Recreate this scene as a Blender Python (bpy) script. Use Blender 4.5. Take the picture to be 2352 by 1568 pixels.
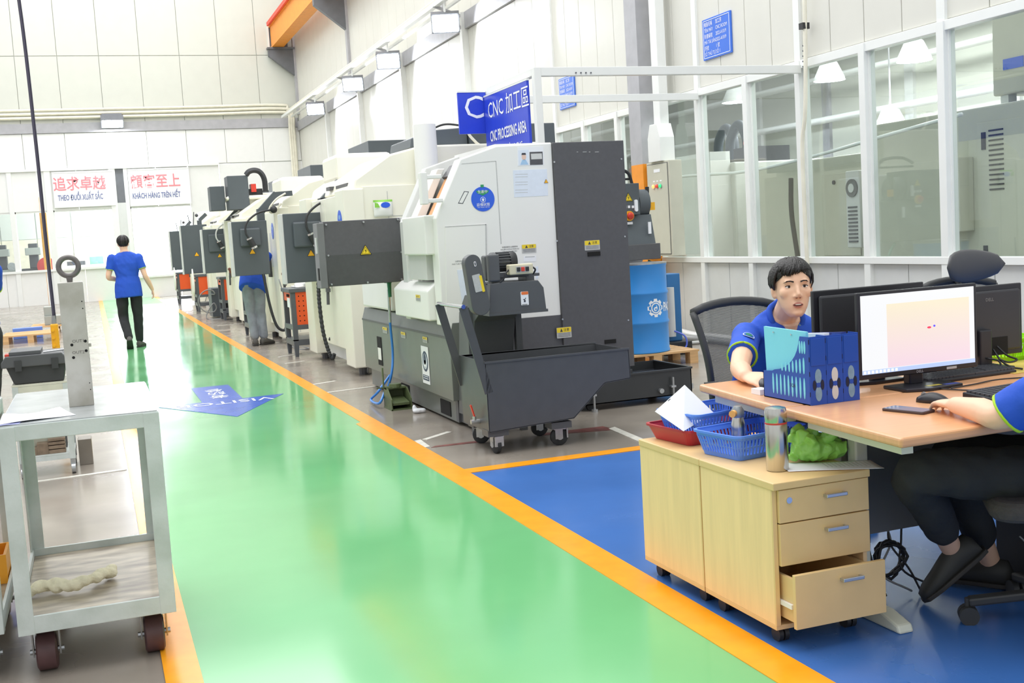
import bpy, bmesh, math, random
from mathutils import Vector, Matrix
random.seed(7)
for o in list(bpy.data.objects): bpy.data.objects.remove(o, do_unlink=True)
S = bpy.context.scene
COL = S.collection

# ---------------------------------------------------------------- camera
# calibrated from the vanishing points of the aisle lines and the cross beams (image 2352 x 1568)
CAMH = 1.40
FPX = 2636.085
RX = Vector((0.93722446, -0.08842465, 0.3373298))     # world X, Y, Z axes in camera coordinates (right, down, forward)
RY = Vector((-0.34358066, -0.06857401, 0.93661622))
RZ = Vector((-0.0596879, -0.99371962, -0.09465024))
cam_data = bpy.data.cameras.new('camera')
cam_data.sensor_width = 36.0
cam_data.lens = FPX / 2352 * 36.0
cam_data.clip_end = 200
cam = bpy.data.objects.new('camera', cam_data)
cam.matrix_world = Matrix(((RX[0], -RX[1], -RX[2], 0), (RY[0], -RY[1], -RY[2], 0), (RZ[0], -RZ[1], -RZ[2], CAMH), (0, 0, 0, 1)))
COL.objects.link(cam)
S.camera = cam

# ---------------------------------------------------------------- world and light
S.view_settings.view_transform = 'Standard'
S.view_settings.look = 'None'
S.view_settings.gamma = 1.0
S.view_settings.use_curve_mapping = False
S.view_settings.exposure = 0.34
W = bpy.data.worlds.new('world'); S.world = W
W.use_nodes = True
W.node_tree.nodes['Background'].inputs[0].default_value = (0.95, 0.98, 1.0, 1)
W.node_tree.nodes['Background'].inputs[1].default_value = 0.70

def area_light(name, loc, target, sx, sy, power, color=(1, 1, 1)):
    l = bpy.data.lights.new(name, 'AREA'); l.shape = 'RECTANGLE'; l.size = sx; l.size_y = sy
    l.energy = power; l.color = color
    o = bpy.data.objects.new(name, l); o.location = loc
    o.rotation_euler = (Vector(target) - Vector(loc)).to_track_quat('-Z', 'Y').to_euler()
    COL.objects.link(o); return o
# broad unseen area lights added above the hall; no roof is modelled
for k, yy in enumerate((3, 13, 23, 33)):
    area_light('overhead_fill', (-2.6, yy, 12.5), (-2.6, yy, 0), 5.8, 9.8, 400)
    area_light('overhead_fill', (3.5, yy, 12.5), (3.5, yy, 0), 5.8, 9.8, 400)
# area light added to brighten the machine room behind the glass wall
area_light('machine_room_fill', (10.2, 10.5, 5.2), (10.2, 10.5, 0), 1.0, 10.0, 330)

# ---------------------------------------------------------------- pixel helpers: a pixel gives a direction, a plane gives the distance
def ray(px, py):
    c = Vector((px - 1176, py - 784, FPX))
    return Vector((RX.dot(c), RY.dot(c), RZ.dot(c)))
def onZ(px, py, z=0.0):
    d = ray(px, py); t = (z - CAMH) / d.z; return Vector((t * d.x, t * d.y, z))
def onX(px, py, x):
    d = ray(px, py); t = x / d.x; return Vector((x, t * d.y, CAMH + t * d.z))
def onY(px, py, y):
    d = ray(px, py); t = y / d.y; return Vector((t * d.x, y, CAMH + t * d.z))

# ---------------------------------------------------------------- materials
def lin(h):
    h = h.lstrip('#'); out = []
    for i in (0, 2, 4):
        c = int(h[i:i + 2], 16) / 255
        out.append(c / 12.92 if c <= 0.04045 else ((c + 0.055) / 1.055) ** 2.4)
    return (out[0], out[1], out[2], 1.0)
MATS = {}
def mat(name, hexc, rough=0.5, metal=0.0, var=0.06, scale=6.0, bump=0.0, bscale=60.0, emit=0.0, hex2=None, coat=0.0, stretch=None, alpha=1.0, trans=0.0, spec=0.5):
    if name in MATS: return MATS[name]
    m = bpy.data.materials.new(name); m.use_nodes = True
    nt = m.node_tree; b = nt.nodes['Principled BSDF']
    c = lin(hexc)
    b.inputs['Base Color'].default_value = c
    b.inputs['Roughness'].default_value = rough
    b.inputs['Metallic'].default_value = metal
    b.inputs['Specular IOR Level'].default_value = spec
    b.inputs['Alpha'].default_value = alpha
    b.inputs['Transmission Weight'].default_value = trans
    if coat: b.inputs['Coat Weight'].default_value = coat; b.inputs['Coat Roughness'].default_value = 0.08
    if emit:
        b.inputs['Emission Color'].default_value = c; b.inputs['Emission Strength'].default_value = emit
    if var > 0 or hex2:
        tc = nt.nodes.new('ShaderNodeTexCoord'); mp = nt.nodes.new('ShaderNodeMapping')
        nt.links.new(tc.outputs['Object'], mp.inputs['Vector'])
        if stretch: mp.inputs['Scale'].default_value = stretch
        n = nt.nodes.new('ShaderNodeTexNoise'); n.inputs['Scale'].default_value = scale; n.inputs['Detail'].default_value = 6
        nt.links.new(mp.outputs[0], n.inputs['Vector'])
        r = nt.nodes.new('ShaderNodeValToRGB')
        r.color_ramp.elements[0].position = 0.35; r.color_ramp.elements[1].position = 0.68
        c2 = lin(hex2) if hex2 else tuple(min(1, x * (1 + var)) for x in c[:3]) + (1,)
        c1 = c if hex2 else tuple(x * (1 - var) for x in c[:3]) + (1,)
        r.color_ramp.elements[0].color = c1; r.color_ramp.elements[1].color = c2
        nt.links.new(n.outputs['Fac'], r.inputs[0]); nt.links.new(r.outputs[0], b.inputs['Base Color'])
    if bump > 0:
        tc2 = nt.nodes.new('ShaderNodeTexCoord'); n2 = nt.nodes.new('ShaderNodeTexNoise'); n2.inputs['Scale'].default_value = bscale
        n2.inputs['Detail'].default_value = 4
        bp = nt.nodes.new('ShaderNodeBump'); bp.inputs['Strength'].default_value = bump; bp.inputs['Distance'].default_value = 0.01
        nt.links.new(tc2.outputs['Object'], n2.inputs['Vector'])
        nt.links.new(n2.outputs['Fac'], bp.inputs['Height']); nt.links.new(bp.outputs[0], b.inputs['Normal'])
    MATS[name] = m
    return m

def glass_mat(name, tint=(0.93, 0.97, 0.96), refl=0.9):
    m = bpy.data.materials.new(name); m.use_nodes = True
    nt = m.node_tree; nt.nodes.clear()
    out = nt.nodes.new('ShaderNodeOutputMaterial'); mx = nt.nodes.new('ShaderNodeMixShader')
    tr = nt.nodes.new('ShaderNodeBsdfTransparent'); tr.inputs[0].default_value = tint + (1,)
    gl = nt.nodes.new('ShaderNodeBsdfGlossy'); gl.inputs['Roughness'].default_value = 0.01; gl.inputs[0].default_value = (refl, refl, refl, 1)
    fr = nt.nodes.new('ShaderNodeLayerWeight'); fr.inputs['Blend'].default_value = 0.5
    pw = nt.nodes.new('ShaderNodeMath'); pw.operation = 'POWER'; pw.inputs[1].default_value = 4.0
    ma = nt.nodes.new('ShaderNodeMath'); ma.operation = 'MULTIPLY_ADD'; ma.inputs[1].default_value = 0.9; ma.inputs[2].default_value = 0.06
    nt.links.new(fr.outputs['Facing'], pw.inputs[0]); nt.links.new(pw.outputs[0], ma.inputs[0])
    nt.links.new(ma.outputs[0], mx.inputs[0]); nt.links.new(tr.outputs[0], mx.inputs[1]); nt.links.new(gl.outputs[0], mx.inputs[2])
    nt.links.new(mx.outputs[0], out.inputs[0])
    MATS[name] = m; return m

# ---------------------------------------------------------------- mesh builder
FACE = {'F': (Vector((1, 0, 0)), Vector((0, 0, 1))),      # a surface that faces -Y
        'L': (Vector((0, -1, 0)), Vector((0, 0, 1))),     # faces -X
        'B': (Vector((-1, 0, 0)), Vector((0, 0, 1))),     # faces +Y
        'R': (Vector((0, 1, 0)), Vector((0, 0, 1))),      # faces +X
        'T': (Vector((1, 0, 0)), Vector((0, 1, 0)))}      # faces up
class MB:
    def __init__(s): s.v = []; s.f = []; s.st = []
    def add(s, vs, fs):
        o = len(s.v); s.st.append((o, len(s.f))); s.v += [Vector(p) for p in vs]; s.f += [tuple(i + o for i in f) for f in fs]; return s
    def box(s, x0, x1, y0, y1, z0, z1):
        return s.add([(x0, y0, z0), (x1, y0, z0), (x1, y1, z0), (x0, y1, z0), (x0, y0, z1), (x1, y0, z1), (x1, y1, z1), (x0, y1, z1)],
                     [(0, 3, 2, 1), (4, 5, 6, 7), (0, 1, 5, 4), (1, 2, 6, 5), (2, 3, 7, 6), (3, 0, 4, 7)])
    def bar(s, p, q, w, h, up=(0, 0, 1)):
        p, q = Vector(p), Vector(q); d = (q - p).normalized(); up = Vector(up)
        if abs(d.dot(up)) > 0.95: up = Vector((1, 0, 0))
        a = d.cross(up).normalized() * w / 2; b = a.cross(d).normalized() * h / 2
        vs = [p - a - b, p + a - b, p + a + b, p - a + b, q - a - b, q + a - b, q + a + b, q - a + b]
        return s.add(vs, [(0, 1, 2, 3), (7, 6, 5, 4), (0, 4, 5, 1), (1, 5, 6, 2), (2, 6, 7, 3), (3, 7, 4, 0)])
    def ring(s, c, a, b, n):
        return [c + a * math.cos(2 * math.pi * i / n) + b * math.sin(2 * math.pi * i / n) for i in range(n)]
    def rings(s, rs, cap=True):
        n = len(rs[0]); o = len(s.v); s.st.append((o, len(s.f)))
        for r in rs: s.v += [Vector(p) for p in r]
        for k in range(len(rs) - 1):
            for i in range(n):
                j = (i + 1) % n
                s.f.append((o + k * n + i, o + k * n + j, o + (k + 1) * n + j, o + (k + 1) * n + i))
        if cap:
            s.f.append(tuple(o + i for i in reversed(range(n)))); s.f.append(tuple(o + (len(rs) - 1) * n + i for i in range(n)))
        return s
    def cyl(s, p, q, r0, r1=None, n=12, cap=True):
        p, q = Vector(p), Vector(q); r1 = r0 if r1 is None else r1
        d = (q - p).normalized(); up = Vector((0, 0, 1)) if abs(d.z) < 0.95 else Vector((1, 0, 0))
        a = up.cross(d).normalized(); b = d.cross(a)
        return s.rings([s.ring(p, a * r0, b * r0, n), s.ring(q, a * r1, b * r1, n)], cap)
    def lathe(s, prof, c=(0, 0, 0), axis='Z', n=24, cap=True):
        c = Vector(c); A = {'Z': (Vector((1, 0, 0)), Vector((0, 1, 0)), Vector((0, 0, 1))), 'Y': (Vector((0, 0, 1)), Vector((1, 0, 0)), Vector((0, 1, 0))), 'X': (Vector((0, 1, 0)), Vector((0, 0, 1)), Vector((1, 0, 0)))}[axis]
        return s.rings([s.ring(c + A[2] * z, A[0] * r, A[1] * r, n) for r, z in prof], cap)
    def tube(s, pts, r, n=8, cap=True):
        pts = [Vector(p) for p in pts]; rs = []; up = None
        for i, p in enumerate(pts):
            d = (pts[min(i + 1, len(pts) - 1)] - pts[max(i - 1, 0)]).normalized()
            if up is None: up = Vector((0, 0, 1)) if abs(d.z) < 0.9 else Vector((1, 0, 0))
            a = d.cross(up)
            if a.length < 1e-4: a = d.cross(Vector((0.3, 0.8, 0.1)))
            a.normalize(); b = a.cross(d).normalized(); up = b
            rr = r[i] if isinstance(r, (list, tuple)) else r
            rs.append(s.ring(p, a * rr, b * rr, n))
        return s.rings(rs, cap)
    def prism(s, poly, org, ex, ey, d):
        org, ex, ey = Vector(org), Vector(ex), Vector(ey); nrm = ex.cross(ey).normalized() * d; n = len(poly)
        A = [org + ex * p[0] + ey * p[1] for p in poly]
        return s.add(A + [p + nrm for p in A], [tuple(reversed(range(n))), tuple(range(n, 2 * n))] + [(i, (i + 1) % n, n + (i + 1) % n, n + i) for i in range(n)])
    def sphere(s, c, rx, ry=None, rz=None, n=16, m=10, rot=None):
        ry = rx if ry is None else ry; rz = rx if rz is None else rz; c = Vector(c); vs = []; fs = []
        for i in range(1, m):
            t = math.pi * i / m
            for j in range(n):
                p = 2 * math.pi * j / n
                vs.append(Vector((rx * math.sin(t) * math.cos(p), ry * math.sin(t) * math.sin(p), rz * math.cos(t))))
        vs += [Vector((0, 0, rz)), Vector((0, 0, -rz))]
        top, bot = len(vs) - 2, len(vs) - 1
        for i in range(m - 2):
            for j in range(n):
                k = (j + 1) % n; fs.append((i * n + j, (i + 1) * n + j, (i + 1) * n + k, i * n + k))
        for j in range(n):
            k = (j + 1) % n; fs.append((top, j, k)); fs.append((bot, (m - 2) * n + k, (m - 2) * n + j))
        if rot is not None: vs = [rot @ v for v in vs]
        return s.add([v + c for v in vs], fs)
    def xf(s, M):
        s.v = [M @ p for p in s.v]; return s

    def pieces(s):
        out = []; ends = s.st[1:] + [(len(s.v), len(s.f))]
        for (v0, f0), (v1, f1) in zip(s.st, ends):
            b = MB(); b.v = s.v[v0:v1]; b.f = [tuple(i - v0 for i in f) for f in s.f[f0:f1]]; out.append(b)
        return out

ROOT = {}
def mks(name, mb, m, parent=None, **k):
    """every shape of the builder becomes an object of its own"""
    return [mk(name, b, m, parent, **k) for b in mb.pieces()]
def props(o, label=None, cat=None, group=None, kind=None):
    if label: o['label'] = label
    if cat: o['category'] = cat
    if group: o['group'] = group
    if kind: o['kind'] = kind
    return o
def thing(name, label, cat, loc=(0, 0, 0), rot=0.0, group=None, kind=None):
    o = bpy.data.objects.new(name, None); COL.objects.link(o); o.empty_display_size = 0.1
    o.location = loc; o.rotation_euler = (0, 0, rot)
    ROOT[o.name] = Vector(loc)
    return props(o, label, cat, group, kind)
def mk(name, mb, m, parent=None, bevel=0.0, smooth=False, w=False, label=None, cat=None, group=None, kind=None, seg=2, ms=None):
    """link one mesh object. w: the vertices are in world coordinates (the root thing is not rotated)"""
    me = bpy.data.meshes.new(name)
    vs = mb.v
    base = Vector((0, 0, 0))
    if w:
        r = parent
        while r is not None and r.parent is not None: r = r.parent
        if r is not None: base = ROOT.get(r.name, Vector((0, 0, 0)))
    me.from_pydata([tuple(p - base) for p in vs], [], mb.f)
    for mm in (m if isinstance(m, (list, tuple)) else [m]): me.materials.append(mm)
    o = bpy.data.objects.new(name, me); COL.objects.link(o)
    if parent is not None: o.parent = parent
    if bevel > 0:
        b = o.modifiers.new('bevel', 'BEVEL'); b.width = bevel; b.segments = seg; b.limit_method = 'ANGLE'; b.angle_limit = 0.6
        b.harden_normals = False
    if smooth:
        for p in me.polygons: p.use_smooth = True
        if smooth == 'auto':
            me.set_sharp_from_angle(angle=math.radians(38))
    return props(o, label, cat, group, kind)
def solo(name, mb, m, label, cat, group=None, kind=None, bevel=0.0, smooth=False, origin=None):
    """a thing that is one mesh; vertices in world coordinates, origin at its base"""
    if origin is None:
        xs = [p.x for p in mb.v]; ys = [p.y for p in mb.v]; zs = [p.z for p in mb.v]
        origin = Vector(((min(xs) + max(xs)) / 2, (min(ys) + max(ys)) / 2, min(zs)))
    origin = Vector(origin)
    mb.v = [p - origin for p in mb.v]
    o = mk(name, mb, m, None, bevel, smooth, label=label, cat=cat, group=group, kind=kind)
    o.location = origin; ROOT[o.name] = origin
    return o
def copy_tree(o, parent=None):
    c = o.copy(); COL.objects.link(c); c.parent = parent
    for ch in o.children: copy_tree(ch, c)
    if parent is None: ROOT[c.name] = Vector(o.location)
    return c
def rrect(x0, x1, y0, y1, r, n=4):
    out = []
    for cx, cy, a0 in ((x1 - r, y0 + r, -90), (x1 - r, y1 - r, 0), (x0 + r, y1 - r, 90), (x0 + r, y0 + r, 180)):
        for i in range(n + 1):
            a = math.radians(a0 + 90 * i / n); out.append((cx + r * math.cos(a), cy + r * math.sin(a)))
    return out
def circ(cx, cy, r, n=24, ry=None):
    ry = r if ry is None else ry
    return [(cx + r * math.cos(2 * math.pi * i / n), cy + ry * math.sin(2 * math.pi * i / n)) for i in range(n)]
def plate(name, m, parent, org, face, poly, d=0.003, w=True, **k):
    ex, ey = FACE[face] if isinstance(face, str) else face
    return mk(name, MB().prism(poly, org, ex, ey, d), m, parent, w=w, **k)
def text(body, m, parent, org, face, size, d=0.0012, w=True, sx=1.0, align='CENTER', name='lettering', bend=None, bold=0.0):
    """flat lettering as mesh; org is the middle of the line"""
    ex, ey = FACE[face] if isinstance(face, str) else face
    cu = bpy.data.curves.new('t', 'FONT'); cu.body = body; cu.size = size; cu.align_x = align; cu.align_y = 'CENTER'
    cu.resolution_u = 2; cu.offset = bold
    to = bpy.data.objects.new('t', cu); COL.objects.link(to)
    bpy.context.view_layer.update()
    me = bpy.data.meshes.new_from_object(to.evaluated_get(bpy.context.evaluated_depsgraph_get()))
    bpy.data.objects.remove(to); bpy.data.curves.remove(cu)
    ex, ey, org = Vector(ex), Vector(ey), Vector(org); nrm = ex.cross(ey)
    b = MB()
    if bend:
        b.add([bend(v.co.x * sx, v.co.y) for v in me.vertices], [tuple(p.vertices) for p in me.polygons])
    else:
        b.add([org + ex * v.co.x * sx + ey * v.co.y + nrm * d for v in me.vertices], [tuple(p.vertices) for p in me.polygons])
    bpy.data.meshes.remove(me)
    return mk(name, b, m, parent, w=w)
def bez(pts, n=8):
    """smooth curve through points (Catmull-Rom)"""
    P = [Vector(p) for p in pts]; P = [P[0] * 2 - P[1]] + P + [P[-1] * 2 - P[-2]]; out = []
    for i in range(1, len(P) - 2):
        for k in range(n):
            t = k / n; a, b, c, d = P[i - 1], P[i], P[i + 1], P[i + 2]
            out.append(0.5 * ((2 * b) + (c - a) * t + (2 * a - 5 * b + 4 * c - d) * t * t + (3 * b - a - 3 * c + d) * t ** 3))
    out.append(P[-2]); return out
def fuse(mb, voxel, smooth=4, fac=0.5):
    """one continuous surface out of overlapping closed shapes"""
    me = bpy.data.meshes.new('f'); me.from_pydata([tuple(p) for p in mb.v], [], mb.f)
    bm = bmesh.new(); bm.from_mesh(me); bmesh.ops.recalc_face_normals(bm, faces=bm.faces); bm.to_mesh(me); bm.free()
    o = bpy.data.objects.new('f', me); COL.objects.link(o)
    r = o.modifiers.new('r', 'REMESH'); r.mode = 'VOXEL'; r.voxel_size = voxel; r.use_smooth_shade = True
    if smooth:
        s = o.modifiers.new('s', 'SMOOTH'); s.iterations = smooth; s.factor = fac
    bpy.context.view_layer.update()
    e = bpy.data.meshes.new_from_object(o.evaluated_get(bpy.context.evaluated_depsgraph_get()))
    out = MB(); out.v = [v.co.copy() for v in e.vertices]; out.f = [tuple(p.vertices) for p in e.polygons]
    bpy.data.objects.remove(o); bpy.data.meshes.remove(me); bpy.data.meshes.remove(e)
    return out

# ---------------------------------------------------------------- palette
WALLW = mat('white_wall_panel', 'D3D5CB', 0.35, var=0.015, scale=3)  # cream-grey, lowered further to hold the dimmer light of the upper wall
WALLR = mat('ribbed_white_panel', 'DAD9D0', 0.35, var=0.015, scale=3)
def rib_bump(m, scale, axis=(0, 1, 0)):
    nt = m.node_tree; b = nt.nodes['Principled BSDF']; tc = nt.nodes.new('ShaderNodeTexCoord'); mp = nt.nodes.new('ShaderNodeMapping')
    nt.links.new(tc.outputs['Object'], mp.inputs[0]); w = nt.nodes.new('ShaderNodeTexWave'); w.inputs['Scale'].default_value = scale
    w.bands_direction = 'X' if axis[0] else 'Y'; w.wave_profile = 'SAW'
    nt.links.new(mp.outputs[0], w.inputs[0]); bp = nt.nodes.new('ShaderNodeBump'); bp.inputs['Strength'].default_value = 0.25; bp.inputs['Distance'].default_value = 0.01
    nt.links.new(w.outputs['Fac'], bp.inputs['Height']); nt.links.new(bp.outputs[0], b.inputs['Normal'])
rib_bump(WALLR, 1.2)
WALLB = mat('lit_white_panel', 'EEEFEC', 0.3, var=0.01)  # kept whiter: lamplight and daylight on the lower wall put into the colour
SEAM = mat('pale_seam', 'CFD1CB', 0.5, var=0)
CREAMW = mat('cream_wall', 'E6DDC6', 0.6)
LOWW = mat('lower_grey_panel', 'D9DBD9', 0.4, var=0.02)
FRAMEW = mat('white_aluminium', 'EDEFEC', 0.3, var=0.01)
BANDG = mat('grey_steel', 'B0B0B4', 0.45)
DARKST = mat('dark_steel', '6E7176', 0.5)
ORANGE = mat('crane_orange', 'F59A28', 0.45)
REDBAR = mat('red_bar', 'F0503C', 0.5)
PIPE = mat('cream_pipe', 'EAE6D4', 0.4)
GREEN = mat('green_epoxy', '70BA7C', 0.13, var=0.05, scale=1.3, spec=0.55)
BLUEF = mat('blue_epoxy', '4070B8', 0.2, var=0.06, scale=2, spec=0.5)
YELLOW = mat('yellow_line_paint', 'FDA51E', 0.25, var=0.06, scale=9)
WHITEP = mat('white_line_paint', 'DDDAD0', 0.4, var=0.12, scale=20)
REDP = mat('faded_red_paint', '7C4A46', 0.35, var=0.3, scale=12)
CONC = mat('polished_concrete', '9E958A', 0.16, var=0.0, scale=1.2, hex2='8A8279', spec=0.5)
GLASS = glass_mat('pane_glass')
ARROWB = mat('arrow_blue', '4467C8', 0.18, var=0.08, scale=5)
LETW = mat('letter_white', 'F4F6FA', 0.4, var=0)
SIGNB = mat('sign_blue', '2E48D2', 0.25, var=0.04)
LAMPON = mat('lamp_light', 'F2F6FF', 0.5, var=0, emit=110)
ALU = mat('brushed_aluminium', 'C6C8CA', 0.3, metal=0.9, var=0.05)
def add_roughness_noise(m, lo, hi, scale):
    nt = m.node_tree; b = nt.nodes['Principled BSDF']; tc = nt.nodes.new('ShaderNodeTexCoord'); n = nt.nodes.new('ShaderNodeTexNoise')
    n.inputs['Scale'].default_value = scale; n.inputs['Detail'].default_value = 5
    mr = nt.nodes.new('ShaderNodeMapRange'); mr.inputs[1].default_value = 0.3; mr.inputs[2].default_value = 0.7; mr.inputs[3].default_value = lo; mr.inputs[4].default_value = hi
    nt.links.new(tc.outputs['Object'], n.inputs[0]); nt.links.new(n.outputs['Fac'], mr.inputs[0]); nt.links.new(mr.outputs[0], b.inputs['Roughness'])
add_roughness_noise(GREEN, 0.08, 0.17, 0.9); add_roughness_noise(CONC, 0.1, 0.32, 1.6); add_roughness_noise(BLUEF, 0.14, 0.3, 1.5)

# ---------------------------------------------------------------- floor and its markings
XW, YF = 6.93, 39.0
floor = mk('floor', MB().box(-9, 13, -2, 52, -0.06, 0), CONC, kind='structure', label='polished grey concrete factory floor with painted lanes')
def strip(name, m, x0, x1, y0, y1, z, **k): return mk(name, MB().box(x0, x1, y0, y1, 0, z), m, floor, **k)
strip('green_lane', GREEN, 0.20, 1.86, -2, YF, 0.003, label='green epoxy walkway')
strip('blue_zone', BLUEF, 1.93, XW, -2, 6.40, 0.003, label='blue epoxy office zone')
mk('yellow_line', MB().prism([(0.106, -2), (0.222, -2), (0.222, YF), (0.106, YF)], (0, 0, 0.003), (1, 0, 0), (0, 1, 0), 0.003), YELLOW, floor)
mk('yellow_line', MB().prism([(1.815, -2), (1.955, -2), (1.985, 6.4), (1.97, 12), (1.93, 20), (1.93, YF), (1.80, YF), (1.81, 20), (1.84, 12), (1.85, 8.7), (1.80, 8.65), (1.83, 6.0)], (0, 0, 0.003), (1, 0, 0), (0, 1, 0), 0.003), YELLOW, floor)
mk('yellow_line', MB().prism([(1.975, 6.37), (XW, 6.40), (XW, 6.50), (1.975, 6.49)], (0, 0, 0.0035), (1, 0, 0), (0, 1, 0), 0.003), YELLOW, floor)
for pts in ([(710, 885), (770, 875)], [(750, 902), (880, 885)], [(655, 835), (700, 829)], [(588, 793), (640, 786)], [(640, 820), (690, 812)], [(560, 775), (590, 770)], [(500, 748), (560, 742)], [(58, 1110), (290, 1078)], [(975, 1010), (1032, 992)], [(1495, 852), (1545, 862)]):
    a, b = onZ(*pts[0]), onZ(*pts[1])
    mk('white_line', MB().bar(a + Vector((0, 0, 0.002)), b + Vector((0, 0, 0.002)), 0.045, 0.004), WHITEP, floor)
for q in ([(952, 1013), (966, 1010), (988, 1026), (972, 1029)], [(1398, 985), (1412, 981), (1483, 1011), (1482, 1021)]):
    mk('tape_patch', MB().prism([tuple(onZ(*p).xy) for p in q][::-1], (0, 0, 0), (1, 0, 0), (0, 1, 0), 0.004), WHITEP, floor)
for q in ([(990, 1028), (1000, 1024), (1100, 1012), (1100, 1016)], [(1240, 1000), (1240, 996), (1385, 979), (1405, 984), (1400, 988)], [(1060, 1081), (1250, 1057), (1480, 1022), (1480, 1027), (1070, 1086)]):
    mk('red_line', MB().prism([tuple(onZ(*p).xy) for p in q], (0, 0, 0), (1, 0, 0), (0, 1, 0), 0.002), REDP, floor)
arrow = mk('visitor_arrow', MB().prism([(1.03, 9.74), (1.60, 10.93), (1.215, 10.90), (1.215, 12.12), (0.845, 12.12), (0.845, 10.90), (0.46, 10.87)], (0, 0, 0.003), (1, 0, 0), (0, 1, 0), 0.003), ARROWB, floor)
REV = (Vector((-1, 0, 0)), Vector((0, -1, 0)))
text('VISITOR', LETW, arrow, (1.03, 10.72, 0.0062), REV, 0.25, sx=0.98)
for k, ch in enumerate('參訪者'): text(ch, LETW, arrow, (1.03, 11.75 - 0.27 * k, 0.0062), REV, 0.25, sx=0.75)

# ---------------------------------------------------------------- far wall
wf = mk('wall_far', MB().box(-8, 9.5, YF + 0.04, YF + 0.16, 4.2, 10.6), SEAM, kind='structure', label='tall white panelled wall at the end of the hall')
PW = 1.23
def panels_far(z0, z1, x_from, x_to, m, name='wall_panel'):
    x = XW
    while x > x_to:
        a = max(x - PW, x_from)
        if a < x - 0.02: mk(name, MB().box(a + 0.008, x - 0.008, YF, YF + 0.05, z0 + 0.008, z1 - 0.008), m, wf, bevel=0.004, seg=1)
        x -= PW
        if a <= x_from: break
panels_far(5.62, 7.70, -4.2, -4.2, WALLW); panels_far(7.70, 10.4, -4.2, -4.2, WALLW); panels_far(4.22, 5.33, -4.2, -4.2, WALLB)
mk('grey_band', MB().box(-6, XW - 0.05, YF - 0.05, YF + 0.02, 5.33, 5.63), BANDG, wf)
mk('ledge', MB().box(-6, 4.2, YF - 0.07, YF + 0.02, 4.16, 4.23), FRAMEW, wf)
# lower storey: sill wall, lintel, posts
for x0, x1, z0, z1 in ((-6, 0.95, 0, 1.05), (1.2, 4.2, 0, 0.66), (4.2, XW, 0, 4.2), (3.2, 4.2, 0.66, 4.2), (-6, 0.95, 2.93, 4.18), (1.2, 3.2, 2.93, 4.18)):
    n = max(1, round((x1 - x0) / PW))
    for k in range(n):
        a = x0 + (x1 - x0) * k / n; b = x0 + (x1 - x0) * (k + 1) / n
        mk('lower_panel', MB().box(a + 0.006, b - 0.006, YF, YF + 0.06, z0, z1 - 0.006), WALLB, wf)
for x0, x1, z0, z1 in ((-2.24, -2.10, 0, 4.2), (-1.16, -0.98, 0, 4.2), (0.76, 0.95, 0, 4.2), (1.2, 1.32, 0, 4.2)):
    mk('post', MB().box(x0, x1, YF - 0.05, YF + 0.08, z0, z1), FRAMEW, wf)
mk('sill', MB().box(-6, 0.95, YF - 0.08, YF + 0.08, 1.03, 1.10), FRAMEW, wf)
mk('sill', MB().box(1.32, 3.2, YF - 0.08, YF + 0.08, 0.64, 0.70), FRAMEW, wf)
mk('column_face', MB().box(0.95, 1.2, YF - 0.03, YF + 0.14, 3.08, 4.2), DARKST, wf)
mk('column_face', MB().box(0.95, 1.2, YF - 0.03, YF + 0.14, 0, 3.08), LOWW, wf)
wn = 0
for x0, x1, z0, z1 in ((-4.0, -2.24, 1.1, 2.93), (-2.10, -1.16, 1.1, 2.93), (-0.98, 0.76, 1.1, 2.93), (1.32, 3.2, 0.7, 2.93)):
    wn += 1
    wo = mk('window_%d' % wn, MB().box(x0, x1, YF + 0.02, YF + 0.06, z1 - 0.05, z1).box(x0, x0 + 0.03, YF + 0.02, YF + 0.06, z0, z1), FRAMEW, kind='structure')
    mk('pane', MB().box(x0 + 0.03, x1, YF + 0.03, YF + 0.036, z0, z1 - 0.05), GLASS, wo)
# cream pipes along the far wall and down the corner
for dz, r in ((0, 0.05), (0.12, 0.05), (0.24, 0.045)):
    xe = XW - 0.22 - dz * 0.55
    mk('pipe', MB().tube(bez([(-6, YF - 0.1, 5.78 + dz), (3, YF - 0.1, 5.80 + dz), (xe - 0.4, YF - 0.1, 5.82 + dz), (xe, YF - 0.1, 5.66 + dz), (xe + 0.02, YF - 0.1, 5.2), (xe + 0.02, YF - 0.1, 3.0)], 6), r, 10), PIPE, wf, smooth=True)
# opening for the crane beam
mk('beam_recess', MB().box(6.15, 6.75, YF - 0.02, YF + 0.01, 7.85, 8.72), DARKST, wf)
mk('recess_frame', MB().box(6.11, 6.16, YF - 0.04, YF + 0.01, 7.85, 8.76).box(6.11, 6.78, YF - 0.04, YF + 0.01, 8.70, 8.76), FRAMEW, wf)

# bright overcast sky outside the far right window
mk('sky_backdrop', MB().box(0.6, 5.2, 41.5, 41.6, -1, 6), mat('overcast_sky', 'F4F8FF', 1.0, var=0, emit=9), kind='structure', label='bright overcast sky outside the far window')
# room seen through the far windows
wb = mk('wall_back', MB().box(-8, 1.2, 46, 46.1, 0, 6), mat('back_room_wall', 'E2E6DF', 0.6), kind='structure', label='pale wall of the room behind the far windows')
for k in range(8):
    x = -7.9 + 1.22 * k
    mk('wall_panel', MB().box(x + 0.01, x + 1.2, 45.95, 46.0, 2.2, 4.2), WALLW, wb)
    mk('wall_panel', MB().box(x + 0.01, x + 1.2, 45.95, 46.0, 0.0, 2.18), CREAMW, wb)
mk('trim_1', MB().box(-1.42, -1.22, 39.6, 39.9, 0, 3.4), mat('ochre_post', 'E0A040', 0.5), kind='structure', label='ochre steel post behind the far window')

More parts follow.
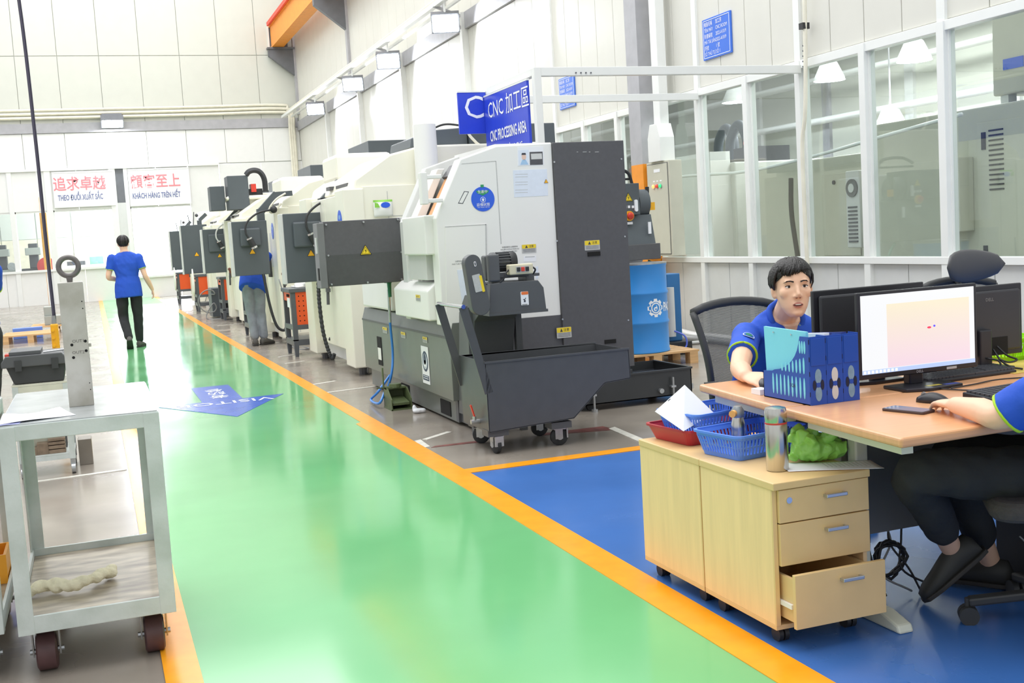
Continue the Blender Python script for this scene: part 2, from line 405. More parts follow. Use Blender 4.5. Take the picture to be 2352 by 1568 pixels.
# ---------------------------------------------------------------- right wall with the glass partition
wr = mk('wall_right', MB().box(XW + 0.05, XW + 0.14, 17.0, YF, 0, 10.6).box(XW + 0.05, XW + 0.14, 3.5, 17.0, 2.95, 10.6), SEAM, kind='structure', label='long white panelled wall with glazed machine room')
MUL = [5.90, 6.96, 8.02, 9.08, 10.12, 11.13, 12.20, 13.36, 14.43, 15.56, 16.62]
def wpanel(y0, y1, z0, z1, m, name='wall_panel'):
    mk(name, MB().box(XW, XW + 0.05, y0 + 0.005, y1 - 0.005, z0 + 0.005, z1 - 0.005), m, wr, bevel=0.004, seg=1)
for a, b in zip(MUL[:-1], MUL[1:]):
    wpanel(a, (a + b) / 2, 2.96, 5.2, WALLR); wpanel((a + b) / 2, b, 2.96, 5.2, WALLR)
    wpanel(a, (a + b) / 2, 0.02, 0.90, LOWW, 'lower_panel'); wpanel((a + b) / 2, b, 0.02, 0.90, LOWW, 'lower_panel')
    wpanel(a, b, 5.5, 10.5, WALLR)
y = 16.62
while y < YF - 0.1:
    b = min(y + 0.75, YF); wpanel(y, b, 0.0, 5.2, WALLR); wpanel(y, b, 5.5, 10.5, WALLR); y += 0.75
mk('grey_band', MB().box(XW - 0.06, XW + 0.06, 3.5, YF, 5.2, 5.5), BANDG, wr)
mk('sill', MB().box(XW - 0.05, XW + 0.08, 4.8, 16.62, 0.90, 0.965), FRAMEW, wr, bevel=0.004)
mk('header', MB().box(XW - 0.03, XW + 0.08, 4.8, 16.62, 2.87, 2.955), FRAMEW, wr, bevel=0.004)
for i, yy in enumerate(MUL):
    mk('mullion', MB().box(XW - 0.045, XW + 0.08, yy - 0.045, yy + 0.045, 0.0, 2.95), FRAMEW, wr, bevel=0.004)
    if i in (0, 2, 4, 6, 10): mk('upper_post', MB().box(XW - 0.03, XW + 0.06, yy - 0.05, yy + 0.05, 2.955, 10.4), FRAMEW, wr)
for a, b in zip(MUL[:-1], MUL[1:]):
    wn += 1
    wo = mk('window_%d' % wn, MB().box(XW + 0.0, XW + 0.05, a + 0.045, a + 0.06, 0.965, 2.87).box(XW + 0.0, XW + 0.05, b - 0.06, b - 0.045, 0.965, 2.87), FRAMEW, kind='structure')
    mk('pane', MB().box(XW + 0.02, XW + 0.026, a + 0.06, b - 0.06, 0.965, 2.87), GLASS, wo)
for yy in (20.7, 25.2, 29.55, 33.9):
    mk('upper_post', MB().box(XW - 0.12, XW + 0.0, yy - 0.07, yy + 0.07, 0, 5.5), FRAMEW, wr)
    mk('bracket', MB().bar((XW - 0.05, yy, 5.42), (XW - 0.62, yy, 5.62), 0.06, 0.05).bar((XW - 0.05, yy, 5.15), (XW - 0.45, yy, 5.58), 0.04, 0.04), BANDG, wr)
mk('lamp_rail', MB().box(XW - 0.62, XW - 0.52, 17.0, YF - 0.3, 5.60, 5.68).box(XW - 0.30, XW - 0.25, 17.0, YF - 0.3, 5.62, 5.67), FRAMEW, wr)
for z, r in ((5.74, 0.035), (5.80, 0.03)):
    mk('conduit', MB().cyl((XW - 0.45, 17.0, z), (XW - 0.45, YF - 0.4, z), r, n=8), PIPE, wr, smooth='auto')
cp = [onX(1848, 0, XW - 0.09), onX(1850, 240, XW - 0.09), onX(1843, 330, XW - 0.09), onX(1848, 480, XW - 0.09), onX(1856, 640, XW - 0.09)]
mk('conduit', MB().tube(bez([cp[0] + Vector((0, 0, 1.5))] + cp, 5), 0.021, 10), PIPE, wr, smooth=True)
pb = onX(1847, 60, XW - 0.09)
mk('conduit_clip', MB().box(XW - 0.13, XW - 0.05, pb.y - 0.035, pb.y + 0.035, pb.z - 0.03, pb.z + 0.03), mat('black_plastic', '2A2B2D', 0.5), wr)
for k in range(5):
    q = onX(1846, 105 + 12 * k, XW - 0.045)
    mk('bolt_hole', MB().cyl((XW - 0.058, q.y, q.z), (XW - 0.02, q.y, q.z), 0.008, n=8), MATS['dark_steel'], wr)

# steel columns with crane corbels
for k, yy in enumerate((13.395, 22.0, 30.6, 38.75)):
    lab = ['grey steel column with orange base beside the wall cabinet', 'grey steel column behind the middle machines', 'grey steel column carrying the near crane corbel', 'grey steel column carrying the far crane corbel in the corner'][k]
    t = thing('steel_column', lab, 'column', (XW - 0.1, yy, 0), group='steel columns of the hall')
    hw = 0.165 if k == 0 else 0.1
    x0 = XW - 0.26 if k == 0 else XW - 0.07
    if k == 0:
        mk('shaft', MB().box(x0, XW - 0.046, yy - hw, yy + hw, 2.16, 10.4), BANDG, t, w=True)
        mk('painted_base', MB().box(x0, XW - 0.046, yy - hw, yy + hw, 0, 2.16), ORANGE, t, w=True)
    else: mk('shaft', MB().box(x0, XW - 0.001, yy - hw, yy + hw, 5.72, 10.4), BANDG, t, w=True)
    if k >= 2:
        mk('corbel', MB().prism([(6.05, 7.88), (6.05, 7.62), (6.93 - 0.02, 6.95), (6.93 - 0.02, 7.88)], (0, yy + 0.09, 0), (1, 0, 0), (0, 0, 1), 0.18).box(6.02, 6.91, yy - 0.14, yy + 0.14, 7.84, 7.9), DARKST, t, w=True)
cb = thing('crane_beam', 'orange overhead crane runway beam with red bar', 'beam', (6.3, 30, 7.9))
mk('web', MB().box(6.34, 6.40, 16, 38.95, 7.95, 8.62), ORANGE, cb, w=True)
mk('flange', MB().box(6.18, 6.56, 16, 38.95, 7.905, 7.96), ORANGE, cb, w=True)
mk('flange', MB().box(6.16, 6.58, 16, 38.95, 8.58, 8.64), ORANGE, cb, w=True)
mk('side_plate', MB().box(6.20, 6.23, 16, 38.9, 7.96, 8.58), ORANGE, cb, w=True)
mk('conductor_bar', MB().box(6.08, 6.14, 16, 38.8, 8.60, 8.72), REDBAR, cb, w=True)

# flood lamps: four on the rail of the right wall, one on the far wall
def flood(loc, aim, label, s=1.0):
    t = thing('flood_lamp', label, 'lamp', loc, group='flood lamps')
    d = (Vector(aim) - Vector(loc)).normalized(); M = d.to_track_quat('-Z', 'Y').to_matrix().to_4x4()
    mk('housing', MB().box(-0.17 * s, 0.17 * s, -0.12 * s, 0.12 * s, 0, 0.09 * s).xf(M), DARKST, t)
    mk('fins', MB().box(-0.15 * s, 0.15 * s, -0.10 * s, -0.07 * s, 0.09 * s, 0.13 * s).box(-0.15 * s, 0.15 * s, -0.015, 0.015, 0.09 * s, 0.13 * s).box(-0.15 * s, 0.15 * s, 0.07 * s, 0.10 * s, 0.09 * s, 0.13 * s).xf(M), DARKST, t)
    mk('lens', MB().box(-0.15 * s, 0.15 * s, -0.10 * s, 0.10 * s, -0.006, 0.004).xf(M), LAMPON, t)
    mk('hanger', MB().bar((0, 0, 0.05), (0, 0, 0.42 if s < 2 else 0.1), 0.03, 0.03), FRAMEW, t)
XL = XW - 0.55
for (px, py), lab in (((1025, 85), 'nearest flood lamp under the rail of the right wall'), ((893, 160), 'second flood lamp along the right wall rail'), ((812, 215), 'third flood lamp along the right wall rail'), ((725, 258), 'farthest flood lamp along the right wall rail')):
    p = onX(px, py, XL); flood(Vector((XL, p.y, 5.22)), (XL - 1.0, p.y - 3.0, 3.4), lab, 1.5)
p = onY(258, 285, YF - 0.3); flood(Vector((p.x, YF - 0.35, p.z)), (p.x, YF - 2.5, 1.0), 'bright flood lamp over the white banners on the far wall', 2.0)

# ---------------------------------------------------------------- machine palette
LWHITE = mat('lathe_white', 'F0F0EC', 0.35, var=0.012, scale=3)
CREAM = mat('machine_cream', 'F1EFDF', 0.38, var=0.015, scale=3)
PALEG = mat('pale_grey_paint', 'D2D3D1', 0.4, var=0.02)
DGREY = mat('dark_grey_paint', '555558', 0.42, var=0.05, scale=30, bump=0.05, bscale=300)
SLATE = mat('slate_panel', '545B60', 0.45, var=0.03)
BASEG = mat('grey_green_paint', '6F736E', 0.35, var=0.04)
BLACK = MATS['black_plastic']
VOID = mat('black_slot', '0C0C0D', 0.8, var=0)
ORANGEW = mat('amber_window', 'F0B07A', 0.25, var=0.05)
LABELY = mat('label_yellow', 'F2D42C', 0.4, var=0)
LABELG = mat('label_grey', 'BFC0BE', 0.4, var=0.05, scale=80)
PAPER = mat('paper_white', 'F2F4F8', 0.6, var=0.01)
PAPERB = mat('paper_bluish', 'E2EAF6', 0.6, var=0.02, scale=30)
INK = mat('ink_dark', '3A3D48', 0.6, var=0)
STICKB = mat('sticker_blue', '2E63E0', 0.35, var=0)
STICKG = mat('sticker_green', '2E9A62', 0.4, var=0)
REDPL = mat('red_plastic', 'D8402F', 0.35, var=0.03)
CHROME = mat('chrome', 'DCDDDE', 0.12, metal=1.0, var=0)
RUBBER = mat('black_rubber', '2E3033', 0.6, var=0.1, scale=30)
STEELG = mat('galvanised', 'B9BCBE', 0.35, metal=0.8, var=0.08, scale=30)
HOSEB = mat('blue_hose', '3F8BE0', 0.3, var=0)
CABLEG = mat('grey_cable', '8A8C8C', 0.5, var=0)
WARN = mat('warning_amber', 'F4B41E', 0.4, var=0)
BEIGE = mat('beige_plastic', 'D8D0B4', 0.45, var=0.03)

def warn_label(parent, px0, py0, px1, py1, plane, val, face='F', d=0.002):
    """yellow-headed caution label between two pixels on a machine face"""
    f = onY if plane == 'Y' else onX
    a, b = f(px0, py0, val), f(px1, py1, val)
    ex, ey = FACE[face]; wd = abs((b - a).dot(ex)); ht = abs(a.z - b.z); org = Vector(((a.x + b.x) / 2, (a.y + b.y) / 2, (a.z + b.z) / 2))
    p = plate('caution_label', LABELG, parent, org, face, rrect(-wd / 2, wd / 2, -ht / 2, ht / 2, 0.004, 2), d)
    plate('label_header', LABELY, p, org, face, rrect(-wd / 2 + 0.002, wd / 2 - 0.002, 0.03 * ht, ht / 2 - 0.001, 0.003, 2), d + 0.001)
    plate('warning_mark', INK, p, org, face, [(-0.27 * wd, 0.1 * ht), (-0.09 * wd, 0.1 * ht), (-0.18 * wd, 0.42 * ht)], d + 0.002)
    text('注意', INK, p, org + ey * 0.25 * ht + ex * 0.16 * wd, face, 0.3 * ht, d=d + 0.002)
    for k in range(3): plate('text_line', INK, p, org - ey * (0.1 + 0.13 * k) * ht, face, [(-0.42 * wd, 0), (0.42 * wd, 0), (0.42 * wd, 0.03 * ht), (-0.42 * wd, 0.03 * ht)], d + 0.0008)
    return p
def triangle_sign(parent, org, face, s, bolt=True):
    p = plate('warning_triangle', VOID, parent, org, face, [(-s, -s * 0.8), (s, -s * 0.8), (0, s * 0.95)], 0.002)
    plate('triangle_face', LABELY if bolt else WARN, p, org, face, [(-s * 0.86, -s * 0.72), (s * 0.86, -s * 0.72), (0, s * 0.78)], 0.003)
    if bolt:
        plate('triangle_line', VOID, p, org, face, [(-s * 0.72, -s * 0.64), (s * 0.72, -s * 0.64), (0, s * 0.6)], 0.0034)
        plate('triangle_field', LABELY, p, org, face, [(-s * 0.62, -s * 0.58), (s * 0.62, -s * 0.58), (0, s * 0.47)], 0.0038)
        plate('bolt_mark', VOID, p, org, face, [(0.10 * s, 0.25 * s), (-0.16 * s, -0.12 * s), (-0.02 * s, -0.12 * s), (-0.06 * s, -0.5 * s), (0.17 * s, -0.05 * s), (0.03 * s, -0.05 * s)], 0.0044)
    return p

# ---------------------------------------------------------------- the big lathe
YE = 8.03                                   # end face that looks at the camera
lathe = thing('cnc_lathe', 'white and charcoal cnc lathe with a round blue sticker, nearest machine', 'lathe', (3.1, 9.4, 0))
def LM(name, mb, m, parent=lathe, **k): return mk(name, mb, m, parent, w=True, **k)
prof = [(2.365, 0.75), (2.365, 1.53), (2.58, 1.95), (2.86, 2.035), (3.30, 2.045), (3.30, 0.75)]
prof2 = [(2.50, 0.75), (2.50, 1.50), (2.72, 1.90), (2.90, 2.0), (3.30, 2.02), (3.30, 0.75)]
LM('end_wall', MB().prism(prof, (0, YE + 0.16, 0), (1, 0, 0), (0, 0, 1), 0.16), LWHITE, bevel=0.008)
LM('main_body', MB().prism(prof2, (0, 8.95, 0), (1, 0, 0), (0, 0, 1), 8.95 - YE - 0.10), PALEG)
LM('low_body', MB().box(2.50, 3.30, 9.0, 10.8, 0.75, 1.40), LWHITE, bevel=0.02)
LM('chuck_cover', MB().box(2.40, 2.52, 9.7, 10.8, 0.78, 1.32), LWHITE, bevel=0.02)
LM('far_wall', MB().prism(prof, (0, 9.08, 0), (1, 0, 0), (0, 0, 1), 0.14), PALEG, bevel=0.008)
LM('roof', MB().box(2.86, 3.30, YE + 0.02, 9.06, 2.0, 2.05), LWHITE)
# sliding door of the front with amber window, seen edge on
LM('sliding_door', MB().prism([(2.40, 0.78), (2.40, 1.52), (2.62, 1.93), (2.68, 1.93), (2.47, 1.50), (2.47, 0.78)], (0, 8.945, 0), (1, 0, 0), (0, 0, 1), 0.18), LWHITE, bevel=0.006)
LM('amber_window', MB().prism([(2.50, 1.52), (2.70, 1.88), (2.69, 1.89), (2.49, 1.53)], (0, 8.74, 0), (1, 0, 0), (0, 0, 1), 0.5), ORANGEW)
mks('window_frame', MB().prism([(2.47, 1.48), (2.53, 1.50), (2.53, 1.55), (2.47, 1.53)], (0, 8.76, 0), (1, 0, 0), (0, 0, 1), 0.55).prism([(2.67, 1.84), (2.74, 1.93), (2.72, 1.95), (2.65, 1.86)], (0, 8.76, 0), (1, 0, 0), (0, 0, 1), 0.55), DGREY, lathe, w=True)
mks('inner_guard', MB().box(2.42, 2.50, 8.20, 8.24, 0.80, 1.50).box(2.42, 2.50, 8.70, 8.74, 0.80, 1.50), PALEG, lathe, w=True)
LM('amber_panel', MB().box(2.47, 2.49, 8.76, 9.6, 0.80, 1.05), ORANGEW)
ha = onX(993, 395, 2.36); hb = onX(998, 475, 2.36)
LM('door_handle', MB().box(2.26, 2.31, ha.y - 0.035, ha.y + 0.035, hb.z + 0.02, ha.z).box(2.30, 2.42, ha.y - 0.03, ha.y + 0.03, ha.z - 0.05, ha.z - 0.02).box(2.30, 2.42, ha.y - 0.03, ha.y + 0.03, hb.z + 0.03, hb.z + 0.06), LWHITE, bevel=0.006)
LM('corner_box', MB().box(2.30, 2.40, 8.12, 8.75, 1.27, 1.56), LWHITE, bevel=0.01)
LM('lower_box', MB().prism([(2.31, 0.78), (2.31, 1.0), (2.38, 1.06), (2.45, 1.06), (2.45, 0.78)], (0, 9.2, 0), (1, 0, 0), (0, 0, 1), 1.0), LWHITE, bevel=0.01)
warn_label(lathe, 955, 676, 966, 692, 'X', 2.309, 'L')
LM('clear_cover', MB().prism([(2.33, 1.08), (2.33, 1.30), (2.40, 1.34), (2.40, 1.08)], (0, 8.75, 0), (1, 0, 0), (0, 0, 1), 0.5), PALEG, bevel=0.006)
# charcoal rear cabinet
LM('rear_cabinet', MB().box(3.30, 3.885, YE - 0.02, 9.6, 0.31, 2.045), DGREY, bevel=0.005)
for px, py in ((1273, 372), (1427, 365), (1279, 553), (1435, 543), (1292, 733), (1443, 735)):
    q = onY(px, py, YE - 0.02); LM('screw', MB().cyl((q.x, YE - 0.024, q.z), (q.x, YE - 0.018, q.z), 0.007, n=8), STEELG)
LM('pull_slot', MB().box(*[onY(1347, 583, YE).x, onY(1376, 583, YE).x], YE - 0.026, YE - 0.018, onY(1360, 588, YE).z, onY(1360, 578, YE).z), VOID)
LM('pull_slot', MB().box(onY(1386, 783, YE).x, onY(1412, 783, YE).x, YE - 0.026, YE - 0.018, onY(1398, 788, YE).z, onY(1398, 779, YE).z), VOID)
warn_label(lathe, 1342, 553, 1378, 573, 'Y', YE - 0.021)
warn_label(lathe, 1278, 753, 1313, 774, 'Y', YE - 0.021)
for k in range(4):
    q = onY(1322 + 14 * k, 350, YE); LM('scratch', MB().box(q.x, q.x + 0.012 + 0.02 * (k % 2), YE - 0.0215, YE - 0.02, q.z, q.z + 0.004), LABELG)
# lower dark skirt
LM('end_skirt', MB().box(2.44, 3.40, YE, YE + 0.06, 0.03, 0.755), DGREY)
LM('front_skirt', MB().prism([(2.405, 0.19), (2.405, 0.66), (2.435, 0.765), (2.50, 0.765), (2.50, 0.19)], (0, 10.9, 0), (1, 0, 0), (0, 0, 1), 10.9 - 8.02), BASEG, bevel=0.004)
LM('front_edge', MB().box(2.401, 2.412, YE - 0.005, 10.9, 0.645, 0.662), DGREY)
LM('plinth', MB().box(2.45, 3.40, YE + 0.03, 10.85, 0.02, 0.19), BASEG)
for yy in (8.25, 9.45): LM('fork_pocket', MB().box(2.444, 2.46, yy, yy + 0.26, 0.04, 0.15), VOID)
LM('skirt_opening', MB().prism(rrect(2.56, 2.74, 0.30, 0.64, 0.03), (0, YE, 0), (1, 0, 0), (0, 0, 1), 0.004), VOID)
a, b = onX(866, 772, 2.404), onX(880, 840, 2.404)
LM('skirt_slot', MB().box(2.400, 2.406, b.y, a.y, b.z, a.z), VOID)
LM('slot_cover', MB().box(2.398, 2.404, b.y + 0.02, b.y + 0.14, b.z + 0.05, b.z + 0.16), LWHITE)
for px, py in ((884, 757), (926, 768), (976, 779)):
    q = onX(px, py, 2.404); warn_label(lathe, px - 5, py - 7, px + 6, py + 9, 'X', 2.403, 'L')
# protective-equipment notice on the skirt
a, b = onX(967, 793, 2.403), onX(989, 884, 2.403)
cy, cz, wd, ht = (a.y + b.y) / 2, (a.z + b.z) / 2, abs(a.y - b.y), a.z - b.z
sg = plate('safety_notice', PAPER, lathe, (2.403, cy, cz), 'L', [(-wd / 2, -ht / 2), (wd / 2, -ht / 2), (wd / 2, ht / 2), (-wd / 2, ht / 2)], 0.003)
NAVY = mat('notice_navy', '34445E', 0.5, var=0)
plate('notice_ring', NAVY, sg, (2.403, cy, cz + 0.10 * ht), 'L', circ(0, 0, 0.40 * wd, 24), 0.004)
plate('notice_disc', mat('notice_pale', 'C9D2DC', 0.5, var=0), sg, (2.403, cy, cz + 0.10 * ht), 'L', circ(0, 0, 0.31 * wd, 24), 0.005)
plate('notice_head', NAVY, sg, (2.403, cy, cz + 0.16 * ht), 'L', circ(0, 0, 0.17 * wd, 14, 0.22 * wd), 0.006)
plate('notice_body', PAPER, sg, (2.403, cy, cz + 0.03 * ht), 'L', [(-0.16 * wd, -0.10 * wd), (0.16 * wd, -0.10 * wd), (0.10 * wd, 0.15 * wd), (-0.10 * wd, 0.15 * wd)], 0.006)
plate('notice_bar', NAVY, sg, (2.403, cy, cz - 0.34 * ht), 'L', [(-0.42 * wd, -0.07 * ht), (0.42 * wd, -0.07 * ht), (0.42 * wd, 0.07 * ht), (-0.42 * wd, 0.07 * ht)], 0.004)
for k in range(2): plate('text_line', PAPER, sg, (2.403, cy, cz - (0.31 + 0.055 * k) * ht), 'L', [(-0.33 * wd, 0), (0.33 * wd, 0), (0.33 * wd, 0.018 * ht), (-0.33 * wd, 0.018 * ht)], 0.005)

# end face: access door, seams, stickers, papers
def on_end(pts): return [(onY(x, y, YE).x, onY(x, y, YE).z) for x, y in pts]
LM('access_door', MB().prism(on_end([(1026, 768), (1022, 521), (1115, 516), (1119, 640), (1118, 756)])[::1], (0, YE, 0), (1, 0, 0), (0, 0, 1), 0.006), LWHITE, bevel=0.002)
LM('door_seam', MB().prism(on_end([(1117, 756), (1114, 515), (1116.5, 515), (1119.5, 756)]), (0, YE, 0), (1, 0, 0), (0, 0, 1), 0.0068).prism(on_end([(1022, 522), (1022, 520), (1116, 514.5), (1116, 516.5)]), (0, YE, 0), (1, 0, 0), (0, 0, 1), 0.0068), LABELG)
LM('panel_seam', MB().prism(on_end([(1060, 377), (1060, 375.5), (1139, 369), (1139, 370.8)]), (0, YE, 0), (1, 0, 0), (0, 0, 1), 0.001).prism(on_end([(1138, 370), (1140, 370), (1152, 560), (1150, 560)]), (0, YE, 0), (1, 0, 0), (0, 0, 1), 0.001), LABELG)
LM('outlined_tag', MB().prism(on_end([(1052, 467), (1066, 439), (1077, 440), (1063, 468)]), (0, YE, 0), (1, 0, 0), (0, 0, 1), 0.001), INK)
LM('outlined_tag', MB().prism(on_end([(1054, 465.5), (1067, 440.5), (1075, 441.5), (1062, 466.5)]), (0, YE, 0), (1, 0, 0), (0, 0, 1), 0.0018), LWHITE)
c = onY(1109, 457, YE); r = 0.090
st = plate('status_sticker', STICKB, lathe, (c.x, YE, c.z), 'F', circ(0, 0, r, 40), 0.003)
plate('sticker_field', STICKG, st, (c.x, YE, c.z), 'F', [(-0.05, 0.062), (0.05, 0.062), (0.042, 0.045), (0.0, 0.025), (-0.042, 0.045)], 0.004)
plate('sticker_tab', STICKG, st, (c.x, YE, c.z), 'F', [(-0.012, 0.085), (0.012, 0.085), (0.012, 0.105), (-0.012, 0.105)], 0.004)
text('生產中', LETW, st, (c.x, YE, c.z + 0.052), 'F', 0.026, d=0.005)
plate('sticker_ring', LETW, st, (c.x, YE, c.z - 0.005), 'F', circ(0, 0, 0.021, 20), 0.004)
plate('sticker_ring', STICKB, st, (c.x, YE, c.z - 0.005), 'F', circ(0, 0, 0.018, 20), 0.0045)
plate('arrow_mark', LETW, st, (c.x, YE, c.z - 0.005), 'F', [(-0.006, -0.012), (0.006, -0.012), (0.006, 0.0), (0.012, 0.0), (0, 0.013), (-0.012, 0.0), (-0.006, 0.0)], 0.005)
text('設備狀態', LETW, st, (c.x, YE, c.z - 0.042), 'F', 0.026, d=0.004)
text('TÌNH TRẠNG THIẾT BỊ', LETW, st, (c.x, YE, c.z - 0.060), 'F', 0.009, d=0.004)
def end_sheet(pts, m, name='paper_sheet', d=0.0015):
    return LM(name, MB().prism(on_end(pts), (0, YE, 0), (1, 0, 0), (0, 0, 1), d), m)
sh = end_sheet([(1189, 381), (1188, 338), (1248, 336), (1249, 379)], PAPER)
end_sheet([(1191, 380), (1190, 345), (1214, 344), (1215, 379)], PAPERB, 'portrait_print', 0.002)
q = onY(1203, 360, YE)
plate('portrait_face', mat('portrait_skin', 'E8C8B8', 0.6, var=0), sh, (q.x, YE, q.z), 'F', circ(0, 0, 0.018, 14, 0.024), 0.003)
plate('portrait_hair', INK, sh, (q.x, YE, q.z + 0.014), 'F', [(-0.018, 0), (0.018, 0), (0.014, 0.014), (-0.014, 0.014)], 0.0035)
plate('portrait_shirt', mat('portrait_blue', 'A8CBEA', 0.6, var=0), sh, (q.x, YE, q.z - 0.045), 'F', [(-0.032, -0.012), (0.032, -0.012), (0.014, 0.024), (-0.014, 0.024)], 0.003)
end_sheet([(1217, 379), (1216, 349), (1246, 348), (1247, 378)], DGREY, 'machine_print', 0.002)
end_sheet([(1220, 366), (1219, 353), (1244, 352), (1245, 365)], PALEG, 'machine_print', 0.0025)
sh = end_sheet([(1181, 453), (1178, 391), (1256, 388), (1259, 449)], PAPERB)
for k in range(9):
    if k in (0, 1, 3, 4, 6, 7): end_sheet([(1183, 401 + 6 * k), (1183, 400 + 6 * k), (1212, 399 + 6 * k), (1212, 400 + 6 * k)], LABELG, 'text_line', 0.002)
q = onY(1254, 416, YE); triangle_sign(lathe, (q.x, YE - 0.002, q.z), 'F', 0.017, False)
end_sheet([(1057, 556), (1057, 538), (1087, 536), (1087, 555)], LABELG, 'rating_plate')
warn_label(lathe, 1057, 567, 1093, 585, 'Y', YE - 0.001); warn_label(lathe, 1198, 562, 1232, 579, 'Y', YE - 0.001)
for k, s in enumerate(('非專業維修人員嚴禁拆', 'NGƯỜI KHÔNG PHẬN SỰ', 'CẤM THÁO DỠ MÁY')):
    q = onY(1171, 567 + 5.2 * k, YE); text(s, INK, lathe, (q.x, YE, q.z), 'F', 0.0125, d=0.002)
for k, s in enumerate(('注意安全', 'CHÚ Ý AN TOÀN')):
    q = onY(1052, 600 + 6 * k, YE); text(s, INK, lathe, (q.x, YE, q.z), 'F', 0.0125, d=0.008)
end_sheet([(1062, 700), (1049, 620), (1072, 618), (1085, 698)], PAPERB, 'paper_sheet', 0.008)
end_sheet([(1203, 601), (1203, 588), (1231, 587), (1231, 600)], PAPER, 'paper_tag'); end_sheet([(1206, 591), (1206, 589), (1228, 588), (1228, 590)], LABELG, 'paper_tag', 0.002)
end_sheet([(1230, 640), (1230, 612), (1236, 611), (1236, 640)], PAPERB, 'paper_tag')

# control panel seen from behind, on its swing arm
YP = 9.30
cpn = LM('control_panel', MB().prism([(YP + 0.02, 1.575), (YP, 1.30), (YP + 0.03, 1.045), (YP + 0.2, 1.045), (YP + 0.2, 1.575)], (1.79, 0, 0), (0, 1, 0), (0, 0, 1), 0.64), DGREY, bevel=0.004)
mk('side_strip', MB().box(1.735, 1.792, YP + 0.005, YP + 0.19, 1.035, 1.565), mat('panel_side_grey', '77787A', 0.4), cpn, w=True, bevel=0.004)
mk('side_handle', MB().box(1.725, 1.736, YP + 0.04, YP + 0.09, 1.32, 1.45), PALEG, cpn, w=True)
mk('side_slot', MB().box(1.733, 1.737, YP + 0.03, YP + 0.10, 1.10, 1.20), VOID, cpn, w=True)
triangle_sign(cpn, (2.12, YP - 0.001, 1.325), 'F', 0.048)
for x, z in ((1.81, 1.55), (2.12, 1.555), (2.41, 1.56), (1.81, 1.30), (2.42, 1.29), (1.82, 1.065), (2.12, 1.06), (2.41, 1.065)):
    mk('screw', MB().cyl((x, YP - 0.006, z), (x, YP + 0.03, z), 0.008, n=8), STEELG, cpn, w=True)
mk('cable_box', MB().box(2.43, 2.49, YP + 0.04, YP + 0.18, 1.13, 1.36), BLACK, cpn, w=True)
mk('hinge', MB().box(2.43, 2.475, YP + 0.05, YP + 0.15, 1.47, 1.55), BLACK, cpn, w=True)
arm = LM('swing_arm', MB().box(2.44, 2.55, YP + 0.06, YP + 0.16, 1.36, 1.58).box(2.44, 2.50, YP + 0.06, YP + 0.16, 1.05, 1.12).box(2.50, 2.56, YP + 0.04, YP + 0.2, 1.05, 1.58), PALEG, bevel=0.004)
for x, z in ((2.47, 1.555), (2.49, 1.555), (2.46, 1.08), (2.48, 1.08)): mk('bolt', MB().cyl((x, YP + 0.05, z), (x, YP + 0.065, z), 0.007, n=8), VOID, arm, w=True)
LM('arm_cable', MB().tube(bez([(2.43, YP, 1.42), (2.49, YP - 0.05, 1.39), (2.55, YP - 0.08, 1.42), (2.60, YP - 0.2, 1.50)]), 0.012, 8), CABLEG, smooth=True)
LM('arm_cable', MB().tube(bez([(2.60, YP - 0.2, 1.53), (2.53, YP - 0.1, 1.45), (2.49, YP - 0.08, 1.39), (2.51, YP - 0.08, 1.35), (2.56, YP - 0.08, 1.37)]), 0.006, 6), BLACK, smooth=True)
LM('cable_knot', MB().sphere((2.555, YP - 0.09, 1.385), 0.022, n=8, m=6), BLACK)

# air gun with blue hose hanging on the lathe front
ag = thing('air_gun', 'green air gun on a blue hose hanging at the lathe', 'air gun', onX(905, 640, 2.38))
g0 = onX(894, 655, 2.36)
mk('gun_body', MB().cyl(g0 + Vector((0, 0, 0.05)), g0 - Vector((0, 0, 0.10)), 0.02, 0.014, 10).box(g0.x - 0.03, g0.x + 0.01, g0.y - 0.05, g0.y + 0.05, g0.z + 0.02, g0.z + 0.06), mat('air_gun_green', '1F7A58', 0.4), ag, w=True)
hp = [onX(893, 670, 2.36), onX(896, 740, 2.36), onX(902, 810, 2.37), onX(899, 860, 2.33), onX(885, 905, 2.28)]
hp2 = [Vector((2.27, 9.55, 0.14)), onZ(872, 925, 0.05), onZ(852, 918, 0.03), onZ(868, 900, 0.10), Vector((2.36, 9.75, 0.22))]
mk('hose', MB().tube(bez(hp + hp2), 0.011, 8), HOSEB, ag, w=True, smooth=True)
mk('hose_tip', MB().cyl(hp[0] + Vector((0, 0, 0.02)), hp[1], 0.013, n=8), STEELG, ag, w=True)

# foot pedal
fp = onZ(905, 943); pd = thing('foot_pedal', 'olive green foot pedal on the floor before the lathe', 'pedal', (2.29, 9.25, 0))
OLIVE = mat('olive_paint', '5E6B47', 0.5, var=0.15, scale=30)
mk('side_guard', MB().prism([(0, 0), (0.26, 0), (0.26, 0.17), (0.12, 0.17), (0, 0.09)], (-0.085, -0.13, 0), (0, 1, 0), (0, 0, 1), 0.008), OLIVE, pd)
mk('side_guard', MB().prism([(0, 0), (0.26, 0), (0.26, 0.17), (0.12, 0.17), (0, 0.09)], (0.08, -0.13, 0), (0, 1, 0), (0, 0, 1), 0.008), OLIVE, pd)
mk('hood', MB().box(-0.085, 0.085, 0.02, 0.13, 0.16, 0.175).box(-0.085, 0.085, 0.12, 0.13, 0.0, 0.17).cyl((0, 0.06, 0.17), (0, 0.06, 0.2), 0.055, 0.05, 14), OLIVE, pd)
mk('treadle', MB().bar((0, -0.12, 0.05), (0, 0.1, 0.08), 0.14, 0.02), OLIVE, pd)
mk('treadle_shadow', MB().box(-0.07, 0.07, 0.0, 0.1, 0.01, 0.045), VOID, pd)
